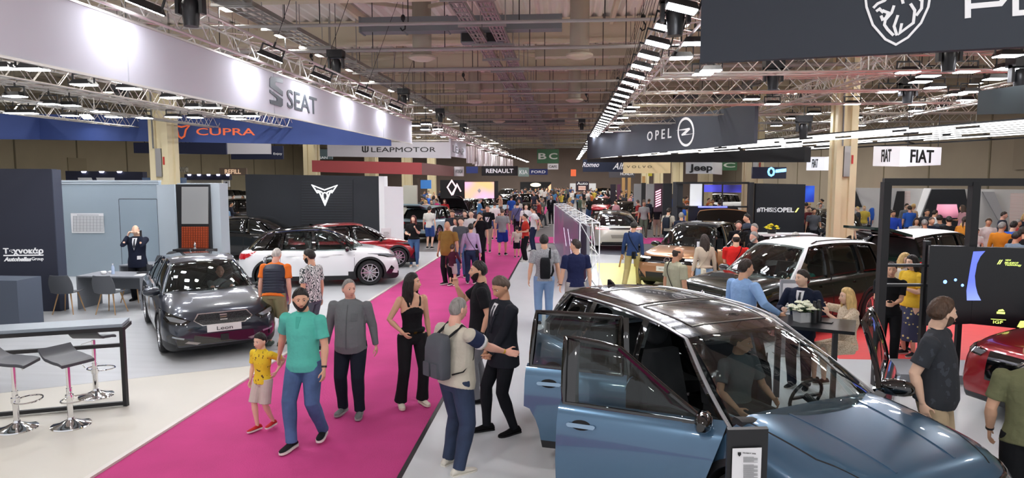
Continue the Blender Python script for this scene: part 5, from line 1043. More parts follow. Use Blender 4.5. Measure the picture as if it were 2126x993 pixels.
# renault stand
rn = Pan('logo_wall', (914, 374, 412, 38), (965, 374, 412, 38), .2, BK, 'black wall with a pale diamond emblem left of the pink screen', 'wall panel'); PK = emi('pink white logo line', 'ffc9d2', 1.2)
rn.shape('diamond', [[(938, 375), (947, 389), (938, 404), (929, 389)], [(944, 388), (952, 396), (957, 404)]][:1], PK, stroke=.07, close=True, th=.03); rn.shape('diamond_line', [[(940, 405), (949, 383), (957, 398)]], PK, stroke=.07, th=.03)
def gradscreen(name, c1, c2, c3, s):
    m = mat(name, c1, .3); nt = m.node_tree; b = nt.nodes['Principled BSDF']; tc = nt.nodes.new('ShaderNodeTexCoord'); n = nt.nodes.new('ShaderNodeTexNoise'); n.inputs['Scale'].default_value = .7; n.inputs['Detail'].default_value = 1
    r = nt.nodes.new('ShaderNodeValToRGB'); r.color_ramp.elements[0].position = .35; r.color_ramp.elements[0].color = (*hexc(c1), 1); r.color_ramp.elements[1].position = .65; r.color_ramp.elements[1].color = (*hexc(c3), 1); e = r.color_ramp.elements.new(.5); e.color = (*hexc(c2), 1)
    nt.links.new(tc.outputs['Object'], n.inputs[0]); nt.links.new(n.outputs[0], r.inputs[0]); nt.links.new(r.outputs[0], b.inputs['Emission Color']); b.inputs['Emission Strength'].default_value = s; b.inputs['Base Color'].default_value = (.02, .02, .02, 1); return m
ps = Pan('screen', (965, 378, 412, 38), (1026, 378, 412, 38), .2, gradscreen('pink orange screen', 'f7b27a', 'f4a9b4', 'e9a7d8', 1.1), 'pink and orange video screen beyond the crowd left of the aisle', 'screen'); ps.shape('diamond', [[(995, 391), (999, 396), (995, 402), (991, 396)]], WHITEP)
Pan('stand_wall', (1026, 376, 412, 38), (1034, 376, 412, 38), .2, BK, 'black wall end right of the pink video screen', 'wall panel')
fs = Pan('stand_wall', (1080, 378, 400, 78), (1144, 378, 400, 78), .3, BK, 'far black and orange stand with a pale oval sign at the end of the aisle', 'wall panel'); fs.shape('oval_sign', [arcpts(1112, 384, 11, 4, 0, 360, 18)[:-1]], emi('warm oval', 'ffe8b0', 1.5)); fs.shape('orange_wing', [[(1128, 398), (1144, 382), (1144, 400), (1128, 400)]], emi('orange glow', 'f0a040', .8))
f2 = Pan('stand_wall', (1196, 377, 397, 80), (1222, 377, 397, 80), .3, mat('dark screen stand', '2a2230', .5), 'far stand with a dark lettered screen and two spotlights', 'wall panel'); f2.text('Auto', 1198, 1220, 378, 384, LW); f2.shape('lit_lines', [[(1201, 387+3*j), (1216, 387+3*j), (1216, 388.2+3*j), (1201, 388.2+3*j)] for j in range(3)], emi('warm lines', 'ff9a7a', 1.5))
for a, b in ((1183, 1195), (1223, 1237)): Pan('stand_wall', (a, 381, 400, 80), (b, 381, 400, 80), .3, WHITEP, 'far white wing of the lettered screen stand, '+('left' if a < 1200 else 'right')+' side', 'wall panel')
Pan('sign', (1185, 352, 366, 60), (1196, 352, 366, 60), .2, mat('orange lit box', 'e0663c', .5, emit='e0663c', estr=.4), 'small orange lit sign at the far right of the aisle', 'sign')
# volvo/opel backdrop
for k, (a, b, t, bt, Yd, col, lab) in enumerate([(1267, 1278, 383, 425, 50, '2a2430', 'narrow dark panel'), (1281, 1288, 383, 425, 50, '6a3c58', 'narrow plum panel'), (1316, 1331, 382, 428, 40, 'b9bcbe', 'pale grey stand panel'), (1331, 1340, 380, 432, 40, '3a3d40', 'dark patterned stand panel'), (1341, 1358, 382, 430, 38, 'bfc3c6', 'second pale grey stand panel'), (1375, 1394, 381, 470, 31, '23262b', 'dark grey stand panel')]): Pan('partition_wall', (a, t, bt, Yd), (b, t, bt, Yd), .2, mat('panel '+col, col, .6), lab+' in the row left of the black slogan wall', 'wall panel')
pk = Pan('partition_wall', (1358, 381, 440, 32), (1375, 381, 440, 32), .2, mat('plum grey totem', '5a4650', .5), 'plum totem with glowing pink stripes', 'totem'); pk.shape('pink_stripes', [[(1361, 398+5*j), (1372, 393+5*j), (1372, 395.5+5*j), (1361, 400.5+5*j)] for j in range(7)], emi('pink glow', 'ff9ab8', 1.6))
for k, px in enumerate((1303, 1333, 1291)): Pan('partition_wall', (px, 366, 425, 56), (px+6, 366, 425, 56), .3, mat('wooden post', 'c39a63', .6), 'tall pale wooden post below the warm cream lit sign, %s of three' % ['middle', 'right', 'left'][k], 'post')
bo = Pan('stand_wall', (1394, 378, 520, 27.2), (1404, 378, 520, 27.0), .3, mat('charcoal pillar', '34363b', .5), 'charcoal pillar at the left end of the black booth frame', 'pillar')
fo = empty('exhibition_booth', (0, 0, 0), 0, 'black booth frame with an opening and a white panel', 'stand frame')
def part(name, px0, px1, pt, pb, Yd, m, par, th=.15): mb = MB(); a = aty(px0, pb, Yd); b = aty(px1, pt, Yd); mb.bx(a.x, b.x, Yd, Yd+th, max(a.z, .02), b.z); return mb.obj(name, m, par)
part('top_beam', 1404, 1556, 378, 382, 27.0, BLACKM, fo); part('white_panel', 1433, 1458, 382, 428, 27.0, mat('glowing white panel', 'dfe3e6', .5, emit='dfe3e6', estr=.3), fo); part('mullion', 1458, 1462, 382, 430, 27.0, BLACKM, fo); part('mullion', 1499, 1502, 382, 430, 27.0, BLACKM, fo); part('transom', 1404, 1552, 428, 431, 27.0, BLACKM, fo); part('lower_panel', 1428, 1528, 431, 505, 27.1, mat('dark blue black panel', '121428', .4), fo); part('post', 1404, 1408, 382, 520, 27.0, BLACKM, fo)
part('blue_light_strip', 1450, 1510, 429, 431, 26.9, emi('blue strip', '3040ff', 3), fo, .05)
Pan('screen', (1462, 384, 399, 40), (1500, 384, 399, 40), .1, gradscreen('blue violet screen', '14102a', '3a38a8', '5a5ae0', .8), 'blue violet lit backdrop seen through the black booth opening', 'screen'); Pan('screen', (1502, 384, 400, 40), (1540, 384, 400, 40), .1, gradscreen('blue violet screen', '14102a', '3a38a8', '5a5ae0', .8), 'second blue violet backdrop seen through the black booth opening', 'screen')
part('pillar', 1552, 1566, 379, 515, 26.8, mat('charcoal pillar', '34363b', .5), fo, .3)
tw = Pan('logo_wall', (1566, 381, 500, 26.7), (1668, 383, 500, 26.7), .25, DKW, 'black stand wall with a white hashtag slogan and a yellow slash', 'wall panel'); tw.text('#THIS', 1571, 1603, 431, 441, LW, bold=.03); tw.text('IS', 1604, 1612, 431, 441, LW); tw.text('OPEL', 1613, 1648, 431, 441, LW, bold=.03); tw.shape('yellow_slash', [[(1650, 441), (1653, 441), (1659, 432), (1656, 432)]], emi('yellow slash', 'f2f020', 1.))
ct = empty('counter', (0, 0, 0), 0, 'white reception counter with a dark recess in front of the black slogan wall', 'counter'); part('counter_top', 1568, 1698, 487, 491, 22.2, WHITEP, ct, .7); part('left_side', 1568, 1582, 491, 540, 22.25, WHITEP, ct, .65); part('right_side', 1692, 1698, 491, 540, 22.25, WHITEP, ct, .65); part('dark_recess', 1582, 1692, 494, 540, 22.5, BK, ct, .3)
fl = empty('flower_pot', atz(1602, 484, 1.08), 0, 'black pot of yellow flowers on the white reception counter', 'flowers'); fl.location = (aty(1602, 486, 22.5).x, 22.5, aty(1602, 488.5, 22.2).z+.005)
def flowers(par, r, h, n, fm, lm, pot, seed, fr_=.035):
    rr = random.Random(seed); mb = MB()
    for i in range(n):
        a = rr.random()*6.28; q = math.sqrt(rr.random())*r; z = h+.6*r*(1-(q/r)**2)+rr.random()*.02; c_ = Vector((q*math.cos(a), q*math.sin(a), z))
        for j in range(5): b = 6.28*j/5+rr.random(); mb.ell(c_+Vector((fr_*.6*math.cos(b), fr_*.6*math.sin(b), .0)), (fr_*.6, fr_*.6, fr_*.35), 6, 4)
        mb.ell(c_+Z*fr_*.3, (fr_*.4,)*3, 6, 4)
    mb.obj('blossoms', fm, par, 60); mb = MB()
    for i in range(n): a = rr.random()*6.28; q = r*(.3+.9*rr.random()); p = Vector((q*math.cos(a), q*math.sin(a), h-.01+rr.random()*.06)); mb.tube([(0, 0, h-.03), p*.6+Z*h*.4, p, p+Vector((math.cos(a)*.03, math.sin(a)*.03, -.01))], [.004, .014, .016, .001], 5, ry=[.003]*4)
    mb.obj('leaves', lm, par, 60)
LEAF = mat('leaf green', '3c5a34', .6)
mb = MB(); mb.lathe([(0, 0), (.12, 0), (.15, .16), (0, .16)], n=16); mb.obj('pot', BLACKM, fl, 40); flowers(fl, .22, .18, 22, mat('yellow blossom', 'e6d626', .7), LEAF, None, 3, .05)
# right far stand: white and black geometric walls
rw = Pan('stand_wall', (1752, 390, 500, 33), (2330, 396, 500, 29), .2, mat('white far wall', 'd9d9d8', .6), 'white stand wall with slanted shapes at the back right', 'wall panel')
rw.shape('dark_recess_shape', [[(1752, 396), (1775, 391), (1790, 430), (1752, 430)]], BK, th=.06); rw.shape('black_slab', [[(1862, 397), (1878, 397), (1876, 450), (1850, 450)]], BK, th=.2)
rw.shape('black_gate', [[(1934, 393), (2002, 393), (2009, 428), (2000, 470), (1920, 470), (1915, 445)]], DKW, th=.25); rw.shape('slanted_column', [[(1918, 391), (1932, 391), (1905, 460), (1895, 460)]], mat('bright white slab', 'f2f3f4', .5, emit='ffffff', estr=.2), th=.3)
rw.shape('slanted_column', [[(2038, 398), (2062, 398), (2092, 470), (2078, 470)]], mat('grey slab', 'b9bbbf', .6), th=.3)
rw.shape('lit_lattice_window', [[(1877, 397), (1890, 397), (1890, 455), (1877, 455)], [(2098, 402), (2170, 402), (2170, 475), (2094, 475)]], pattern('lattice light', 'fff2ee', 'e9c9c4', 'wave', 6, .7, .5), th=.05)
rw.shape('pink_screen', [[(1945, 424), (1985, 424), (1990, 452), (1940, 452)]], gradscreen('pink far screen', '5a2a3a', 'd88aa0', 'f0b0c8', .9), th=.28)
Pan('screen', (1562, 347, 371, 27), (1632, 347, 371, 27), .15, mat('black blue screen', '05070c', .2, emit='05103a', estr=.3), 'black hanging screen with a blue snowflake shape', 'screen').shape('blue_emblem', [arcpts(1601, 357, 6, 8, 0, 360, 8)[:-1], [(1612, 354), (1630, 352), (1630, 355), (1612, 357)]], emi('blue glow', '3aa0ff', 2.5), stroke=.07, close=True)
Pan('screen', (1662, 386, 420, 27), (1690, 386, 420, 27), .15, gradscreen('blue dark screen', '060612', '1030a0', '3a80ff', 1.), 'blue glowing screen right of the black slogan wall', 'screen')
# white lattice frame box with purple panel by the aisle
WL = mat('white lattice tube', 'eceef0', .4); lf = empty('lattice_display', (0, 0, .03), 0, 'white tube lattice display box with a purple picture beside the aisle', 'display'); A = atz(1203, 603, .03); A.z = 0; B_ = atz(1150, 505, .03); B_.z = 0; Tn = (B_-A).normalized(); Sd = Vector((Tn.y, -Tn.x, 0)); H_ = 1.74; wd_ = .5
mb = MB(); nL = 7
for i in range(nL+1):
    p = A.lerp(B_, i/nL)
    for s_ in (0, wd_): mb.bar(p+Sd*s_, p+Sd*s_+Z*H_, .03)
    for z in (.02, .9, H_): mb.bar(p+Z*z, p+Sd*wd_+Z*z, .022)
    mb.bar(p, p+Sd*wd_+Z*H_*.5, .016); mb.bar(p+Sd*wd_+Z*H_*.5, p+Z*H_, .016)
    if i < nL:
        q = A.lerp(B_, (i+1)/nL)
        for s_ in (0, wd_):
            for z in (.02, .9, H_): mb.bar(p+Sd*s_+Z*z, q+Sd*s_+Z*z, .022)
        mb.bar(p+Sd*wd_, q+Sd*wd_+Z*H_, .016); mb.bar(p+Z*H_, q+Sd*wd_+Z*H_, .014); mb.bar(q+Z*H_, p+Sd*wd_+Z*H_, .014)
mb.obj('tube_frame', WL, lf); mb = MB(); mb.loft([[A.lerp(B_, t)+Sd*d_+Z*z for d_, z in ((-.03, .03), (.0, .03), (.0, H_-.04), (-.03, H_-.04))] for t in (.01, .93)]); 
mb.obj('picture_panel', gradscreen('purple picture', '6a4a78', '545066', '8a4a7a', .35), lf)
mb = MB(); mb.loft([[A.lerp(B_, t)+Sd*d_+Z*z for d_, z in ((.2, .0), (.28, .0), (.28, H_-.1), (.2, H_-.1))] for t in (.02, .9)]); mb.obj('grey_core', mat('grey core', '8e9096', .6), lf)
mb = MB()
for a, b in (((.15, .5), (.3, 1.3)), ((.35, .7), (.45, 1.2)), ((.1, 1.0), (.2, 1.1))): mb.bar(A.lerp(B_, a[0])-Sd*.034+Z*a[1], A.lerp(B_, b[0])-Sd*.034+Z*b[1], .02, .004)
mb.obj('light_streaks', emi('streak', 'e8d8f0', .8), lf)
# small wooden stool by the silver coupe
def stool_wood(p):
    o = empty('side_stool', p, .3, 'small table on wooden legs beside the man in the blue jacket', 'stool'); mb = MB(); mb.bx(-.2, .2, -.2, .2, .72, .76); mb.obj('seat', BLACKM, o)
    for sx in (-1, 1):
        for sy in (-1, 1): mb = MB(); mb.bar((sx*.16, sy*.16, .73), (sx*.27, sy*.24, 0), .04); mb.obj('leg', mat('oak leg', 'b58a55', .6), o)
stool_wood(tuple(atz(1308, 556, .03)))
# ---- high table at the front left with bar stools
TT = mat('blue grey table top', '8f9ba5', .45)
tb = empty('high_table', (0, 0, 0), 0, 'high counter table with blue grey top and black metal frame at the lower left', 'table')
R0 = atz(262, 843, .018); R0.z = 0; L0 = atz(-160, 882, .018); L0.z = 0; u_ = (R0-L0).normalized(); b_ = Vector((-u_.y, u_.x, 0)); Wd = .42
mb = MB(); mb.loft([[p+Z*1.03, p+Z*1.07, p+b_*Wd+Z*1.07, p+b_*Wd+Z*1.03] for p in (L0, R0)]); mb.obj('table_top', TT, tb)
for nm, z in (('top_rail', 1.005), ('middle_rail', .80), ('foot_rail', .04)):
    mb = MB(); mb.bar(L0+Z*z, R0+Z*z, .045); mb.obj(nm, BLACKM, tb)
for p in (L0, R0): mb = MB(); mb.bar(p+Z*.0, p+Z*1.03, .05); mb.obj('leg', BLACKM, tb)
mb = MB(); mb.bar(R0+b_*Wd+Z*1.0, R0+Z*1.0, .045); mb.obj('end_rail', BLACKM, tb)
tb.location.z = .018
def bar_stool(p, rz, lab):
    o = empty('bar_stool', p, rz, lab, 'bar stool', 'bar stools at the high table'); mb = MB(); mb.lathe([(0, 0), (.215, 0), (.21, .012), (.12, .035), (.04, .075), (.035, .1), (0, .1)], n=32); mb.obj('base', CHROME, o, 50)
    mb = MB(); mb.lathe([(0, .09), (.032, .09), (.032, .45), (.024, .45), (.024, .76), (0, .76)], n=16); mb.obj('column', CHROME, o, 40)
    mb = MB(); n = 24; mb.tube([(.14+.13*math.cos(2*math.pi*j/n), .13*1.35*math.sin(2*math.pi*j/n), .34) for j in range(n+1)], .009, 6); mb.lathe([(.034, .31), (.045, .31), (.045, .37), (.034, .37)], n=14); mb.obj('foot_ring', CHROME, o, 50)
    mb = MB(); mb.tube([(0, .03, .74), (.0, .16, .70), (0, .2, .64)], .006, 5); mb.obj('lever', CHROME, o, 50)
    mb = MB(); rows = []
    for i in range(15):
        t = i/14; x = -.2+.40*t; z = .79+.11*max(0, (.28-t)/.28)**1.6-.035*max(0, (t-.75)/.25)**2+.012*math.sin(t*6); x2 = x-.02*max(0, (.28-t)/.28); hw_ = .205-.02*abs(t-.5)
        rows.append([Vector((x2, s_*hw_*a, z+dz)) for s_, a, dz in ((-1, .96, 0), (-1, 1, .018), (-1, .96, .036), (-1, .5, .034), (1, .5, .034), (1, .96, .036), (1, 1, .018), (1, .96, 0))])
    mb.loft(rows); mb.obj('seat', mat('grey leatherette', '44474d', .5), o, 50); return o
bar_stool(atz(148, 883, .02), rad(-20), 'grey bar stool on chrome base, in front of the high table, middle one'); bar_stool(atz(36, 890, .02), rad(15), 'grey bar stool on chrome base cut by the left edge of the picture'); bar_stool(atz(200, 822, .02), rad(95), 'grey bar stool on chrome base behind the frame of the high table')
# office tables and chairs
def office_table(p, rz, lab, L=1.5):
    o = empty('office_table', p, rz, lab, 'table'); m = mat('grey laminate', '7b7f86', .5); mb = MB(); mb.bx(-L/2, L/2, -.38, .38, .72, .75); mb.obj('table_top', m, o)
    for s_ in (-1, 1): mb = MB(); mb.bx(s_*L/2-.03*(s_ > 0), s_*L/2+.03*(s_ < 0), -.38, .38, 0, .72); mb.obj('side_panel', m, o)
    mb = MB(); mb.bx(-L/2+.03, L/2-.03, .33, .36, .35, .72); mb.obj('modesty_panel', m, o)
def office_chair(p, rz, lab):
    o = empty('shell_chair', p, rz, lab, 'chair', 'grey shell chairs in the office'); m = mat('grey shell', '585b60', .5); mb = MB(); rows = []
    for i in range(13):
        t = i/12
        if t < .5: y = .22-.44*(t/.5); z = .45-.015*math.sin(t*6); hw_ = .22+.02*math.sin(t*6)
        else: q = (t-.5)/.5; y = -.22-.09*q; z = .45+.40*q; hw_ = .235-.05*q**3+.02*math.sin(q*3)
        n = Vector((0, .0, 1)) if t < .42 else (Vector((0, .7, .7)) if t < .55 else Vector((0, 1, .2)).normalized())
        rows.append([Vector((s_*hw_, y, z))+n*(.03 if abs(s_) > .9 else 0)*1+n*d_ for s_, d_ in ((-1, 0), (-.5, 0), (.5, 0), (1, 0), (1, .014), (.5, .014), (-.5, .014), (-1, .014))])
    mb.loft(rows); mb.obj('seat_shell', m, o, 60)
    for sx in (-1, 1):
        for sy in (-1, 1): mb = MB(); mb.tube([(sx*.13, sy*.12, .45), (sx*.22, sy*.21, 0)], [.016, .009], 8); mb.obj('leg', mat('beech leg', 'b08b60', .5), o)
c0 = atz(196, 655, .02)
office_table((c0.x-.05, c0.y+.95, .02), 0, 'grey office table in front with papers and a water bottle'); office_table((c0.x-.3, c0.y+2.75, .02), 0, 'grey office table farther back against the pale wall')
office_chair((c0.x+.22, c0.y+.25, .02), 0, 'grey shell chair on wooden legs, nearest and fully seen'); office_chair((c0.x-.72, c0.y+.2, .02), .1, 'grey shell chair on wooden legs partly hidden by the navy wall'); office_chair((c0.x-.15, c0.y+1.6, .02), math.pi, 'grey shell chair between the two office tables, left'); office_chair((c0.x+.1, c0.y+2.1, .02), 0, 'grey shell chair between the two office tables, right'); office_chair((c0.x-.62, c0.y+3.3, .02), math.pi, 'grey shell chair behind the farther office table')
def onz(o, p, lab, cat): o.location = p; return setp(o, lab, cat)
T0 = Vector((c0.x-.05, c0.y+.95, .771))
mb = MB(); mb.lathe([(0, 0), (.033, 0), (.035, .02), (.032, .08), (.035, .13), (.03, .17), (.013, .2), (.013, .215), (0, .215)], n=16); o = mb.obj('water_bottle', mat('clear blue plastic', 'b9cbe6', .1, trans=.5), None, 50); onz(o, T0+Vector((-.12, -.05, 0)), 'small water bottle on the front office table', 'bottle'); mb = MB(); mb.lathe([(0, .215), (.015, .215), (.015, .235), (0, .235)], n=12); mb.obj('cap', WHITEP, o)
for k, (dx, dy) in enumerate([(-.3, -.1), (-.42, .05), (-.25, .08)]): mb = MB(); mb.lathe([(0, 0), (.045, 0), (.06, .03), (.055, .05), (0, .055)], n=14); o = mb.obj('paper_cup', WHITEP, None, 50); onz(o, T0+Vector((dx, dy, 0)), 'crumpled white cup on the front office table, '+['nearest', 'leftmost', 'rearmost'][k]+' of three', 'cup')
mb = MB(); mb.box((0, 0, .002), (.21, .3, .004)); o = mb.obj('paper_sheet', WHITEP); onz(o, T0+Vector((.6, -.1, 0)), 'white sheet at the right end of the front office table', 'paper'); mb = MB(); mb.box((0, 0, .01), (.32, .22, .02)); o = mb.obj('laptop', BLACKP); onz(o, T0+Vector((.5, .2, 0)), 'closed dark laptop on the front office table', 'laptop')
# ---- black frame with video walls on the right
fb = empty('video_wall_stand', (0, 0, 0), 0, 'tall black metal frame carrying two video screens on the right', 'display frame')
Yf = 9.6; P0 = aty(1840, 800, Yf); FX0 = P0.x; uf = Vector((1, -.16, 0)).normalized(); F0 = Vector((FX0, Yf, .03))
def fx(px): r_ = ray(px, 500); t = (F0.x*uf.y-F0.y*uf.x)/(r_[0]*uf.y-r_[1]*uf.x); return Vector((r_[0]*t, r_[1]*t, .03))
ztop = aty(1840, 378, Yf).z
def zat(px, py): p = fx(px); r_ = ray(px, py); t = p.y/r_[1]; return CAM_H+r_[2]*t
for nm, px in (('post', 1834), ('post', 2016), ('post', 2210)):
    p = fx(px); mb = MB(); mb.bar(p if px != 2016 else p+Z*(zat(px, 525)-.03), p+Z*(ztop-.03), .1, .12, up=(0, 1, 0)); mb.obj(nm, BLACKM, fb)
mb = MB(); mb.bar(fx(1828)+Z*(ztop-.03), fx(2240)+Z*(ztop-.03), .11, .1); mb.obj('top_beam', BLACKM, fb)
for py in (551, 592): a = fx(1840); a.z = zat(1840, py); b = fx(1925); b.z = zat(1925, py); mb = MB(); mb.bar(a, b, .08, .035); mb.obj('cross_rail', BLACKM, fb)
p = fx(1925); mb = MB(); mb.bar(p, p+Z*(zat(1925, 505)), .07); mb.obj('post', BLACKM, fb); p = fx(2001); mb = MB(); mb.bar(p, p+Z*(zat(2001, 665)-.03), .06); mb.obj('post', BLACKM, fb)
SCR = mat('black glossy screen', '060708', .25, emit='0a0c12', estr=.3)
def fquad(name, pts, m, off, par, th=.01, lab=None):
    n_ = uf.cross(Z); O = fx(1840); O.z = 0; O = O+n_*off; mb = MB(); mb.prism([((fx(a)-fx(1840)).dot(uf), zat(a, b)) for a, b in pts], O, uf, Z, th); return mb.obj(name, m, par)
s1 = fquad('video_screen', [(1923, 672), (2016, 668), (2016, 510), (1923, 508)], SCR, .07, None, .08); setp(s1, 'left half of the black video wall showing a dark picture with blue dots', 'screen'); s2 = fquad('video_screen', [(2016.5, 668), (2240, 690), (2240, 516), (2016.5, 511)], SCR, .07, None, .08); setp(s2, 'right half of the black video wall showing yellow green writing and IGF', 'screen')
BLG = gradscreen('blue white screen band', '5a6ae0', '8a9cf4', 'b0b8f8', 1.2)
fquad('blue_band', [(2005, 620), (2034, 620), (2026, 606), (2021, 590), (2018, 570), (2021, 545), (2027, 530), (2036, 519), (2012, 520), (2008, 550), (2003, 600)], BLG, .152, s1, .004)
for a, b, r_ in ((1979, 578, 3), (1958, 582, 4), (1994, 589, 3)): fquad('blue_dot', arcpts(a, b, r_, r_, 360, 0, 12)[:-1], emi('blue dot', '4a8af0', 2), .152, s1, .004)
YG = emi('yellow green writing', 'c8e23a', 1.3)
for q in ([(2062, 546), (2067, 537), (2069, 537), (2064, 546)], [(2066, 546), (2071, 537), (2073, 537), (2068, 546)], [(2068, 647), (2085, 648), (2085, 644), (2068, 643)], [(2070, 642), (2084, 642), (2080, 638), (2072, 639)], [(2057, 658.5), (2088, 660.5), (2088, 659.5), (2057, 657.5)], [(2112, 674), (2126, 676), (2126, 662), (2118, 662)]): fquad('graphic', q, YG, .152, s2, .004)
def ftext(t, x0, x1, yt, yb, m, par): n_ = uf.cross(Z); O = fx(x0)+n_*.153; O.z = zat(x0, yb); return text(t, O, uf, Z, (fx(x1)-fx(x0)).dot(uf), zat(x0, yt)-zat(x0, yb), m, par, th=.003)
ftext('IGF', 2062, 2082, 661, 667, YG, s2); ftext('NEW', 2079, 2090, 536, 539, YG, s2); ftext('PEUGEOT', 2078, 2106, 541, 545, YG, s2); ftext('Technology', 2078, 2112, 545, 550, YG, s2)
# plinth blocks at the foot of the frame
boxo('plinth', 4.75, 6.6, 9.75, 10.6, .03, .16, mat('grey step', '8c9096', .5), 'low grey step at the foot of the black display frame', 'plinth')
# ---- high black table with flowers on the right
BT = mat('black table top', '24262a', .3); c1 = atz(1605, 668, 1.1); c2 = atz(1762, 690, 1.1); c3 = atz(1755, 655, 1.1)
ht = empty('high_table', (0, 0, .03), 0, 'long black high table with the white flower arrangement', 'table'); a = atz(1588, 672, 1.1); b = atz(1775, 690, 1.1); uu = (b-a).normalized(); vv_ = Vector((-uu.y, uu.x, 0)); mb = MB(); mb.loft([[p+Z*-.07, p+Z*-.03, p+vv_*.75+Z*-.03, p+vv_*.75+Z*-.07] for p in (a, b)]); mb.obj('table_top', BT, ht)
for t in (.12, .78):
    for s_ in (.30, .46): p = a.lerp(b, t)+vv_*s_; mb = MB(); mb.bar((p.x, p.y, 0), (p.x, p.y, 1.05), .05); mb.obj('leg', BLACKM, ht)
def ontab(px, py): return atz(px, py, 1.102)
p = ontab(1665, 668); vz = empty('flower_arrangement', p, .3, 'white roses in a pale square planter on the black table', 'flowers'); mb = MB(); mb.loft([[Vector((x*(.075+.01*t), y*(.075+.01*t), .13*t)) for x, y in ((-1, -1), (1, -1), (1, 1), (-1, 1))] for t in (0, 1)]); mb.obj('planter', mat('pale stone planter', 'c9ccce', .6, bump=.3), vz)
flowers(vz, .17, .15, 46, mat('cream white rose', 'eef0d8', .7), LEAF, None, 8, .032)
for k, (px, py) in enumerate([(1690, 671), (1699, 668)]): mb = MB(); mb.lathe([(0, 0), (.037, 0), (.037, .2), (.03, .22), (.02, .24), (.02, .28), (0, .28)], n=18); o = mb.obj('black_flask', BLACKP, None, 50); o.location = ontab(px, py); setp(o, 'black flask beside the flowers, '+['left', 'right'][k]+' of the pair', 'flask')
mb = MB(); mb.box((0, 0, .006), (.075, .15, .01)); o = mb.obj('phone', BLACKP); o.location = ontab(1715, 670); o.rotation_euler.z = 1.0; setp(o, 'dark phone lying on the black table near the blonde woman', 'phone')
# spec stand in the foreground
c_ = atz(1545, 1150, 0.03); ic = empty('info_stand', aty(1546, 960, 4.35), 0, 'black information stand with a white spec sheet in the foreground', 'info stand'); ic.location.z = .03
ip = Pan('backboard', (1503, 893, 1160, 4.35), (1586, 891, 1160, 4.33), .05, BK, '', parent=None); ip.o.name = 'backboard'; [ip.o.pop(k_, None) for k_ in ('label', 'category')]; ip.o.parent = ic; ip.o.matrix_parent_inverse = Matrix.Translation(-Vector(ic.location))
pp = Pan('spec_sheet', (1517, 932, 1060, 4.33), (1577, 930, 1060, 4.31), .004, WHITEP, '', parent=ip.o); GP = mat('dark print', '55565a', .6)
pp.text('PEUGEOT 5008', 1542, 1569, 939, 941.5, LB, bold=.02, th=.0008); pp.shape('shield_mark', [[(1531.5, 939), (1538.5, 939), (1538.5, 944), (1535, 948), (1531.5, 944)]], LB, th=.0008)
pp.shape('print_lines', [[(1543, 949+2*j), (1543+(30 if j % 4 else 22), 949+2*j), (1543+(30 if j % 4 else 22), 949.7+2*j), (1543, 949.7+2*j)] for j in range(34) if j not in (6, 7)], GP, th=.0006)
# info stands by cars
def info(p, rz, lab, h=1.15, m=BK):
    o = empty('info_stand', p, rz, lab, 'info stand'); mb = MB(); mb.bx(-.17, .17, -.02, .02, 0, h); mb.obj('backboard', m, o); mb = MB(); mb.bx(-.13, .13, -.026, -.021, h-.5, h-.06); mb.obj('spec_sheet', WHITEP, o)
    mb = MB(); mb.bx(-.13, .13, -.026, -.021, h-.85, h-.55); mb.obj('price_sheet', WHITEP, o); mb = MB(); mb.bx(-.2, .2, -.15, .15, 0, .012); mb.obj('base_plate', m, o)
    mb = MB(); [mb.bx(-.1, .1-.04*(j % 3 == 0), -.0275, -.0262, h-.14-.03*j, h-.132-.03*j) for j in range(11)]; mb.obj('print_lines', GP, o); return o
q = atz(1497, 600, .03); info((aty(1497, 520, 13.6).x+.15, 16.2, .03), 0, 'black information stand between the bronze suv and the man in red', 1.45); info((aty(1640, 620, 11.2).x, 11.2, .03), .1, 'white information sheet behind the man in the navy suit', 1.25, mat('grey stand', '9a9da2', .5))
info((aty(724, 460, 22.9).x-.9, 23.4, .02), .3, 'white information panel leaning by the dark logo wall', 1.2, WHITEP); info((aty(787, 480, 22).x, 22.9, .02), .5, 'slim white information panel at the rear of the red hatchback', 1.15, WHITEP)
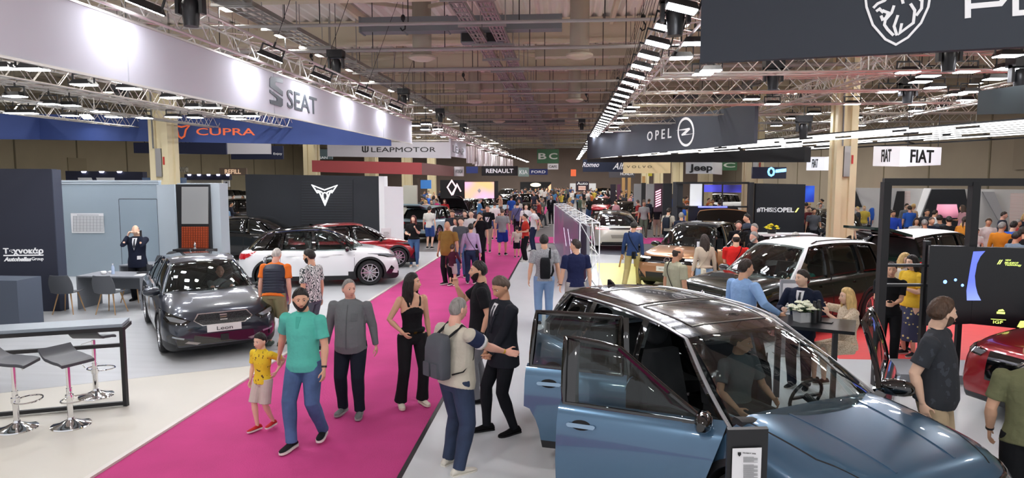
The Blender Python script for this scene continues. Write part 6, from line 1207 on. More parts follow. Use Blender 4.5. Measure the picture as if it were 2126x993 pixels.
# black chair beside the seated woman
# ================================================================ PEOPLE
SK = {k: mat('skin '+k, v, .55, spec=.35, bump=.04, bscale=60) for k, v in dict(light='e8c0a6', mid='deae90', tan='cc9a7c', red='e2ac98').items()}
HR = {k: mat(k+' hair', v, .55, bump=.9, bscale=45, stretch=(1, 1, .25), var=.25, vscale=40) for k, v in dict(black='17130f', dark='2b1f17', brown='4a3424', grey='8d8a86', white='c6c2bb', blonde='d3b174', red='5a2320', stubble='5c4c42').items()}
def cloth(col, b=.9): return mat('cloth '+col, col, .85, bump=b, bscale=9, var=.06, vscale=6, spec=.2)
EYEW = mat('eye white', 'e8e4de', .3); IRIS = mat('iris', '2a1c14', .3); LIP = mat('lip', 'b06a5c', .5)
def headR(d):
    """d (n,3) unit vectors, x right y forward z up -> points"""
    x, y, z = d[:, 0], d[:, 1], d[:, 2]; r = 1/np.sqrt((x/.075)**2+(y/.096)**2+(z/.117)**2); P = d*r[:, None]
    t = np.clip(-P[:, 2]/.117, 0, 1); fr_ = y > 0
    P[:, 0] *= 1-.26*t**1.5; P[:, 1] += np.where(fr_, .012*t*(1-np.abs(x)), 0); P[:, 1] *= np.where(~fr_, 1-.35*t, 1)
    f = np.clip(y, 0, 1)**.5; X_, Z_ = P[:, 0], P[:, 2]
    nose = np.exp(-(X_/.0125)**2)*np.interp(Z_, [-.05, -.042, -.032, -.01, .015, .035], [0, .012, .027, .018, .007, 0]); P[:, 1] += nose*f
    P[:, 1] += np.exp(-(X_/.024)**2)*np.exp(-((Z_+.034)/.008)**2)*.006*f
    for s in (-1, 1):
        P[:, 1] -= .010*np.exp(-((X_-s*.031)/.015)**2-((Z_-.008)/.012)**2)*f; P[:, 1] += .005*np.exp(-((X_-s*.03)/.02)**2-((Z_-.03)/.008)**2)*f
        P[:, 1] += .005*np.exp(-((X_-s*.042)/.018)**2-((Z_+.02)/.018)**2)*f
    P[:, 1] += .007*np.exp(-(X_/.022)**2-((Z_+.064)/.010)**2)*f-.003*np.exp(-(X_/.02)**2-((Z_+.066)/.002)**2)*f+.008*np.exp(-(X_/.022)**2-((Z_+.098)/.014)**2)*f
    return P
def hgrid(nu, nv):
    th = np.linspace(0, np.pi, nv+1)[1:-1]; ph = np.linspace(0, 2*np.pi, nu, endpoint=False); T, Q = np.meshgrid(th, ph, indexing='ij')
    d = np.stack([np.sin(T)*np.cos(Q), np.sin(T)*np.sin(Q), -np.cos(T)], -1).reshape(-1, 3); d = np.vstack([d, [[0, 0, -1], [0, 0, 1]]])
    n = len(th); f = [(i*nu+j, i*nu+(j+1) % nu, (i+1)*nu+(j+1) % nu, (i+1)*nu+j) for i in range(n-1) for j in range(nu)]
    b, t = n*nu, n*nu+1; f += [(b, (j+1) % nu, j) for j in range(nu)]+[(t, (n-1)*nu+j, (n-1)*nu+(j+1) % nu) for j in range(nu)]; return d, f
def sst(x): x = np.clip(x, 0, 1); return x*x*(3-2*x)
def hairzone(d, kind):
    y, z = d[:, 1], d[:, 2]; ax = np.abs(d[:, 0])
    line = np.interp(y, [-1, -.5, -.25, -.05, .15, .4, .7, 1], [-.56, -.52, -.2, .10, .16, .46, .64, .70])
    if kind in ('receding',): line = np.interp(y, [-1, -.5, -.1, .1, .3, .5, 1], [-.62, -.6, -.2, 0, .55, .8, .88])
    w = sst((z-line)/.10+.5)
    if kind == 'bald': w = w*sst((.64-z)/.14+.5)*sst((.25-y)/.2+.5)
    return w
def hairR(d, kind, th, seed=0):
    P = headR(d); n = np.linalg.norm(P, axis=1); w = hairzone(d, kind); rr = np.random.RandomState(seed)
    bump = 1+.18*np.sin(d[:, 0]*23+seed)*np.sin(d[:, 1]*19+1)*np.sin(d[:, 2]*15)
    ln = np.interp(d[:, 1], [-1, -.5, -.25, -.05, .15, .4, .7, 1], [-.56, -.52, -.2, .10, .16, .46, .64, .70]); T = th*(.22+.9*sst((d[:, 2]-ln)/.45))*bump
    if kind in ('bald', 'buzz', 'receding'): T = th*np.ones(len(d))
    return P*((n+np.where(w > 0, -.012*(1-w)+T*w, -.012))/n)[:, None]
def beardR(d, th):
    P = headR(d); n = np.linalg.norm(P, axis=1); X_, Z_ = P[:, 0], P[:, 2]; y = d[:, 1]
    zt = -.058+1.15*np.clip(np.abs(X_)-.030, 0, 1); jaw = sst((zt-Z_)/.010+.5)*sst((y+.05)/.14)
    m = np.exp(-(X_/.021)**2-((Z_+.065)/.006)**2); mo = np.exp(-(X_/.026)**4-((Z_+.050)/.0055)**2)
    w = np.clip(np.maximum(jaw*(1-1.35*m), mo*.8), 0, 1)
    return P*((n-.012*(1-w)+th*w)/n)[:, None]
def ik(a, t, l1, l2, pole):
    v = t-a; L = v.length; mx = (l1+l2)*.995
    if L > mx: t = a+v*(mx/L); v = t-a; L = mx
    if L < abs(l1-l2)+.02: L = abs(l1-l2)+.02
    u = v.normalized(); q = (l1*l1-l2*l2+L*L)/(2*L); h = math.sqrt(max(0, l1*l1-q*q)); p = pole-u*pole.dot(u); p = p.normalized() if p.length > 1e-6 else Vector((0, -1, 0)); return a+u*q+p*h, t
def noisy(P, k): return P
PCACHE = {}
def person(name, at, H, face, label, top=('3a3a3a', 'short'), bottom=('2a3040', 'trousers'), shoe='1c1c1e', hair=('dark', 'short'), skin='mid', beard=None, bw=1., belly=0., fem=False, look=(0, 0), lean=0., lh=None, rh=None, lf=None, rf=None, sit=None, lp=None, rp=None, vox=None, kid=False, ex=(), group=None, lfy=None, rfy=None, sole='e8e6e0', hdir=(None, None), curl=(.35, .35), side_lean=0., hips=True, lowercut=False, at3=None):
    """at = (x, y) on the floor; face = heading in degrees clockwise from +Y (180 looks at the camera); +x of the person is the right hand"""
    loc = Vector((at[0], at[1], at[2] if len(at) > 2 else .02)); dist = math.hypot(loc.x, loc.y); v = vox or max(.0062, min(.026, dist*.00078)); near = dist < 14.5; mid = dist < 24
    root = empty(name, loc, -rad(face), label, 'person', group); s = H/1.75; root.scale = (1, 1, 1)
    hs = 1.0 if not kid else 1.22; sw = (.186 if not fem else .163)*bw; lw = .092*(1.05 if not fem else 1.1)
    lf = lf if lf is not None else (-.10, .0, .0); rf = rf if rf is not None else (.10, .0, .0)
    fl = Vector((lf[0], lf[1], lf[2]+.085)); fr_ = Vector((rf[0], rf[1], rf[2]+.085)); LL = .425+.42
    if sit is None:
        pz = .925
        for f_, sx in ((fl, -1), (fr_, 1)): dxy = math.hypot(f_.x-sx*lw, f_.y); pz = min(pz, f_.z+math.sqrt(max(.01, (LL*.992)**2-dxy*dxy)))
    else: pz = sit
    pel = Vector((0, 0, pz)); Rm = Matrix.Rotation(-rad(lean), 3, 'X')@Matrix.Rotation(rad(side_lean), 3, 'Y')
    tp_ = lambda x, y, z: pel+Rm@Vector((x, y, z))
    nb_ = tp_(0, -.01, .56); hc = tp_(0, .012, .555)+Rm.lerp(Matrix.Identity(3), .5)@Vector((0, .022, .142*(1 if not kid else 1.1))); HM = Matrix.Rotation(-rad(look[0]), 3, 'Z')@Matrix.Rotation(rad(look[1]), 3, 'X')
    sh = {-1: tp_(-sw, 0, .480), 1: tp_(sw, 0, .480)}; hd = {}
    for sg, tgt, pole, dfl in ((-1, lh, lp, (-.27*bw, .02, .86)), (1, rh, rp, (.27*bw, .02, .86))):
        t = Vector(tgt) if tgt is not None else Vector((dfl[0], dfl[1], pz-.06)); p = Vector(pole) if pole is not None else Vector((sg*.5, -1, -.1)); hd[sg] = ik(sh[sg], t, .285, .25, p)
    leg = {}
    for sg, f_ in ((-1, fl), (1, fr_)): hip = pel+Vector((sg*lw, 0, -.01)); k, a = ik(hip, f_, .425, .42, Vector((sg*.08, 1, 0))); leg[sg] = (hip, k, a)
    # ---- body
    W_ = bw; mb = MB(); wq = .9 if not fem else .8
    mb.tube([tp_(0, 0, -.08), tp_(0, -.005, 0), tp_(0, 0, .10), tp_(0, 0, .2), tp_(0, .005, .32), tp_(0, 0, .45), tp_(0, -.005, .515), tp_(0, -.008, .56)], [.12*W_, .155*W_, .14*W_*wq, .135*W_*wq, .155*W_, .165*W_, .14*W_, .055], 18, ry=[.09, .105, .095, .092, .11, .1, .075, .055], up=(0, 1, 0))
    mb.tube([tp_(0, -.012, .47), tp_(0, -.01, .52), nb_+Vector((0, 0, .03)), hc+HM@Vector((0, -.012, -.04))], [.11, .07, .058*(.85 if fem else 1)*min(1.1, W_), .056], 14, ry=[.06, .062, .058*(.85 if fem else 1), .056], up=(0, 1, 0))
    d, f = hgrid(56 if mid else 24, 40 if mid else 16); P = headR(d)*hs; mb.add([hc+HM@Vector(q) for q in P], f)
    for sg in (-1, 1):
        mb.ell(hc+HM@(Vector((sg*.0785, -.008, -.004))*hs), (.010*hs, .018*hs, .031*hs), 10, 8, HM@Matrix.Rotation(sg*rad(18), 3, 'Z'))
        S_, (E_, Wp) = sh[sg], hd[sg]
        ud = (E_-S_).normalized(); mb.tube([S_-ud*.05, S_-ud*.03, S_, S_+(E_-S_)*.5, E_, E_+(Wp-E_)*.25, E_+(Wp-E_)*.7, Wp], [.015, .042*W_, .053*W_, .044*W_, .037*W_, .041*W_, .030*W_, .025], 12, ry=[.015, .042*W_, .053*W_, .044*W_, .037*W_, .038*W_, .026*W_, .020])
        # hand
        fd = (Wp-E_).normalized(); hv = hdir[0 if sg < 0 else 1]; fd = Vector(hv).normalized() if hv is not None else fd
        ins = Vector((-sg, 0, 0)); pn = ins-fd*ins.dot(fd)
        if pn.length < .3: pn = Vector((0, 0, -1))-fd*Vector((0, 0, -1)).dot(fd)
        pn.normalize(); ac = fd.cross(pn).normalized(); fw = Vector((0, 1, 0))
        if ac.dot(fw) < 0 and abs(ac.dot(fw)) > .05: ac = -ac
        hk_ = .95 if not fem else .86
        mb.tube([Wp-fd*.02, Wp+fd*.01, Wp+fd*.05, Wp+fd*.09*hk_], [.022, .028*hk_, .040*hk_, .038*hk_], 12, ry=[.018, .016, .014, .012], up=pn)
        if dist < 20:
            cu = curl[0 if sg < 0 else 1]; base = Wp+fd*.085*hk_
            for q, (o_, L_) in enumerate([(.029, .070), (.010, .078), (-.010, .073), (-.028, .058)]):
                b0 = base+ac*o_*hk_; dd = (fd+ac*(o_*1.2)).normalized(); pts = [b0-fd*.02]; ang = 0; cur = b0; pts.append(cur)
                for seg in (.45, .32, .26): ang += cu*(.9 if q < 1 else 1.1); d2 = dd*math.cos(ang)+pn*math.sin(ang); cur = cur+d2*L_*seg*hk_; pts.append(cur)
                r0 = max(.0085, v*1.05); mb.tube(pts, [r0, r0, r0*.95, r0*.88, r0*.7], 8)
            b0 = Wp+fd*.025+ac*.024*hk_; td = (fd*.75+ac*.62+pn*.25).normalized(); r0 = max(.0098, v*1.1); mb.tube([b0, b0+td*.035*hk_, b0+td*.062*hk_+pn*.006, b0+(td*.8+fd*.3).normalized()*.09*hk_+pn*.012], [r0*1.15, r0, r0*.95, r0*.7], 8)
        else: mb.ell(Wp+fd*.11, (.032, .03, .05), 8, 6)
        hip, K, A_ = leg[sg]; bl = 1+(W_-1)*.7
        mb.tube([hip+Vector((0, 0, .05)), hip, hip+(K-hip)*.4, K, K+(A_-K)*.25, K+(A_-K)*.65, A_+Vector((0, 0, .01))], [.075*bl, .082*bl, .074*bl, .052*bl, .055*bl, .040*bl, .032], 14)
        fy = (lfy if sg < 0 else rfy); fy = rad(fy if fy is not None else (sg*9)); Fm = Matrix.Rotation(-fy, 3, 'Z'); A0 = Vector((A_.x, A_.y, A_.z-.085))
        mb.tube([A_, A_+Vector((0, 0, -.04)), A0+Fm@Vector((0, .02, .04))], [.032, .028, .024], 10); mb.tube([A0+Fm@Vector((0, -.04, .035)), A0+Fm@Vector((0, .05, .034)), A0+Fm@Vector((0, .13, .024))], [.02, .024, .018], 10, ry=[.02, .02, .010])
    body = link(remesh(mb, v, 'body', SK[skin], 2), 'body', root)
    # ---- head details
    def onhead(P_, F_, nm, m, par=root, ang=179): q = MB(); q.add([hc+HM@Vector(p) for p in P_], F_); return q.obj(nm, m, par, ang)
    hcol, hk2 = hair; hd_n = 64 if near else (32 if mid else 20)
    if hk2 != 'none':
        D_, F_ = hgrid(hd_n, hd_n*2//3); base_kind = hk2 if hk2 in ('bald', 'buzz', 'receding') else 'short'; th = dict(short=.016, bald=.006, buzz=.005, receding=.010, thick=.026, long=.020, bun=.014, pony=.014, curly=.034, bob=.024).get(hk2, .016)
        HP = hairR(D_, base_kind, th, int(H*100)+len(label))*hs
        if hk2 in ('long', 'bun', 'pony', 'curly', 'bob', 'thick'):
            mb = MB(); mb.add([hc+HM@Vector(p) for p in HP], F_)
            if hk2 in ('long', 'curly', 'bob'):
                Lh = .34 if hk2 == 'long' else (.2 if hk2 == 'bob' else .28); rr = random.Random(len(label))
                for j in range(15):
                    a = rad(-205+230*j/14); o0 = Vector((.080*math.cos(a), .088*math.sin(a)-.004, .03)); wv = .008 if hk2 == 'long' else .02
                    pts = [hc+HM@(Vector((o0.x*.7, o0.y*.7, .075))*hs), hc+HM@(o0*hs)]
                    bk = tp_(0, -.105, .44); L_ = Lh*(.85+.3*rr.random())
                    for q in (.3, .6, 1.):
                        p = hc+HM@(Vector((o0.x*(1.08+.1*q), o0.y*(1.05+.12*q)-.02*q, .03))*hs); p.z -= L_*q; p += Vector((rr.uniform(-wv, wv), rr.uniform(-wv, wv)-.02*q, 0)); pts.append(p)
                    mb.tube(pts, [.014, .022, .025, .021, .008], 8)
            if hk2 == 'bun': mb.ell(hc+HM@(Vector((0, -.11, .02))*hs), (.042, .038, .042), 14, 10)
            if hk2 == 'pony': mb.tube([hc+HM@Vector((0, -.09, .03)), hc+HM@Vector((0, -.15, .0)), hc+HM@Vector((0, -.16, -.12)), hc+HM@Vector((0, -.13, -.26))], [.025, .032, .028, .008], 10)
            link(remesh(mb, max(v, .007), 'hair', HR[hcol], 1), 'hair', root)
        else: onhead(HP, F_, 'hair', HR[hcol])
    if beard and mid:
        D_, F_ = hgrid(64 if near else 32, 44 if near else 22); onhead(beardR(D_, beard[1])*hs, F_, 'beard', HR[beard[0]])
    if near:
        for sg in (-1, 1):
            c_ = Vector((sg*.031, .0775, .008))*hs; q = MB(); q.ell(hc+HM@c_, (.0125*hs, .0095*hs, .0066*hs), 12, 8, HM); e = q.obj('eye', EYEW, root, 179)
            q = MB(); q.ell(hc+HM@(c_+Vector((0, .0072, 0))*hs), (.0072*hs, .0036*hs, .0072*hs), 10, 6, HM); q.obj('iris', IRIS, e, 179)
            pts = [Vector((sg*a, 0, b)) for a, b in ((.014, .027), (.028, .033), (.046, .028))]
            for p in pts: dv = Vector((p.x, .09, p.z)).normalized(); hp = headR(np.array([dv]))[0]; p.x, p.y, p.z = hp[0], hp[1]+.002, p.z
            q = MB(); q.tube([hc+HM@(p*hs) for p in pts], [.003, .0042, .002], 6, ry=[.002, .0025, .0015]); q.obj('eyebrow', HR['black' if hcol in ('black', 'dark') else ('dark' if hcol in ('brown', 'red') else ('grey' if hcol in ('grey', 'white') else 'brown'))], root, 179)
        q = MB(); q.tube([hc+HM@(Vector((x_*.022, .0985-.010*x_*x_, -.065+.002*abs(x_)))*hs) for x_ in (-1, -.5, 0, .5, 1)], [.002, .0045, .0055, .0045, .002], 8); q.obj('lips', LIP, root, 179)
    # ---- clothes
    tc, tk = top[0], top[1]; tm = top[2] if len(top) > 2 else cloth(tc); jk = tk in ('jacket', 'suit'); lng = tk in ('long', 'jacket', 'suit'); g = .018 if not jk else .030
    vb = max(v, .008) if near else v; mb = MB(); hemz = dict(tank=.02, short=-.06, long=-.07, tuck=.0, jacket=-.10, suit=-.15, vest=-.02, crop=.12).get(tk, -.06); hemz = top[3] if len(top) > 3 else hemz; b_ = belly
    zz = [hemz, max(hemz+.04, 0), .10, .2, .32, .44, .505, .545, .565]; hg = .012 if tk != 'tank' else -.004
    rx = [.162*W_+g+hg, .158*W_+g+hg*.6, .145*W_*wq+g+b_*.5, .142*W_*wq+g+b_*.6, .158*W_+g, .165*W_+g, .158*W_+g*.8, .122, .068]; ry = [.122+g+b_*.6, .118+g+b_*.8, .10+g+b_, .098+g+b_*.8, .112+g+b_*.25+(.018 if fem else 0), .10+g, .080+g*.6, .068, .060]
    if tk == 'tank': rx[5] = .12; rx[6] = .085; rx[4] = .150; ry[5] = .095; zz = zz[:8]; rx = rx[:8]; zz[6] = .45; zz[7] = .46; rx[7] = .05; rx[6] = .07; ry = [q-.010 for q in ry[:8]]
    mb.tube([tp_(0, b_*.3 if .0 <= z < .35 else 0, z) for z in zz], rx, 22, ry=ry, up=(0, 1, 0))
    if tk == 'tank':
        for sg in (-1, 1): mb.tube([tp_(sg*.075, .098, .40), tp_(sg*.09, .060, .50), tp_(sg*.09, -.0, .538), tp_(sg*.085, -.07, .50), tp_(sg*.07, -.10, .40)], .016, 8)
    slv = dict(short=.72, tuck=.72, crop=.72, vest=.12).get(tk, .72)
    sleeves = tk not in ('tank',)
    for sg in (-1, 1):
        if not sleeves: break
        S_, (E_, Wp) = sh[sg], hd[sg]; ud = (E_-S_).normalized(); gg = g*.5
        if tk == 'vest': mb.tube([S_-ud*.06, S_-ud*.03, S_+ud*.02], [.02, .065, .075], 12); continue
        if lng: mb.tube([S_-ud*.058, S_-ud*.035, S_, S_+(E_-S_)*.5, E_, E_+(Wp-E_)*.5, E_+(Wp-E_)*.97], [.018, .046*W_+gg, .057*W_+gg, .054*W_+g*.2, .047*W_+g*.2, .042+g*.2, .035+g*.2], 14)
        else: mb.tube([S_-ud*.058, S_-ud*.035, S_, S_+(E_-S_)*.4, S_+(E_-S_)*slv], [.018, .046*W_+gg, .058*W_+gg, .060*W_, .064*W_], 14)
    tn = 'jacket' if jk else ('vest' if tk in ('vest', 'tank') else ('jumper' if tk == 'long' and not 'shirt' in label else 'shirt'))
    tmesh = remesh(mb, vb, tn, tm, 3, .6); to = link(tmesh, tn, root)
    if near and not jk and tk != 'tank':
        mb = MB(); mb.tube([tp_(.068*math.cos(a), .060*math.sin(a)+.004, .558-.018*math.sin(a)) for a in [2*math.pi*j/18 for j in range(19)]], .009, 6); mb.obj('collar', tm, to, 179)
    # bottom
    bc, bk = bottom[0], bottom[1]; bm_ = bottom[2] if len(bottom) > 2 else cloth(bc, .6); mb = MB(); bl = 1+(W_-1)*.7
    mb.tube([tp_(0, 0, -.10), tp_(0, 0, -.04), tp_(0, 0, .03), tp_(0, 0, .075)], [.135*W_+.01, .163*W_+.008, .155*W_+.006, .146*W_*(wq if fem else .97)+.008+b_*.3], 20, ry=[.10, .115, .108, .10+b_*.4], up=(0, 1, 0))
    if bk == 'skirt':
        zb_ = bottom[3] if len(bottom) > 3 else .30; mb.tube([tp_(0, 0, .0), Vector((0, .01, pz-.25)), Vector((0, .02, zb_))], [.16*W_, .2, .25], 20, ry=[.11, .17, .2])
    else:
        for sg in (-1, 1):
            hip, K, A_ = leg[sg]; e = dict(shorts=0, trousers=1, slim=1, wide=1, jeans=1)[bk]; t_ = .012 if bk != 'slim' else .004
            if e: A2 = A_+(K-A_).normalized()*-.02; w2 = dict(slim=.047, jeans=.062, trousers=.068, wide=.085)[bk]; mb.tube([hip+Vector((0, 0, .04)), hip+Vector((0, 0, -.02)), hip+(K-hip)*.4, K, K+(A_-K)*.35, K+(A_-K)*.7, A2], [.085*bl+t_, .092*bl+t_, .084*bl+t_, .062*bl+t_*1.3, .062*bl+t_, (.052*bl+w2)/2+t_*.5, w2], 16)
            else: mb.tube([hip+Vector((0, 0, .04)), hip+Vector((0, 0, -.02)), hip+(K-hip)*.4, hip+(K-hip)*.75, hip+(K-hip)*.98], [.088*bl+t_, .095*bl+t_, .09*bl+t_, .088*bl+t_, .09*bl+t_], 16)
    bn = 'skirt' if bk == 'skirt' else ('shorts' if bk == 'shorts' else 'trousers'); bo_ = link(remesh(mb, vb, bn, bm_, 3, .6), bn, root)
    # shoes
    for sg in (-1, 1):
        hip, K, A_ = leg[sg]; fy = (lfy if sg < 0 else rfy); fy = rad(fy if fy is not None else (sg*9)); Fm = Matrix.Rotation(-fy, 3, 'Z'); f0 = (lf if sg < 0 else rf); A0 = Vector((A_.x, A_.y, max(0, A_.z-.085))); k_ = .9 if fem else 1.
        if kid: k_ = 1.05
        prof = [(-.085, .030, .060), (-.07, .036, .085), (-.02, .036, .10), (.03, .038, .085), (.09, .044, .062), (.15, .042, .050), (.185, .030, .040), (.20, .014, .030)]
        mb = MB(); n = 14; rings = []
        for y_, w_, h_ in prof: rings.append([A0+Fm@Vector((w_*k_*math.cos(2*math.pi*j/n)*(1 if math.sin(2*math.pi*j/n) < .2 else .8), y_*k_, max(.022, .022+(h_-.022)*(.5+.5*math.sin(2*math.pi*j/n)) if math.sin(2*math.pi*j/n) > -.6 else .022))) for j in range(n)])
        mb.loft(rings); so = mb.obj('shoe', cloth(shoe, .1) if shoe != '0' else SK[skin], root, 60)
        mb = MB(); m_ = [(y_, w_*1.06) for y_, w_, h_ in prof]; pl = [(w_, y_) for y_, w_ in m_]+[(-w_, y_) for y_, w_ in m_[::-1]]; mb.prism([(a*k_, b*k_) for a, b in pl], A0, Fm@X, Fm@Y, .026); mb.obj('sole', mat('sole '+sole, sole, .7), so, 60)
    I = dict(root=root, tp=tp_, hc=hc, HM=HM, sh=sh, hd=hd, leg=leg, top=to, bot=bo_, tm=tmesh, pz=pz, body=body, vb=vb, Rm=Rm, ry=ry, rx=rx)
    if tk == 'suit': suit_front(I, top[4] if len(top) > 4 else '1d222c')
    for e in ex: e(I)
    if s != 1:
        for o in root.children_recursive:
            if o.type == 'MESH' and not o.data.get('_s'):
                o.data.transform(Matrix.Scale(s, 4)); o.data['_s'] = 1
    for o in root.children_recursive:
        if o.type == 'MESH' and o.data.get('_s'): del o.data['_s']
    return root
def lay(I, pts, m, name, parent=None, th=.004, back=False, wd=None):
    """flat shape laid on the chest (or back): pts in torso coordinates (x, z)"""
    bv = BVHTree.FromPolygons([v.co for v in I['tm'].vertices], [tuple(p.vertices) for p in I['tm'].polygons]); import bmesh
    bm = bmesh.new(); poly = strip(pts, wd) if wd else pts; bm.faces.new([bm.verts.new((x, z, 0)) for x, z in poly])
    for ax in (0, 1):
        a = min(p[ax] for p in poly); b = max(p[ax] for p in poly); c = a+.03
        while c < b-.01: bmesh.ops.bisect_plane(bm, geom=bm.verts[:]+bm.edges[:]+bm.faces[:], plane_co=(c, 0, 0) if ax == 0 else (0, c, 0), plane_no=(1, 0, 0) if ax == 0 else (0, 1, 0), dist=1e-5); c += .03
    bm.verts.index_update(); D = I['Rm']@Vector((0, -1 if back else 1, 0)); O_ = []; I_ = []
    for v in bm.verts:
        o = I['tp'](v.co.x, 0, v.co.y)+D*1.; h = bv.ray_cast(o, -D)[0]
        if h is None: h = I['tp'](v.co.x, -.1 if back else .1, v.co.y)
        O_.append(h+D*(th+.003)); I_.append(h-D*.004)
    fs = [tuple(v.index for v in f.verts) for f in bm.faces]; bm.free(); n = len(O_); ed = {(f[i], f[(i+1) % len(f)]): 1 for f in fs for i in range(len(f))}
    mb = MB(); mb.add(O_+I_, [f[::-1] for f in fs]+[tuple(i+n for i in f) for f in fs]+[(a, b, b+n, a+n) for a, b in ed if (b, a) not in ed]); return mb.obj(name, m, parent or I['top'], 60)
def suit_front(I, tie):
    jm = I['tm'].materials[0]; lay(I, [(-.062, .525), (.062, .525), (.055, .44), (.0, .24), (-.055, .44)], mat('white shirt cloth', 'e8eaee', .7), 'shirt_front', th=.003)
    for s in (-1, 1): lay(I, [(s*.056, .53), (s*.09, .50), (s*.10, .43), (s*.072, .415), (s*.08, .39), (s*.012, .21), (s*.001, .245), (s*.048, .43)][::(1 if s < 0 else -1)], jm, 'lapel', th=.014)
    lay(I, [(-.016, .505), (.016, .505), (.012, .48), (.024, .34), (0, .29), (-.024, .34), (-.012, .48)], mat('dark tie', tie, .5), 'tie', th=.009)
def acc_watch(sg, m=BLACKP):
    def f(I): E, W = I['hd'][sg]; u = (W-E).normalized(); mb = MB(); mb.tube([W-u*.035, W-u*.015], .031, 14, ry=.026); mb.obj('watch', m, I['root'], 40)
    return f
def acc_backpack(col, straps=True, hgt=.42, wd=.28, dp=.16, z0=.06, one=False, pockets=True):
    def f(I):
        m = cloth(col, .3); tp = I['tp']; o = empty('backpack', (0, 0, 0)); o.parent = I['root']; yb = -.135*1-.01
        mb = MB(); mb.loft([[tp(x*wd/2*k_, yb-(y+.5)*dp*k2, z0+hgt*t) for x, y in [(math.cos(a)*abs(math.cos(a))**-.5 if abs(math.cos(a)) > 1e-3 else 0, .5*math.sin(a)*abs(math.sin(a))**-.5 if abs(math.sin(a)) > 1e-3 else 0) for a in [2*math.pi*j/20 for j in range(20)]]] for t, k_, k2 in ((0, .8, .7), (.04, .95, .9), (.3, 1, 1), (.7, 1, .95), (.92, .92, .8), (1, .7, .5))]); mb.obj('bag_body', m, o, 50)
        if pockets:
            for sx in (-1, 1):
                mb = MB(); mb.loft([[tp(sx*wd*.22+x*wd*.17*k_, yb-dp+.006-.02*y, z0+.03+hgt*.32*t) for x, y in ((-1, -1), (1, -1), (1, 1), (-1, 1))] for t, k_ in ((0, .9), (.1, 1), (.9, 1), (1, .9))]); mb.obj('pocket', m, o, 30)
        for sx in ((-1, 1) if not one else (1,)):
            mb = MB(); mb.tube([tp(sx*.09, yb-.02, z0+hgt*.95), tp(sx*.10, -.07, .515), tp(sx*.105, .0, .562), tp(sx*.11, .075, .50), tp(sx*.13, .13, .38), tp(sx*.165, .08, .22), tp(sx*.17, -.05, .12), tp(sx*.12, yb-.0, z0+.04)], .022, 8, ry=.007); mb.obj('strap', cloth('17181b', .1), o, 60)
    return f
def acc_cross(col, bagcol, sg=1, bag=True, back=False, sz=.2):
    def f(I):
        tp = I['tp']; o = empty('shoulder_bag', (0, 0, 0)); o.parent = I['root']; bf = max(I['ry'])+.012; s = sg
        mb = MB(); pts = [tp(s*.17, 0, .0), tp(s*.12, bf, .12), tp(0, bf+.006, .27), tp(-s*.09, bf-.03, .42), tp(-s*.115, .03, .556), tp(-s*.115, -.05, .55), tp(-s*.07, -.13, .42), tp(s*.03, -.145, .25), tp(s*.13, -.12, .1), tp(s*.17, 0, .0)]
        mb.tube([Vector(p) for p in catmull([tuple(p) for p in pts], 4)], .014, 6, ry=.006); mb.obj('strap', cloth(col, .1), o, 60)
        if bag: mb = MB(); mb.loft([[tp(s*(.19 if not back else .08)+x*.035*k_, (0 if not back else -.16)+y*sz*.5*k_, -.14+.19*t) for x, y in ((-1, -1), (1, -1), (1, 1), (-1, 1))] for t, k_ in ((0, .85), (.1, 1), (.9, 1), (1, .8))]); mb.obj('bag_body', cloth(bagcol, .2), o, 30)
    return f
def head_at(px, py, H): p = atz(px, py, H+.02); return (p.x, p.y)
def feet_at(px, py): p = atz(px, py, .03); return (p.x, p.y)
DEN = lambda c: cloth(c, .5)
def W(root_at, face, p, H=1.75):
    """world point -> person's own unit coordinates"""
    d = Vector(p)-Vector((root_at[0], root_at[1], root_at[2] if len(root_at) > 2 else .02)); a = rad(face); return tuple(v*1.75/H for v in (d.x*math.cos(a)-d.y*math.sin(a), d.x*math.sin(a)+d.y*math.cos(a), d.z))
P_ = person
# father, boy and grandfather on the carpet
a = feet_at(620, 912); f_ = 188
boy = feet_at(549, 888); hand = atz(574, 772, .70)
a = feet_at(636, 914); P_('person', a, 1.76, f_, 'bearded man in a turquoise polo shirt leading a boy by the hand', ('5cc4b2', 'short'), ('33507c', 'jeans', mat('washed denim', '4a6590', .85, bump=.5, bscale=9, var=.35, vscale=4)), '1b1c20', ('black', 'short'), 'mid', ('black', .014), 1.08, .03, look=(-34, -4), rh=W(a, f_, hand, 1.76), rf=(.05, .22, .0), lf=(-.14, -.12, .02), lh=(-.29, .10, .86), ex=(acc_watch(-1), lambda I: lay(I, [(-.03, .52), (.03, .52), (.012, .40), (-.012, .40)], cloth('4fb3a2'), 'placket', th=.003)), rfy=4, lfy=-14)
P_('person', boy, 1.12, 200, 'small boy in a yellow printed t-shirt and pale shorts holding hands on the pink carpet', ('e8c92e', 'short', pattern('yellow print', 'e8c92e', '5a3f28', 'noise', 26, .62)), ('c9bdb4', 'shorts'), 'b8262a', ('black', 'short'), 'light', kid=True, bw=1.05, look=(0, -5), lh=W(boy, 200, hand, 1.12), rf=(.07, .1, 0), lf=(-.09, -.12, .03), sole='e8e6e0')
a = feet_at(732, 856)
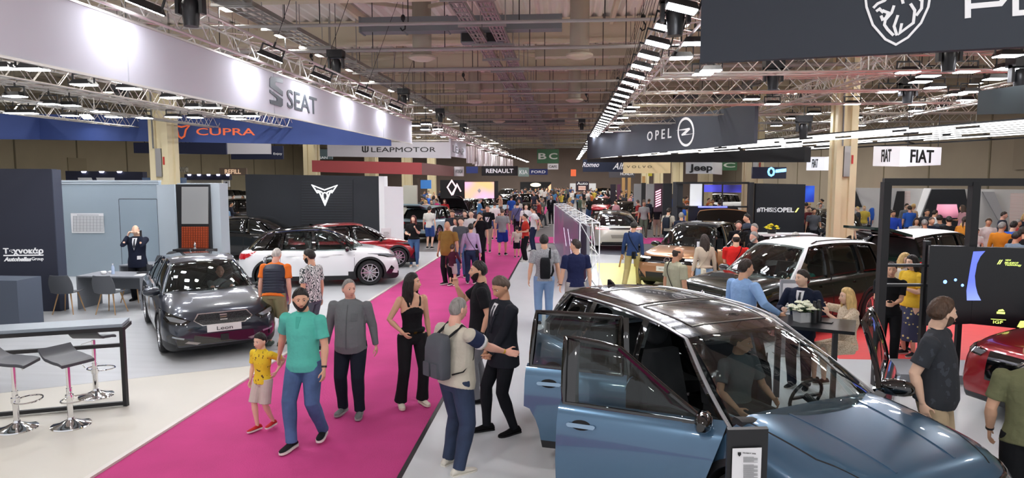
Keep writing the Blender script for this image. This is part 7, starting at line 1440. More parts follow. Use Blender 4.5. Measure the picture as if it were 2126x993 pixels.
P_('person', a, 1.70, 180, 'elderly grey-haired man in a grey button shirt and dark trousers on the pink carpet', ('74787b', 'long'), ('1c222e', 'trousers'), '6e7172', ('grey', 'receding'), 'red', None, 1.12, .06, look=(-42, -3), lf=(-.12, .08, 0), rf=(.13, -.02, 0), rh=(.34, -.02, .84), lh=(-.31, -.05, .86), ex=(lambda I: [lay(I, [(-.003+x, .50), (.003+x, .50), (.003+x, -.04), (-.003+x, -.04)], cloth('5f6366'), 'button_band', th=.004) for x in (0,)], lambda I: lay(I, [(-.13, .40), (-.05, .40), (-.05, .31), (-.13, .31)], cloth('6d7174'), 'chest_pocket', th=.004)), sole='9a9a98')
# woman in black, man in black, suit, backpack man
a = feet_at(858, 838)
P_('person', a, 1.72, 148, 'woman with long black hair in a black tank top and black trousers', ('17171a', 'tank', cloth('17171a'), .06), ('1b1b1e', 'wide'), 'd8cfc0', ('black', 'long'), 'mid', fem=True, bw=.98, look=(-50, 4), rf=(.17, .0, 0), lf=(-.12, .02, 0), rh=(.17, .13, 1.0), rp=(1, -.7, 0), lh=(-.25, -.02, .82), ex=(lambda I: (lambda mb: (mb.tube([I['tp'](.15*math.cos(t), .108*math.sin(t), .055) for t in [2*math.pi*j/20 for j in range(21)]], .016, 6, ry=.006, up=(0, 0, 1)), mb.obj('belt', mat('belt leather', '2a1f18', .5), I['bot'], 60)))(MB()), lambda I: lay(I, [(-.02, .075), (.02, .075), (.02, .04), (-.02, .04)], mat('gold buckle', 'c9a14a', .3, .9), 'belt_buckle', parent=I['bot'], th=.012)), sole='d8cfc0')
a = feet_at(1000, 832)
P_('person', a, 1.86, 262, 'tall dark-bearded man in a black t-shirt and grey trousers laughing to the left', ('1a1b1f', 'short'), ('77787c', 'slim'), '17171a', ('black', 'short'), 'mid', ('black', .008), 1.10, .02, look=(-8, 4), rh=(.12, .30, 1.42), rp=(.6, -.4, -1), lh=(-.27, .0, .90), hdir=(None, (0, .2, 1)), curl=(.35, .75), lf=(-.1, .06, 0), rf=(.12, -.05, 0), ex=(acc_watch(-1),), sole='222326')
a = feet_at(1046, 895)
P_('person', a, 1.84, 238, 'grey-haired man in a dark suit and tie looking down beside the open rear car door', ('22252d', 'suit', cloth('22252d', .2)), ('1a1c22', 'slim'), '101013', ('stubble', 'short'), 'tan', None, 1.04, .02, look=(-10, -24), lh=(-.06, .20, .88), rh=(.06, .19, .90), hdir=((.6, .2, -.6), (-.6, .2, -.6)), curl=(.4, .5), rf=(.10, .16, 0), lf=(-.12, -.06, 0), sole='101013')
a = feet_at(948, 972); f_ = 42; hand = Vector((0, 0, 0)); hand = aty(1058, 735, 6.75)
P_('person', a, 1.76, f_, 'man in a beige polo and grey backpack resting his hand on the car door', ('c5bfb0', 'short'), ('2c3a55', 'jeans', mat('dark washed denim', '2c3a55', .85, bump=.5, bscale=9, var=.3, vscale=4)), 'dcd8cc', ('grey', 'buzz'), 'red', None, 1.14, .05, look=(0, -6), rh=W(a, f_, hand, 1.76), rp=(0, -.3, -1), hdir=(None, (.7, .4, -.1)), lh=(-.24, .12, .95), lf=(-.13, 0, 0), rf=(.14, -.08, 0), curl=(.4, .15), sole='e8e4da', ex=(acc_backpack('55585f'), acc_watch(1, mat('yellow band', 'c9a43a', .5)), lambda I: (lambda mb, E, S: (mb.tube([S+(E-S)*.02, S+(E-S)*.5], .078, 14), mb.obj('navy_sleeve_panel', cloth('2a3350'), I['top'], 60)))(MB(), I['hd'][1][0], I['sh'][1]), lambda I: (lambda mb, E, S: (mb.tube([S+(E-S)*.52, S+(E-S)*.6], .079, 14), mb.obj('sleeve_stripe', WHITEP, I['top'], 60)))(MB(), I['hd'][1][0], I['sh'][1]), lambda I: text('19', I['sh'][1]+(I['hd'][1][0]-I['sh'][1])*.55+Vector((-.03, -.084, -.03)), X, Z, .05, .06, LB, I['top'], name='number', th=.003)))
# right foreground
a = head_at(1950, 618, 1.86); P_('person', a, 1.86, 128, 'tall man in a dark charcoal printed t-shirt and beige trousers with hands on hips', ('2c3037', 'short', pattern('charcoal print', '2c3037', '3d424b', 'noise', 12, .62)), ('c0ab8c', 'trousers'), '303236', ('brown', 'thick'), 'light', ('brown', .003), 1.18, .05, look=(-40, 0), lh=(-.20, .06, .96), lp=(-1, -.5, 0), rh=(.26, -.03, .90), hdir=((.75, .35, -.4), None))
a = head_at(2156, 700, 1.70); P_('person', a, 1.70, 30, 'man with shaved head in an olive t-shirt seen from behind at the right edge', ('6b6d50', 'short'), ('1a1b1e', 'trousers'), '1b1c1e', ('dark', 'buzz'), 'mid', None, 1.12, .03, look=(10, -8), lh=(-.27, .10, .90), ex=(acc_watch(-1),))
a = feet_at(572, 716); P_('person', (a[0], a[1]), 1.72, 358, 'white-haired man in a navy quilted vest over an orange polo shirt', ('e87830', 'short', cloth('e87830')), ('8c8a68', 'shorts'), '5a6a60', ('white', 'buzz'), 'red', None, 1.12, .03, lean=14, look=(0, -20), lh=(-.27, .02, .80), rh=(.27, .05, .80), sole='44504a',
   ex=(lambda I: (lambda mb: (mb.tube([I['tp'](0, 0, z) for z in (-.0, .06, .1, .2, .32, .43, .50, .535)], [.205, .208, .20, .195, .215, .225, .195, .12], 22, ry=[.15, .155, .155, .15, .155, .14, .10, .07], up=(0, 1, 0)), link(remesh(mb, .009, 'quilted_vest', mat('navy quilted', '20283c', .55), 2), 'quilted_vest', I['root'])))(MB()),
       lambda I: [(lambda mb: (mb.tube([I['tp']((.203-.01*abs(j-4)*.3)*math.cos(t)*(1 if j < 8 else .9), .157*math.sin(t), .04+.05*j) for t in [2*math.pi*q/24 for q in range(25)]], .009, 6), mb.obj('quilt_seam', mat('navy quilted', '20283c', .55), I['root'], 60)))(MB()) for j in range(8)]))
a = head_at(645, 517, 1.74); P_('person', a, 1.74, 285, 'dark-haired man in a black and white patterned t-shirt beside the open car door', ('dcdedc', 'short', pattern('swirl print', '3e4a4c', 'e4e6e4', 'swirl', 9, .45)), ('5b6f74', 'trousers'), '2c2c30', ('black', 'short'), 'mid', ('black', .01), 1.06, .03, look=(-10, -10))
a = feet_at(290, 622); P_('person', a, 1.80, 168, 'bald man in a dark suit holding a phone before the pale office door', ('1c2132', 'suit', cloth('1c2132', .2)), ('15171c', 'trousers'), '0f0f12', ('dark', 'bald'), 'light', None, 1.05, .03, look=(-12, -4), rh=(.135, .13, 1.50), lh=(-.14, .13, 1.49), rp=(.35, .6, -1), lp=(-.35, .6, -1), hdir=((.3, -.3, 1), (-.3, -.3, 1)), curl=(.7, .7), sole='0f0f12', ex=(lambda I: (lambda mb, W: (mb.box(W+Vector((-.02, .03, .07)), (.02, .07, .14)), mb.obj('phone', BLACKP, I['root'])))(MB(), I['hd'][-1][1]), lambda I: lay(I, [(-.13, .12), (-.06, .12), (-.06, .04), (-.13, .04)], WHITEP, 'name_badge', th=.012),))
# mid distance on and beside the carpet
for args in [
 (feet_at(860, 553), 1.68, 170, 'red-haired woman in a black t-shirt and blue jeans beside the red hatchback', dict(top=('18181b', 'short', cloth('18181b'), .02), bottom=('44638c', 'slim'), shoe='d8b8a0', hair=('red', 'long'), skin='light', fem=True, bw=1.12, belly=.02, lh=(-.08, .22, 1.30), rh=(.16, .24, 1.12), look=(15, 0))),
 (feet_at(892, 516), 1.74, 12, 'man in a white t-shirt and blue shorts seen from behind by the pale blue car', dict(top=('dcdcd2', 'short'), bottom=('34508a', 'shorts'), shoe='1a1a1c', hair=('dark', 'short'), skin='light')),
 (feet_at(931, 590), 1.74, 205, 'balding stout man in a mustard polo and black trousers', dict(top=('8c6a34', 'short'), bottom=('15151a', 'trousers'), hair=('dark', 'bald'), skin='tan', bw=1.2, belly=.07, look=(-30, 0))),
 (feet_at(939, 592), 1.10, 15, 'small child in a navy and burgundy hooded top seen from behind', dict(top=('4a1f30', 'long'), bottom=('b4b0ac', 'shorts'), hair=('brown', 'short'), kid=True, bw=1.15, rh=(.35, .15, .95), shoe='22232a')),
 (feet_at(978, 588), 1.66, 0, 'woman in a lilac sweater and dark jeans seen from behind beside a child', dict(top=('b7a0c4', 'long', cloth('b7a0c4'), .06), bottom=('2b3a55', 'jeans'), hair=('black', 'bun'), fem=True, bw=1.05, lh=(-.30, -.05, .82), ex=(acc_cross('1a1a1c', '26272c', 1, True),), shoe='222226')),
 (feet_at(958, 574), 1.76, 182, 'young man with glasses in a grey t-shirt behind the woman in lilac', dict(top=('55595f', 'short'), bottom=('44638c', 'jeans'), hair=('dark', 'thick'), skin='light', look=(0, -3))),
 (feet_at(948, 560), 1.66, 190, 'woman with dark curly hair behind the mustard polo man', dict(top=('e0dcd8', 'short'), bottom=('8c8480', 'wide'), hair=('dark', 'curly'), fem=True, look=(20, 0))),
 (feet_at(998, 553), 1.78, 200, 'young man in a black t-shirt holding his chin', dict(top=('16161a', 'short'), bottom=('1a1a20', 'trousers'), hair=('dark', 'short'), beard=('dark', .006), rh=(.03, .22, 1.46), rp=(.7, 0, -1), curl=(.3, .9))),
 (feet_at(1013, 522), 1.84, 185, 'bald bearded man in a black t-shirt with a white patch and beige trousers', dict(top=('17181c', 'short'), bottom=('a39786', 'slim'), hair=('stubble', 'buzz'), beard=('black', .01), look=(10, 0), lf=(-.1, .12, 0), ex=(lambda I: lay(I, [(-.10, .38), (.08, .38), (.05, .2), (-.04, .2)], WHITEP, 'print_patch'), acc_cross('17181c', '17181c', 1, True, True)))),
 (feet_at(979, 548), 1.82, 178, 'tall man in a white t-shirt standing behind the man holding his chin', dict(top=('dfe0de', 'short'), bottom=('3a4458', 'jeans'), hair=('black', 'short'), skin='light', look=(10, 8))),
 (feet_at(966, 534), 1.72, 186, 'young man in a dark t-shirt between the glasses man and the tall white t-shirt man', dict(top=('23262c', 'short'), bottom=('33363c', 'trousers'), hair=('dark', 'thick'), skin='light')),
 (feet_at(940, 540), 1.78, 176, 'broad man with dark hair looking down behind the mustard polo man', dict(top=('2a2d36', 'short'), bottom=('22242a', 'trousers'), hair=('brown', 'short'), look=(10, -12))),
 (feet_at(1043, 530), 1.78, 2, 'man with cropped hair in a grey t-shirt and bright blue shorts walking away', dict(top=('8f9092', 'short'), bottom=('27439c', 'shorts'), shoe='23242a', hair=('stubble', 'buzz'), skin='mid', lf=(-.1, -.1, .02), rf=(.1, .15, 0))),
 (feet_at(1073, 534), 1.12, 355, 'child in a cream hooded top and black shorts walking away', dict(top=('d5cdbd', 'long'), bottom=('20232c', 'shorts'), hair=('dark', 'short'), kid=True, bw=1.1, shoe='22242a')),
 (feet_at(1091, 543), 1.66, 250, 'woman in a red top and black trousers with white shoes on the carpet', dict(top=('c23a30', 'short'), bottom=('18191e', 'trousers'), shoe='e6e2dc', hair=('dark', 'bun'), fem=True, rh=(.1, .2, 1.1), lh=(-.1, .2, 1.1))),
 (feet_at(1108, 522), 1.78, 285, 'bearded man in a white t-shirt and navy trousers with hands behind his back', dict(top=('e4e4e2', 'short'), bottom=('2c3550', 'trousers'), hair=('black', 'short'), beard=('black', .008), lh=(-.1, -.18, .95), rh=(.1, -.18, .95))),
 (feet_at(1092, 505), 1.74, 175, 'woman in a white t-shirt with a black crossbody strap and black shorts', dict(top=('e8e8e6', 'short'), bottom=('1c1d22', 'shorts'), hair=('black', 'bun'), skin='light', ex=(acc_cross('141416', '141416', -1, True),))),
 (feet_at(1074, 497), 1.76, 5, 'man in a violet grey shirt with a black shoulder bag walking away', dict(top=('5d5f86', 'long'), bottom=('20222c', 'trousers'), hair=('dark', 'short'), ex=(acc_cross('141416', '141416', -1, True, True),))),
 (feet_at(1125, 470), 1.74, 80, 'man in a grey green t-shirt striding across the far carpet', dict(top=('6e7a74', 'short'), bottom=('3e4247', 'trousers'), hair=('grey', 'buzz'), lf=(-.1, .25, 0), rf=(.1, -.25, .03))),
 (feet_at(1145, 466), 1.82, 200, 'person in a black suit standing at the far right edge of the carpet', dict(top=('16181e', 'suit', cloth('16181e', .2)), bottom=('14161a', 'slim'), hair=('dark', 'short'))),
 (feet_at(1027, 497), 1.76, 5, 'man in a white t-shirt and denim shorts walking away beside the grey t-shirt man', dict(top=('e2e0dc', 'short'), bottom=('3a4f78', 'shorts'), hair=('dark', 'short'))),
 (head_at(1130, 487, 1.80), 1.80, 352, 'man in a marled grey t-shirt with a black shoulder bag seen from behind', dict(top=('9a9c9e', 'short', pattern('grey marl', '8b8d90', 'a6a8aa', 'noise', 60, .5)), bottom=('7f9cc0', 'jeans'), hair=('black', 'short'), skin='mid', bw=1.08, ex=(acc_backpack('1a1b1e', True, .40, .2, .1, .0, True, False),), look=(8, 0))),
 (head_at(1196, 497, 1.76), 1.76, 345, 'man in a navy t-shirt turning his head left seen from behind by the lattice display', dict(top=('1f2548', 'short'), bottom=('a9a6a2', 'trousers'), hair=('dark', 'short'), skin='mid', bw=1.08, look=(-55, 0), ex=(acc_watch(-1),))),
 # right side
 (feet_at(1312, 596), 1.78, 20, 'man in a blue denim jacket and khaki trousers striding away with a black bag strap', dict(top=('31456e', 'long'), bottom=('b8a878', 'trousers'), hair=('black', 'short'), skin='tan', lf=(-.14, -.25, .02), rf=(.12, .22, 0), lean=6, look=(-10, -15), ex=(acc_cross('15161a', '15161a', 1, True, True),))),
 (head_at(1404, 512, 1.74), 1.74, 62, 'balding man in a pale khaki t-shirt with a black strap looking right', dict(top=('a9a890', 'short'), bottom=('3a3d44', 'trousers'), hair=('dark', 'bald'), skin='tan', bw=1.1, belly=.04, look=(15, -6), ex=(acc_cross('15161a', '15161a', 1, True, True),))),
 (head_at(1464, 487, 1.66), 1.66, 352, 'woman with long dark hair, a beige top and light jeans with a pale bag', dict(top=('bfb09c', 'long', cloth('bfb09c'), .04), bottom=('86a3bf', 'jeans'), hair=('dark', 'long'), fem=True, ex=(acc_cross('cbbfa8', 'd8d0b8', -1, True, True),))),
 (head_at(1529, 485, 1.74), 1.74, 12, 'man in a red polo shirt with a grey shoulder bag seen from behind', dict(top=('cf2622', 'short'), bottom=('33363e', 'trousers'), hair=('dark', 'bald'), bw=1.1, belly=.04, lh=(-.1, .3, 1.15), ex=(acc_cross('15161a', '4a4e58', -1, True),))),
 (head_at(1574, 480, 1.70), 1.70, 245, 'white-bearded man in black raising his hands behind the open bronze door', dict(top=('17181b', 'long'), bottom=('17181b', 'trousers'), hair=('grey', 'short'), beard=('white', .01), skin='red', lh=(-.1, .25, 1.25), rh=(.1, .25, 1.2), lean=8)),
 (head_at(1568, 464, 1.76), 1.76, 230, 'grey-haired man in black behind the white-bearded man', dict(top=('1a1b1e', 'long'), bottom=('17181b', 'trousers'), hair=('grey', 'short'), skin='red')),
 (head_at(1534, 458, 1.74), 1.74, 195, 'smiling dark-haired man in black behind the bronze suv', dict(top=('16161a', 'long'), bottom=('17181b', 'trousers'), hair=('dark', 'short'), skin='red')),
 (head_at(1553, 444, 1.82), 1.82, 260, 'dark-haired man in a blue grey suit jacket seen in profile before the slogan wall', dict(top=('3a4252', 'jacket'), bottom=('17181b', 'trousers'), hair=('black', 'short'))),
 (head_at(1649, 481, 1.72), 1.72, 80, 'grey-haired man in a dark patterned shirt beside the white counter', dict(top=('3a3e46', 'short'), bottom=('17181b', 'trousers'), hair=('white', 'buzz'), skin='red')),
 (head_at(1668, 500, 1.42), 1.64, 20, 'seated grey-haired man behind the white roof, left one', dict(top=('4a4e58', 'short'), bottom=('17181b', 'trousers'), hair=('grey', 'bald'), skin='red', sit=.62, lf=(-.12, .4, 0), rf=(.12, .4, 0))),
 (head_at(1684, 495, 1.44), 1.66, 340, 'seated bald man behind the white roof, right one', dict(top=('2a2d36', 'short'), bottom=('17181b', 'trousers'), hair=('grey', 'bald'), skin='tan', sit=.62, lf=(-.12, .4, 0), rf=(.12, .4, 0))),
 (feet_at(1336, 494), 1.78, 185, 'bald man in a printed grey t-shirt and green trousers walking towards the camera', dict(top=('9a9c9a', 'short'), bottom=('5b6858', 'trousers'), hair=('stubble', 'buzz'), beard=('stubble', .006), skin='tan')),
 (feet_at(1363, 492), 1.76, 10, 'person in a black vest and beige trousers seen from behind left of the dark pillar', dict(top=('1c1e22', 'long'), bottom=('a39b86', 'trousers'), hair=('dark', 'short'))),
 (feet_at(1347, 470), 1.74, 20, 'person in a white shirt and dark trousers beyond the bald man', dict(top=('dde0e4', 'long'), bottom=('20232a', 'trousers'), hair=('dark', 'short'))),
 (head_at(1388, 432, 1.74), 1.74, 30, 'man in a grey top turned away beside the dark pillar', dict(top=('b8b2a4', 'short'), bottom=('20232a', 'trousers'), hair=('dark', 'short'), ex=(acc_backpack('232833'),))),
 (head_at(1415, 441, 1.74), 1.74, 0, 'person in a dark blue top inside the black booth frame', dict(top=('232a3c', 'short'), bottom=('20232a', 'trousers'), hair=('grey', 'short'))),
 (head_at(1545, 538, 1.80), 1.80, 62, 'dark-haired man in a light blue shirt leaning on the black high table seen from behind', dict(top=('8fb3e0', 'long'), bottom=('2c3340', 'trousers'), hair=('dark', 'short'), skin='mid', bw=1.14, belly=.04, rh='T1618', lh=(-.2, .25, 1.08), look=(15, 0))),
 (head_at(1668, 559, 1.67), 1.67, 215, 'man in a navy suit and tie at the black high table looking left', dict(top=('1d2438', 'suit', cloth('1d2438', .2)), bottom=('1a1f30', 'trousers'), hair=('dark', 'short'), skin='light', look=(35, 0), lh=(-.2, .22, 1.18), rh=(.2, .22, 1.18))),
 (head_at(1764, 590, 1.50), 1.62, 262, 'blonde woman in a beige lace dress seated at the black high table', dict(top=('b7a184', 'short', pattern('beige lace', 'b7a184', 'd6c6ae', 'voronoi', 60, .4)), bottom=('b7a184', 'shorts', pattern('beige lace', 'b7a184', 'd6c6ae', 'voronoi', 60, .4)), shoe='3a2a24', hair=('blonde', 'long'), skin='light', fem=True, sit=.74, lf=(-.1, .38, .18), rf=(.1, .42, .14), rh=(.1, .30, 1.25), lh=(-.06, .34, 1.2), hdir=((0, .3, 1), (0, .3, 1)), curl=(.7, .6))),
 (head_at(1877, 525, 1.66), 1.66, 170, 'blonde woman in a white blouse and black trousers talking behind the black frame', dict(top=('e8e6e2', 'short'), bottom=('1c1d22', 'trousers'), hair=('blonde', 'bob'), skin='light', fem=True, bw=1.08, lh=(-.1, .25, 1.2), rh=(.15, .2, 1.0))),
 (head_at(1897, 530, 1.66), 1.66, 250, 'dark-haired woman in a yellow top and long yellow floral skirt behind the black frame', dict(top=('e0b83a', 'short'), bottom=('d8c884', 'skirt', pattern('floral skirt', 'd8c884', '3a3e5a', 'voronoi', 14, .25), .28), hair=('black', 'bob'), skin='light', fem=True, bw=1.1, shoe='2a2a2e', lh=(-.1, .25, 1.2))),
 (head_at(1850, 560, 1.5), 1.62, 200, 'person in dark clothes holding a phone behind the left post of the black frame', dict(top=('17181b', 'short'), bottom=('17181b', 'trousers'), hair=('dark', 'short'), rh=(.1, .3, 1.1), lh=(-.05, .3, 1.1))),
 ]:
    kw = dict(args[4])
    if kw.get('rh') == 'T1618': kw['rh'] = W(args[0], args[2], atz(1618, 652, 1.13), args[1])
    P_('person', args[0], args[1], args[2], args[3], **kw)
# background people on the right and left, smaller in the picture
small = [
 (1762, 446, 1.68, 180, 'woman in white taking a photograph beside the cream column', ('e6e6e4', 'short'), ('1c1d22', 'trousers'), ('dark', 'long')),
 (1903, 452, 1.66, 185, 'dark-haired woman in a striped top behind the white car roof', ('c8c6c2', 'short'), ('1c1d22', 'trousers'), ('dark', 'bob')), (1921, 456, 1.66, 0, 'grey-haired man in a grey top beyond the white car roof', ('7c8288', 'short'), ('1c1d22', 'trousers'), ('grey', 'short')),
 (1934, 450, 1.74, 185, 'bearded man in a navy t-shirt with white print behind the frame', ('1c2333', 'short'), ('1c1d22', 'trousers'), ('stubble', 'buzz')), (1952, 446, 1.76, 10, 'man in a slate t-shirt seen from behind in the right-hand crowd', ('4a5058', 'short'), ('1c1d22', 'trousers'), ('dark', 'short')),
 (1971, 449, 1.76, 20, 'man in a black t-shirt seen from behind in the right-hand crowd', ('17181b', 'short'), ('1c1d22', 'trousers'), ('black', 'short')), (1999, 462, 1.58, 130, 'blonde woman in a white t-shirt in front of the white slanted wall', ('ececea', 'short'), ('1c1d22', 'trousers'), ('blonde', 'bob')),
 (2003, 449, 1.78, 60, 'person in an orange top behind the blonde woman in white', ('d08a30', 'short'), ('1c1d22', 'trousers'), ('dark', 'pony')), (2012, 486, 1.50, 200, 'dark-haired child low in front of the black frame post', ('e6e6e4', 'short'), ('1c1d22', 'trousers'), ('black', 'short')),
 (2027, 474, 1.42, 175, 'boy in a white printed t-shirt right of the frame post', ('e6e6e4', 'short'), ('22252c', 'trousers'), ('brown', 'short')), (2052, 453, 1.70, 185, 'smiling man in a pale pink shirt and dark trousers at the right', ('d9cfcc', 'long'), ('1c1e26', 'trousers'), ('brown', 'short')),
 (2080, 461, 1.76, 60, 'grey-haired man in an orange long-sleeved top at the right', ('cf7f24', 'long'), ('3a3326', 'trousers'), ('grey', 'short')), (2104, 459, 1.76, 70, 'man in a bright blue hooded top near the right edge', ('2f5cc0', 'long'), ('1c1d22', 'trousers'), ('black', 'short')),
 (2110, 481, 1.70, 80, 'man in a dark cap and grey blue t-shirt near the right edge', ('6f8090', 'short'), ('1c1d22', 'trousers'), ('black', 'thick')), (2124, 471, 1.76, 40, 'man in a black t-shirt cut by the right edge', ('17181b', 'short'), ('1c1d22', 'trousers'), ('dark', 'short')),
 (1925, 434, 1.76, 190, 'dark-haired man in front of the black gate shape', ('33363c', 'short'), ('1c1d22', 'trousers'), ('black', 'short')), (1940, 436, 1.74, 100, 'person in a white shirt in front of the black gate shape', ('e0e2e2', 'long'), ('1c1d22', 'trousers'), ('dark', 'short')),
 (1855, 437, 1.7, 200, 'person in a bright blue top beyond the open green tailgate', ('2a4ab0', 'long'), ('1c1d22', 'trousers'), ('dark', 'short')), (1735, 440, 1.7, 180, 'person in a dark top left of the cream column', ('26272c', 'short'), ('1c1d22', 'trousers'), ('dark', 'short')),
 (1690, 432, 1.72, 190, 'person in a grey top under the blue glowing screen', ('5a5c62', 'short'), ('1c1d22', 'trousers'), ('dark', 'short')), (1679, 428, 1.7, 170, 'person in a dark red top under the blue glowing screen', ('6a2c30', 'short'), ('1c1d22', 'trousers'), ('brown', 'short')),
 (846, 407, 1.6, 100, 'brown-haired person beside the pale wall left of the crowd', ('2a2c30', 'short'), ('1c1d22', 'trousers'), ('brown', 'short')), (872, 410, 1.74, 280, 'man in a grey shirt reaching out on the left of the crowd', ('55585a', 'short'), ('8c8a70', 'trousers'), ('dark', 'short')),
 (885, 413, 1.74, 200, 'person in a pale pink top beside the man reaching out', ('d8bcb4', 'short'), ('3a3c42', 'trousers'), ('dark', 'short')), (896, 414, 1.7, 190, 'boyish person in a dark grey top left of the pink top woman', ('33363a', 'short'), ('22242a', 'trousers'), ('dark', 'short')),
 (907, 413, 1.66, 230, 'person in a bright pink top near the black diamond wall', ('d83a86', 'short'), ('22242a', 'trousers'), ('brown', 'short')), (923, 414, 1.66, 170, 'red-haired person in a red top beneath the black diamond wall', ('a82428', 'short'), ('22242a', 'trousers'), ('red', 'long')),
 (861, 396, 1.78, 10, 'person in black seen from behind left of the crowd', ('141418', 'short'), ('22242a', 'trousers'), ('black', 'short')), (890, 396, 1.72, 180, 'person in a white top at the back of the left crowd', ('e6e4e0', 'short'), ('22242a', 'trousers'), ('dark', 'short')),
 (901, 398, 1.76, 140, 'person in a peach top at the back of the left crowd', ('e0b898', 'short'), ('22242a', 'trousers'), ('blonde', 'short')), (915, 395, 1.72, 200, 'person in a navy top at the back of the left crowd', ('232c48', 'short'), ('22242a', 'trousers'), ('dark', 'short')),
 (505, 406, 1.74, 200, 'man in a pale pink shirt left of the dark logo wall', ('dcc6c2', 'short'), ('1c1d22', 'trousers'), ('brown', 'receding')), (483, 404, 1.72, 90, 'person in a rose pink top left of the dark logo wall', ('c24a68', 'short'), ('1c1d22', 'trousers'), ('dark', 'short')),
 (462, 404, 1.7, 190, 'person in a dark red top behind the black crossover', ('7a2a2c', 'short'), ('1c1d22', 'trousers'), ('dark', 'short')), (451, 422, 1.7, 170, 'person in a white top behind the orange lattice display', ('e2e2e0', 'short'), ('1c1d22', 'trousers'), ('brown', 'short')),
 (467, 425, 1.68, 10, 'person in a light blue top behind the black crossover', ('8fb2d6', 'short'), ('33415c', 'trousers'), ('dark', 'short')), (449, 401, 1.72, 170, 'person with a reddish face at the left end of the far left group', ('3c2a2c', 'short'), ('1c1d22', 'trousers'), ('brown', 'short')),
]
for px, py, H, fc, lab, tp_, bt, hr in small: P_('person', head_at(px, py, H), H, fc, lab, tp_, bt, '1d1d20', hr, R_.choice(['light', 'mid', 'tan']), fem=hr[1] in ('long', 'bob', 'pony'), bw=1+R_.random()*.1, look=(R_.uniform(-30, 30), -5), vox=.022)
# people inside cars
def seat_in(c, x, y, lab, **kw):
    M = c.root.matrix_basis if False else Matrix.Translation(c.root.location)@Matrix.Rotation(c.root.rotation_euler.z, 4, 'Z'); p = M@Vector((x, y, 0)); th = c.root.rotation_euler.z
    return P_('person', (p.x, p.y, c.root.location.z+kw.pop('dz', .12)), 1.7, 90-math.degrees(th), lab, sit=.50, lf=(-.12, .42, .0), rf=(.12, .42, 0), **kw)
seat_in(car_big, .0, .36, 'man in a grey t-shirt sitting behind the windscreen of the steel blue suv', top=('6b7378', 'short'), bottom=('33363c', 'trousers'), hair=('dark', 'short'), skin='mid', look=(-30, -5), rh=(.28, .3, .62), lh=(-.2, .3, .65))
_leon = [o for o in COL.objects if o.get('label', '').startswith('dark slate grey hatchback')][0]; _ws = [o for o in COL.objects if o.get('label', '').startswith('very dark green suv')][0]
class _C: pass
q = _C(); q.root = _leon; seat_in(q, -.16, .36, 'driver with a bald forehead sitting behind the wheel of the slate grey hatchback', top=('7c8484', 'short'), bottom=('33363c', 'trousers'), hair=('dark', 'bald'), skin='red', rh=(.12, .5, .82), lh=(-.12, .5, .82), lean=-12, dz=-.08)
q = _C(); q.root = _ws; seat_in(q, .05, .38, 'driver in a teal top behind the windscreen of the dark green suv', top=('2f8a80', 'short'), bottom=('33363c', 'trousers'), hair=('dark', 'short'), rh=(.12, .5, .85), lh=(-.12, .5, .85), dz=.08)
# ================================================================ BACKGROUND CARS AND CROWD
P_DBLUE = paint('bright blue paint', '1f4fae', .3, .25); P_MAUVE = paint('grey violet paint', '4a4656', .5, .25); P_ORNG = paint('red paint', 'b0202a', .3, .25)
far = [
 (Car.SUV, P_MAUVE, 965, 470, 250, 'grey violet suv with raised bonnet behind the group on the pink carpet', dict(hood_open=True)), (Car.HATCH, P_LBLUE, 1010, 452, 200, 'far pale blue hatchback right of the grey violet suv', {}),
 (Car.SUV, PBLACK, 1068, 446, 210, 'far black suv beside the left edge of the aisle', dict(hood_open=True)), (Car.SUV, P_WHITE, 1052, 423, 250, 'far white suv behind the far black suv', {}), (Car.HATCH, P_WHITE, 978, 427, 190, 'far white hatchback below the pink screen', {}),
 (Car.HATCH, P_GREY, 1110, 415, 260, 'very distant grey hatchback at the end of the aisle', {}), (Car.HATCH, P_WHITE, 1255, 425, 200, 'distant white hatchback right of the aisle', {}), (Car.SUV, P_DBLUE, 1290, 428, 250, 'distant bright blue suv in the right-hand crowd', {}),
 (Car.HATCH, P_BRONZE, 1245, 412, 200, 'very distant bronze hatchback right of the aisle', {}), (Car.HATCH, PBLACK, 1296, 468, 230, 'black hatchback just beyond the warm silver coupe', {}), (Car.HATCH, P_RED, 1250, 450, 260, 'dark red hatchback left of and beyond the warm silver coupe', {}),
 (Car.SUV, P_WHITE, 1478, 447, 190, 'white suv seen through the opening of the black booth', {}), (Car.SUV, PBLACK, 1733, 520, 260, 'black suv partly behind the cream column', {}), (Car.SUV, P_ORNG, 1800, 452, 200, 'red suv with raised bonnet beyond the green open suv', dict(hood_open=True)),
 (Car.SUV, P_DGREEN, 1880, 470, 180, 'dark green car beyond the white roof on the right', {}),
 (Car.SUV, P_WHITE, 462, 428, 230, 'white suv with raised bonnet far left beyond the office', dict(hood_open=True)), (Car.HATCH, P_WHITE, 505, 424, 200, 'white hatchback partly behind the dark logo wall', {}), (Car.SUV, PBLACK, 485, 470, 215, 'black suv with raised bonnet behind the black crossover', dict(hood_open=True)),
]
for base_, pm_, px, py, th, lab, kw in far:
    g = atz(px, py, 0); build_car(mk(base_, pm_), 'suv' if base_ is Car.SUV else 'hatchback', lab, (g.x, g.y, .005), rad(th), pm_, lod=1, roofm=PBLACK if 'black roof' in lab else None, style=st_generic if g.y < 60 else None, clad=g.y < 60, **kw)
def slot(o, m):
    if o.material_slots: o.material_slots[0].link = 'OBJECT'; o.material_slots[0].material = m
protos = []
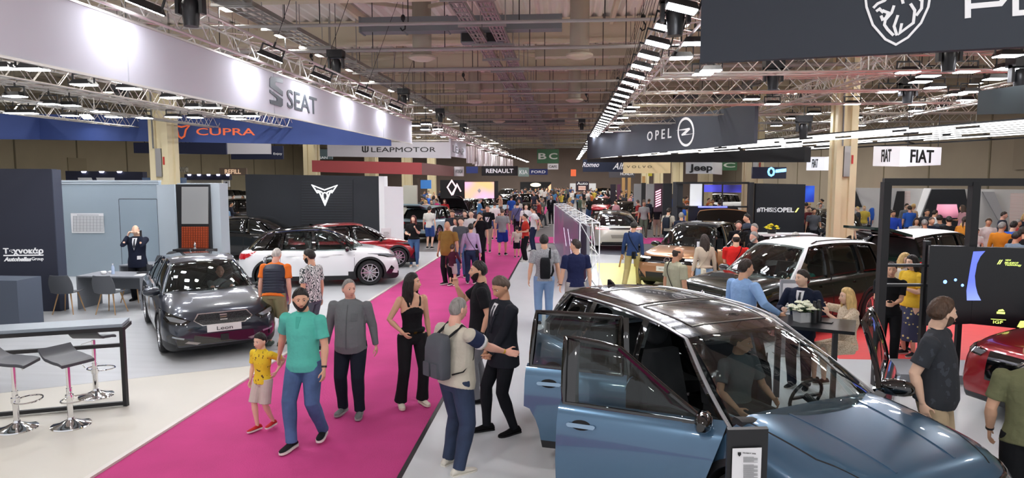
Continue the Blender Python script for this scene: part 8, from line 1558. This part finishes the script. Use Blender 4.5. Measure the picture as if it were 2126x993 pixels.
for k in range(14):
    fem = k % 3 == 1; st_ = R_.choice(['short', 'short', 'long']); hr = ('dark', R_.choice(['long', 'bun', 'bob'])) if fem else ('dark', R_.choice(['short', 'short', 'buzz']))
    walk = .22 if k % 4 == 2 else 0.
    kw = [dict(), dict(rh=(.1, .28, 1.15)), dict(lh=(-.05, .25, 1.4), rh=(.1, .25, 1.1)), dict(lh=(-.1, .2, 1.1), rh=(.1, .2, 1.1))][k % 4]
    p = person('person', (0, 60+k), [1.78, 1.66, 1.74, 1.82, 1.63][k % 5], 0, 'proto', ('4a4a50', st_, mat('crowd shirt', '55565a', .9)), ('2a2c34', ['trousers', 'slim', 'shorts', 'jeans'][k % 4] if not (k == 5) else 'skirt', mat('crowd trousers', '2a2c34', .9)), '1c1c1e', hr, 'mid', fem=fem, bw=1+.03*(k % 4), belly=.02*(k % 3), lf=(-.1, -walk, 0), rf=(.1, walk, 0), vox=.03, look=(R_.uniform(-30, 30), -4), **kw)
    protos.append(p)
tops = ['17181b', '17181b', '1e2434', '2b3040', 'e4e4e0', 'e4e4e0', 'd8d6d0', '6b7078', '8f9296', '9a2f2f', '34508a', '5a6b58', 'c9a98c', 'b8602c', '3a3d44', 'd6a0a8', '4b7fb0', '2a5fc0', 'c9b24a']
bots = ['1c1d22', '2b3448', '33415c', '1c1d22', '5a5f66', 'a39b86', '3f5a86', '26282e']; hairs = ['black', 'dark', 'dark', 'brown', 'grey', 'blonde', 'stubble']
placed = []; used_p = set()
def busy(x, y, r=.42):
    return any((x-a)**2+(y-b)**2 < r*r for a, b in placed)
carxy = [(o.location.x, o.location.y, o.rotation_euler.z) for o in COL.objects if o.parent is None and o.get('category') == 'car']
pers = [(o.location.x, o.location.y) for o in COL.objects if o.parent is None and o.get('category') == 'person' and o.get('label') != 'proto']; placed += pers
def incar(x, y):
    for a, b, t in carxy:
        dx, dy = x-a, y-b; u = dx*math.cos(t)+dy*math.sin(t); v_ = -dx*math.sin(t)+dy*math.cos(t)
        if abs(u) < 2.6 and abs(v_) < 1.25: return True
    return False
def crowd(n, x0, x1, y0, y1, lab, grp, ypow=1.):
    c = 0; t = 0
    while c < n and t < n*40:
        t += 1; x = R_.uniform(x0, x1); y = y0+(y1-y0)*R_.random()**ypow
        if busy(x, y) or incar(x, y): continue
        c += 1; placed.append((x, y)); k = R_.randrange(len(protos)); src = protos[k]
        if k not in used_p: o = src; used_p.add(k); o.location = (x, y, .005); o.rotation_euler.z = R_.uniform(-3.14, 3.14); o['label'] = lab; o['group'] = grp
        else: o = dup(src, (x, y, .005), R_.uniform(-3.14, 3.14), lab, grp)
        tm_, bm_ = mat('crowd top '+(q := R_.choice(tops)), q, .9), mat('crowd bottom '+(q2 := R_.choice(bots)), q2, .9); hm = HR[R_.choice(hairs)]; sk = SK[R_.choice(['light', 'mid', 'tan', 'red'])]
        for ch in o.children:
            nm = ch.name.split('.')[0]
            if nm in ('shirt', 'jumper', 'vest', 'jacket'): slot(ch, tm_)
            elif nm in ('trousers', 'shorts', 'skirt'): slot(ch, bm_)
            elif nm == 'hair': slot(ch, hm)
            elif nm == 'body': slot(ch, sk)
crowd(70, -4.8, 1.2, 36, 82, 'distant visitor in the crowd filling the far end of the pink aisle', 'crowd at the far end of the aisle', .8)
crowd(42, -13, -5., 34.5, 62, 'distant visitor in the crowd left of the aisle around the diamond emblem wall', 'crowd left of the aisle')
crowd(58, 1.4, 8.3, 33.5, 72, 'distant visitor in the crowd right of the aisle beyond the silver coupe', 'crowd right of the aisle', .9)
crowd(12, -20, -14.5, 27, 36, 'distant visitor between the cars far left beyond the office', 'visitors far left beyond the office')
crowd(22, 10.5, 17, 27.5, 38, 'distant visitor in the crowd far right behind the cream column', 'crowd behind the cream column')
crowd(14, 13.5, 19, 21.5, 25, 'distant visitor in front of the white slanted wall at the right', 'visitors before the white slanted wall')
crowd(8, 4.8, 8.2, 28.5, 34, 'distant visitor behind the black booth with the white panel', 'visitors behind the black booth')
for k in range(len(protos)):
    if k not in used_p:
        for ch in list(protos[k].children_recursive): bpy.data.objects.remove(ch)
        bpy.data.objects.remove(protos[k])
for o in list(TMPC.objects): bpy.data.objects.remove(o)
bpy.data.collections.remove(TMPC)
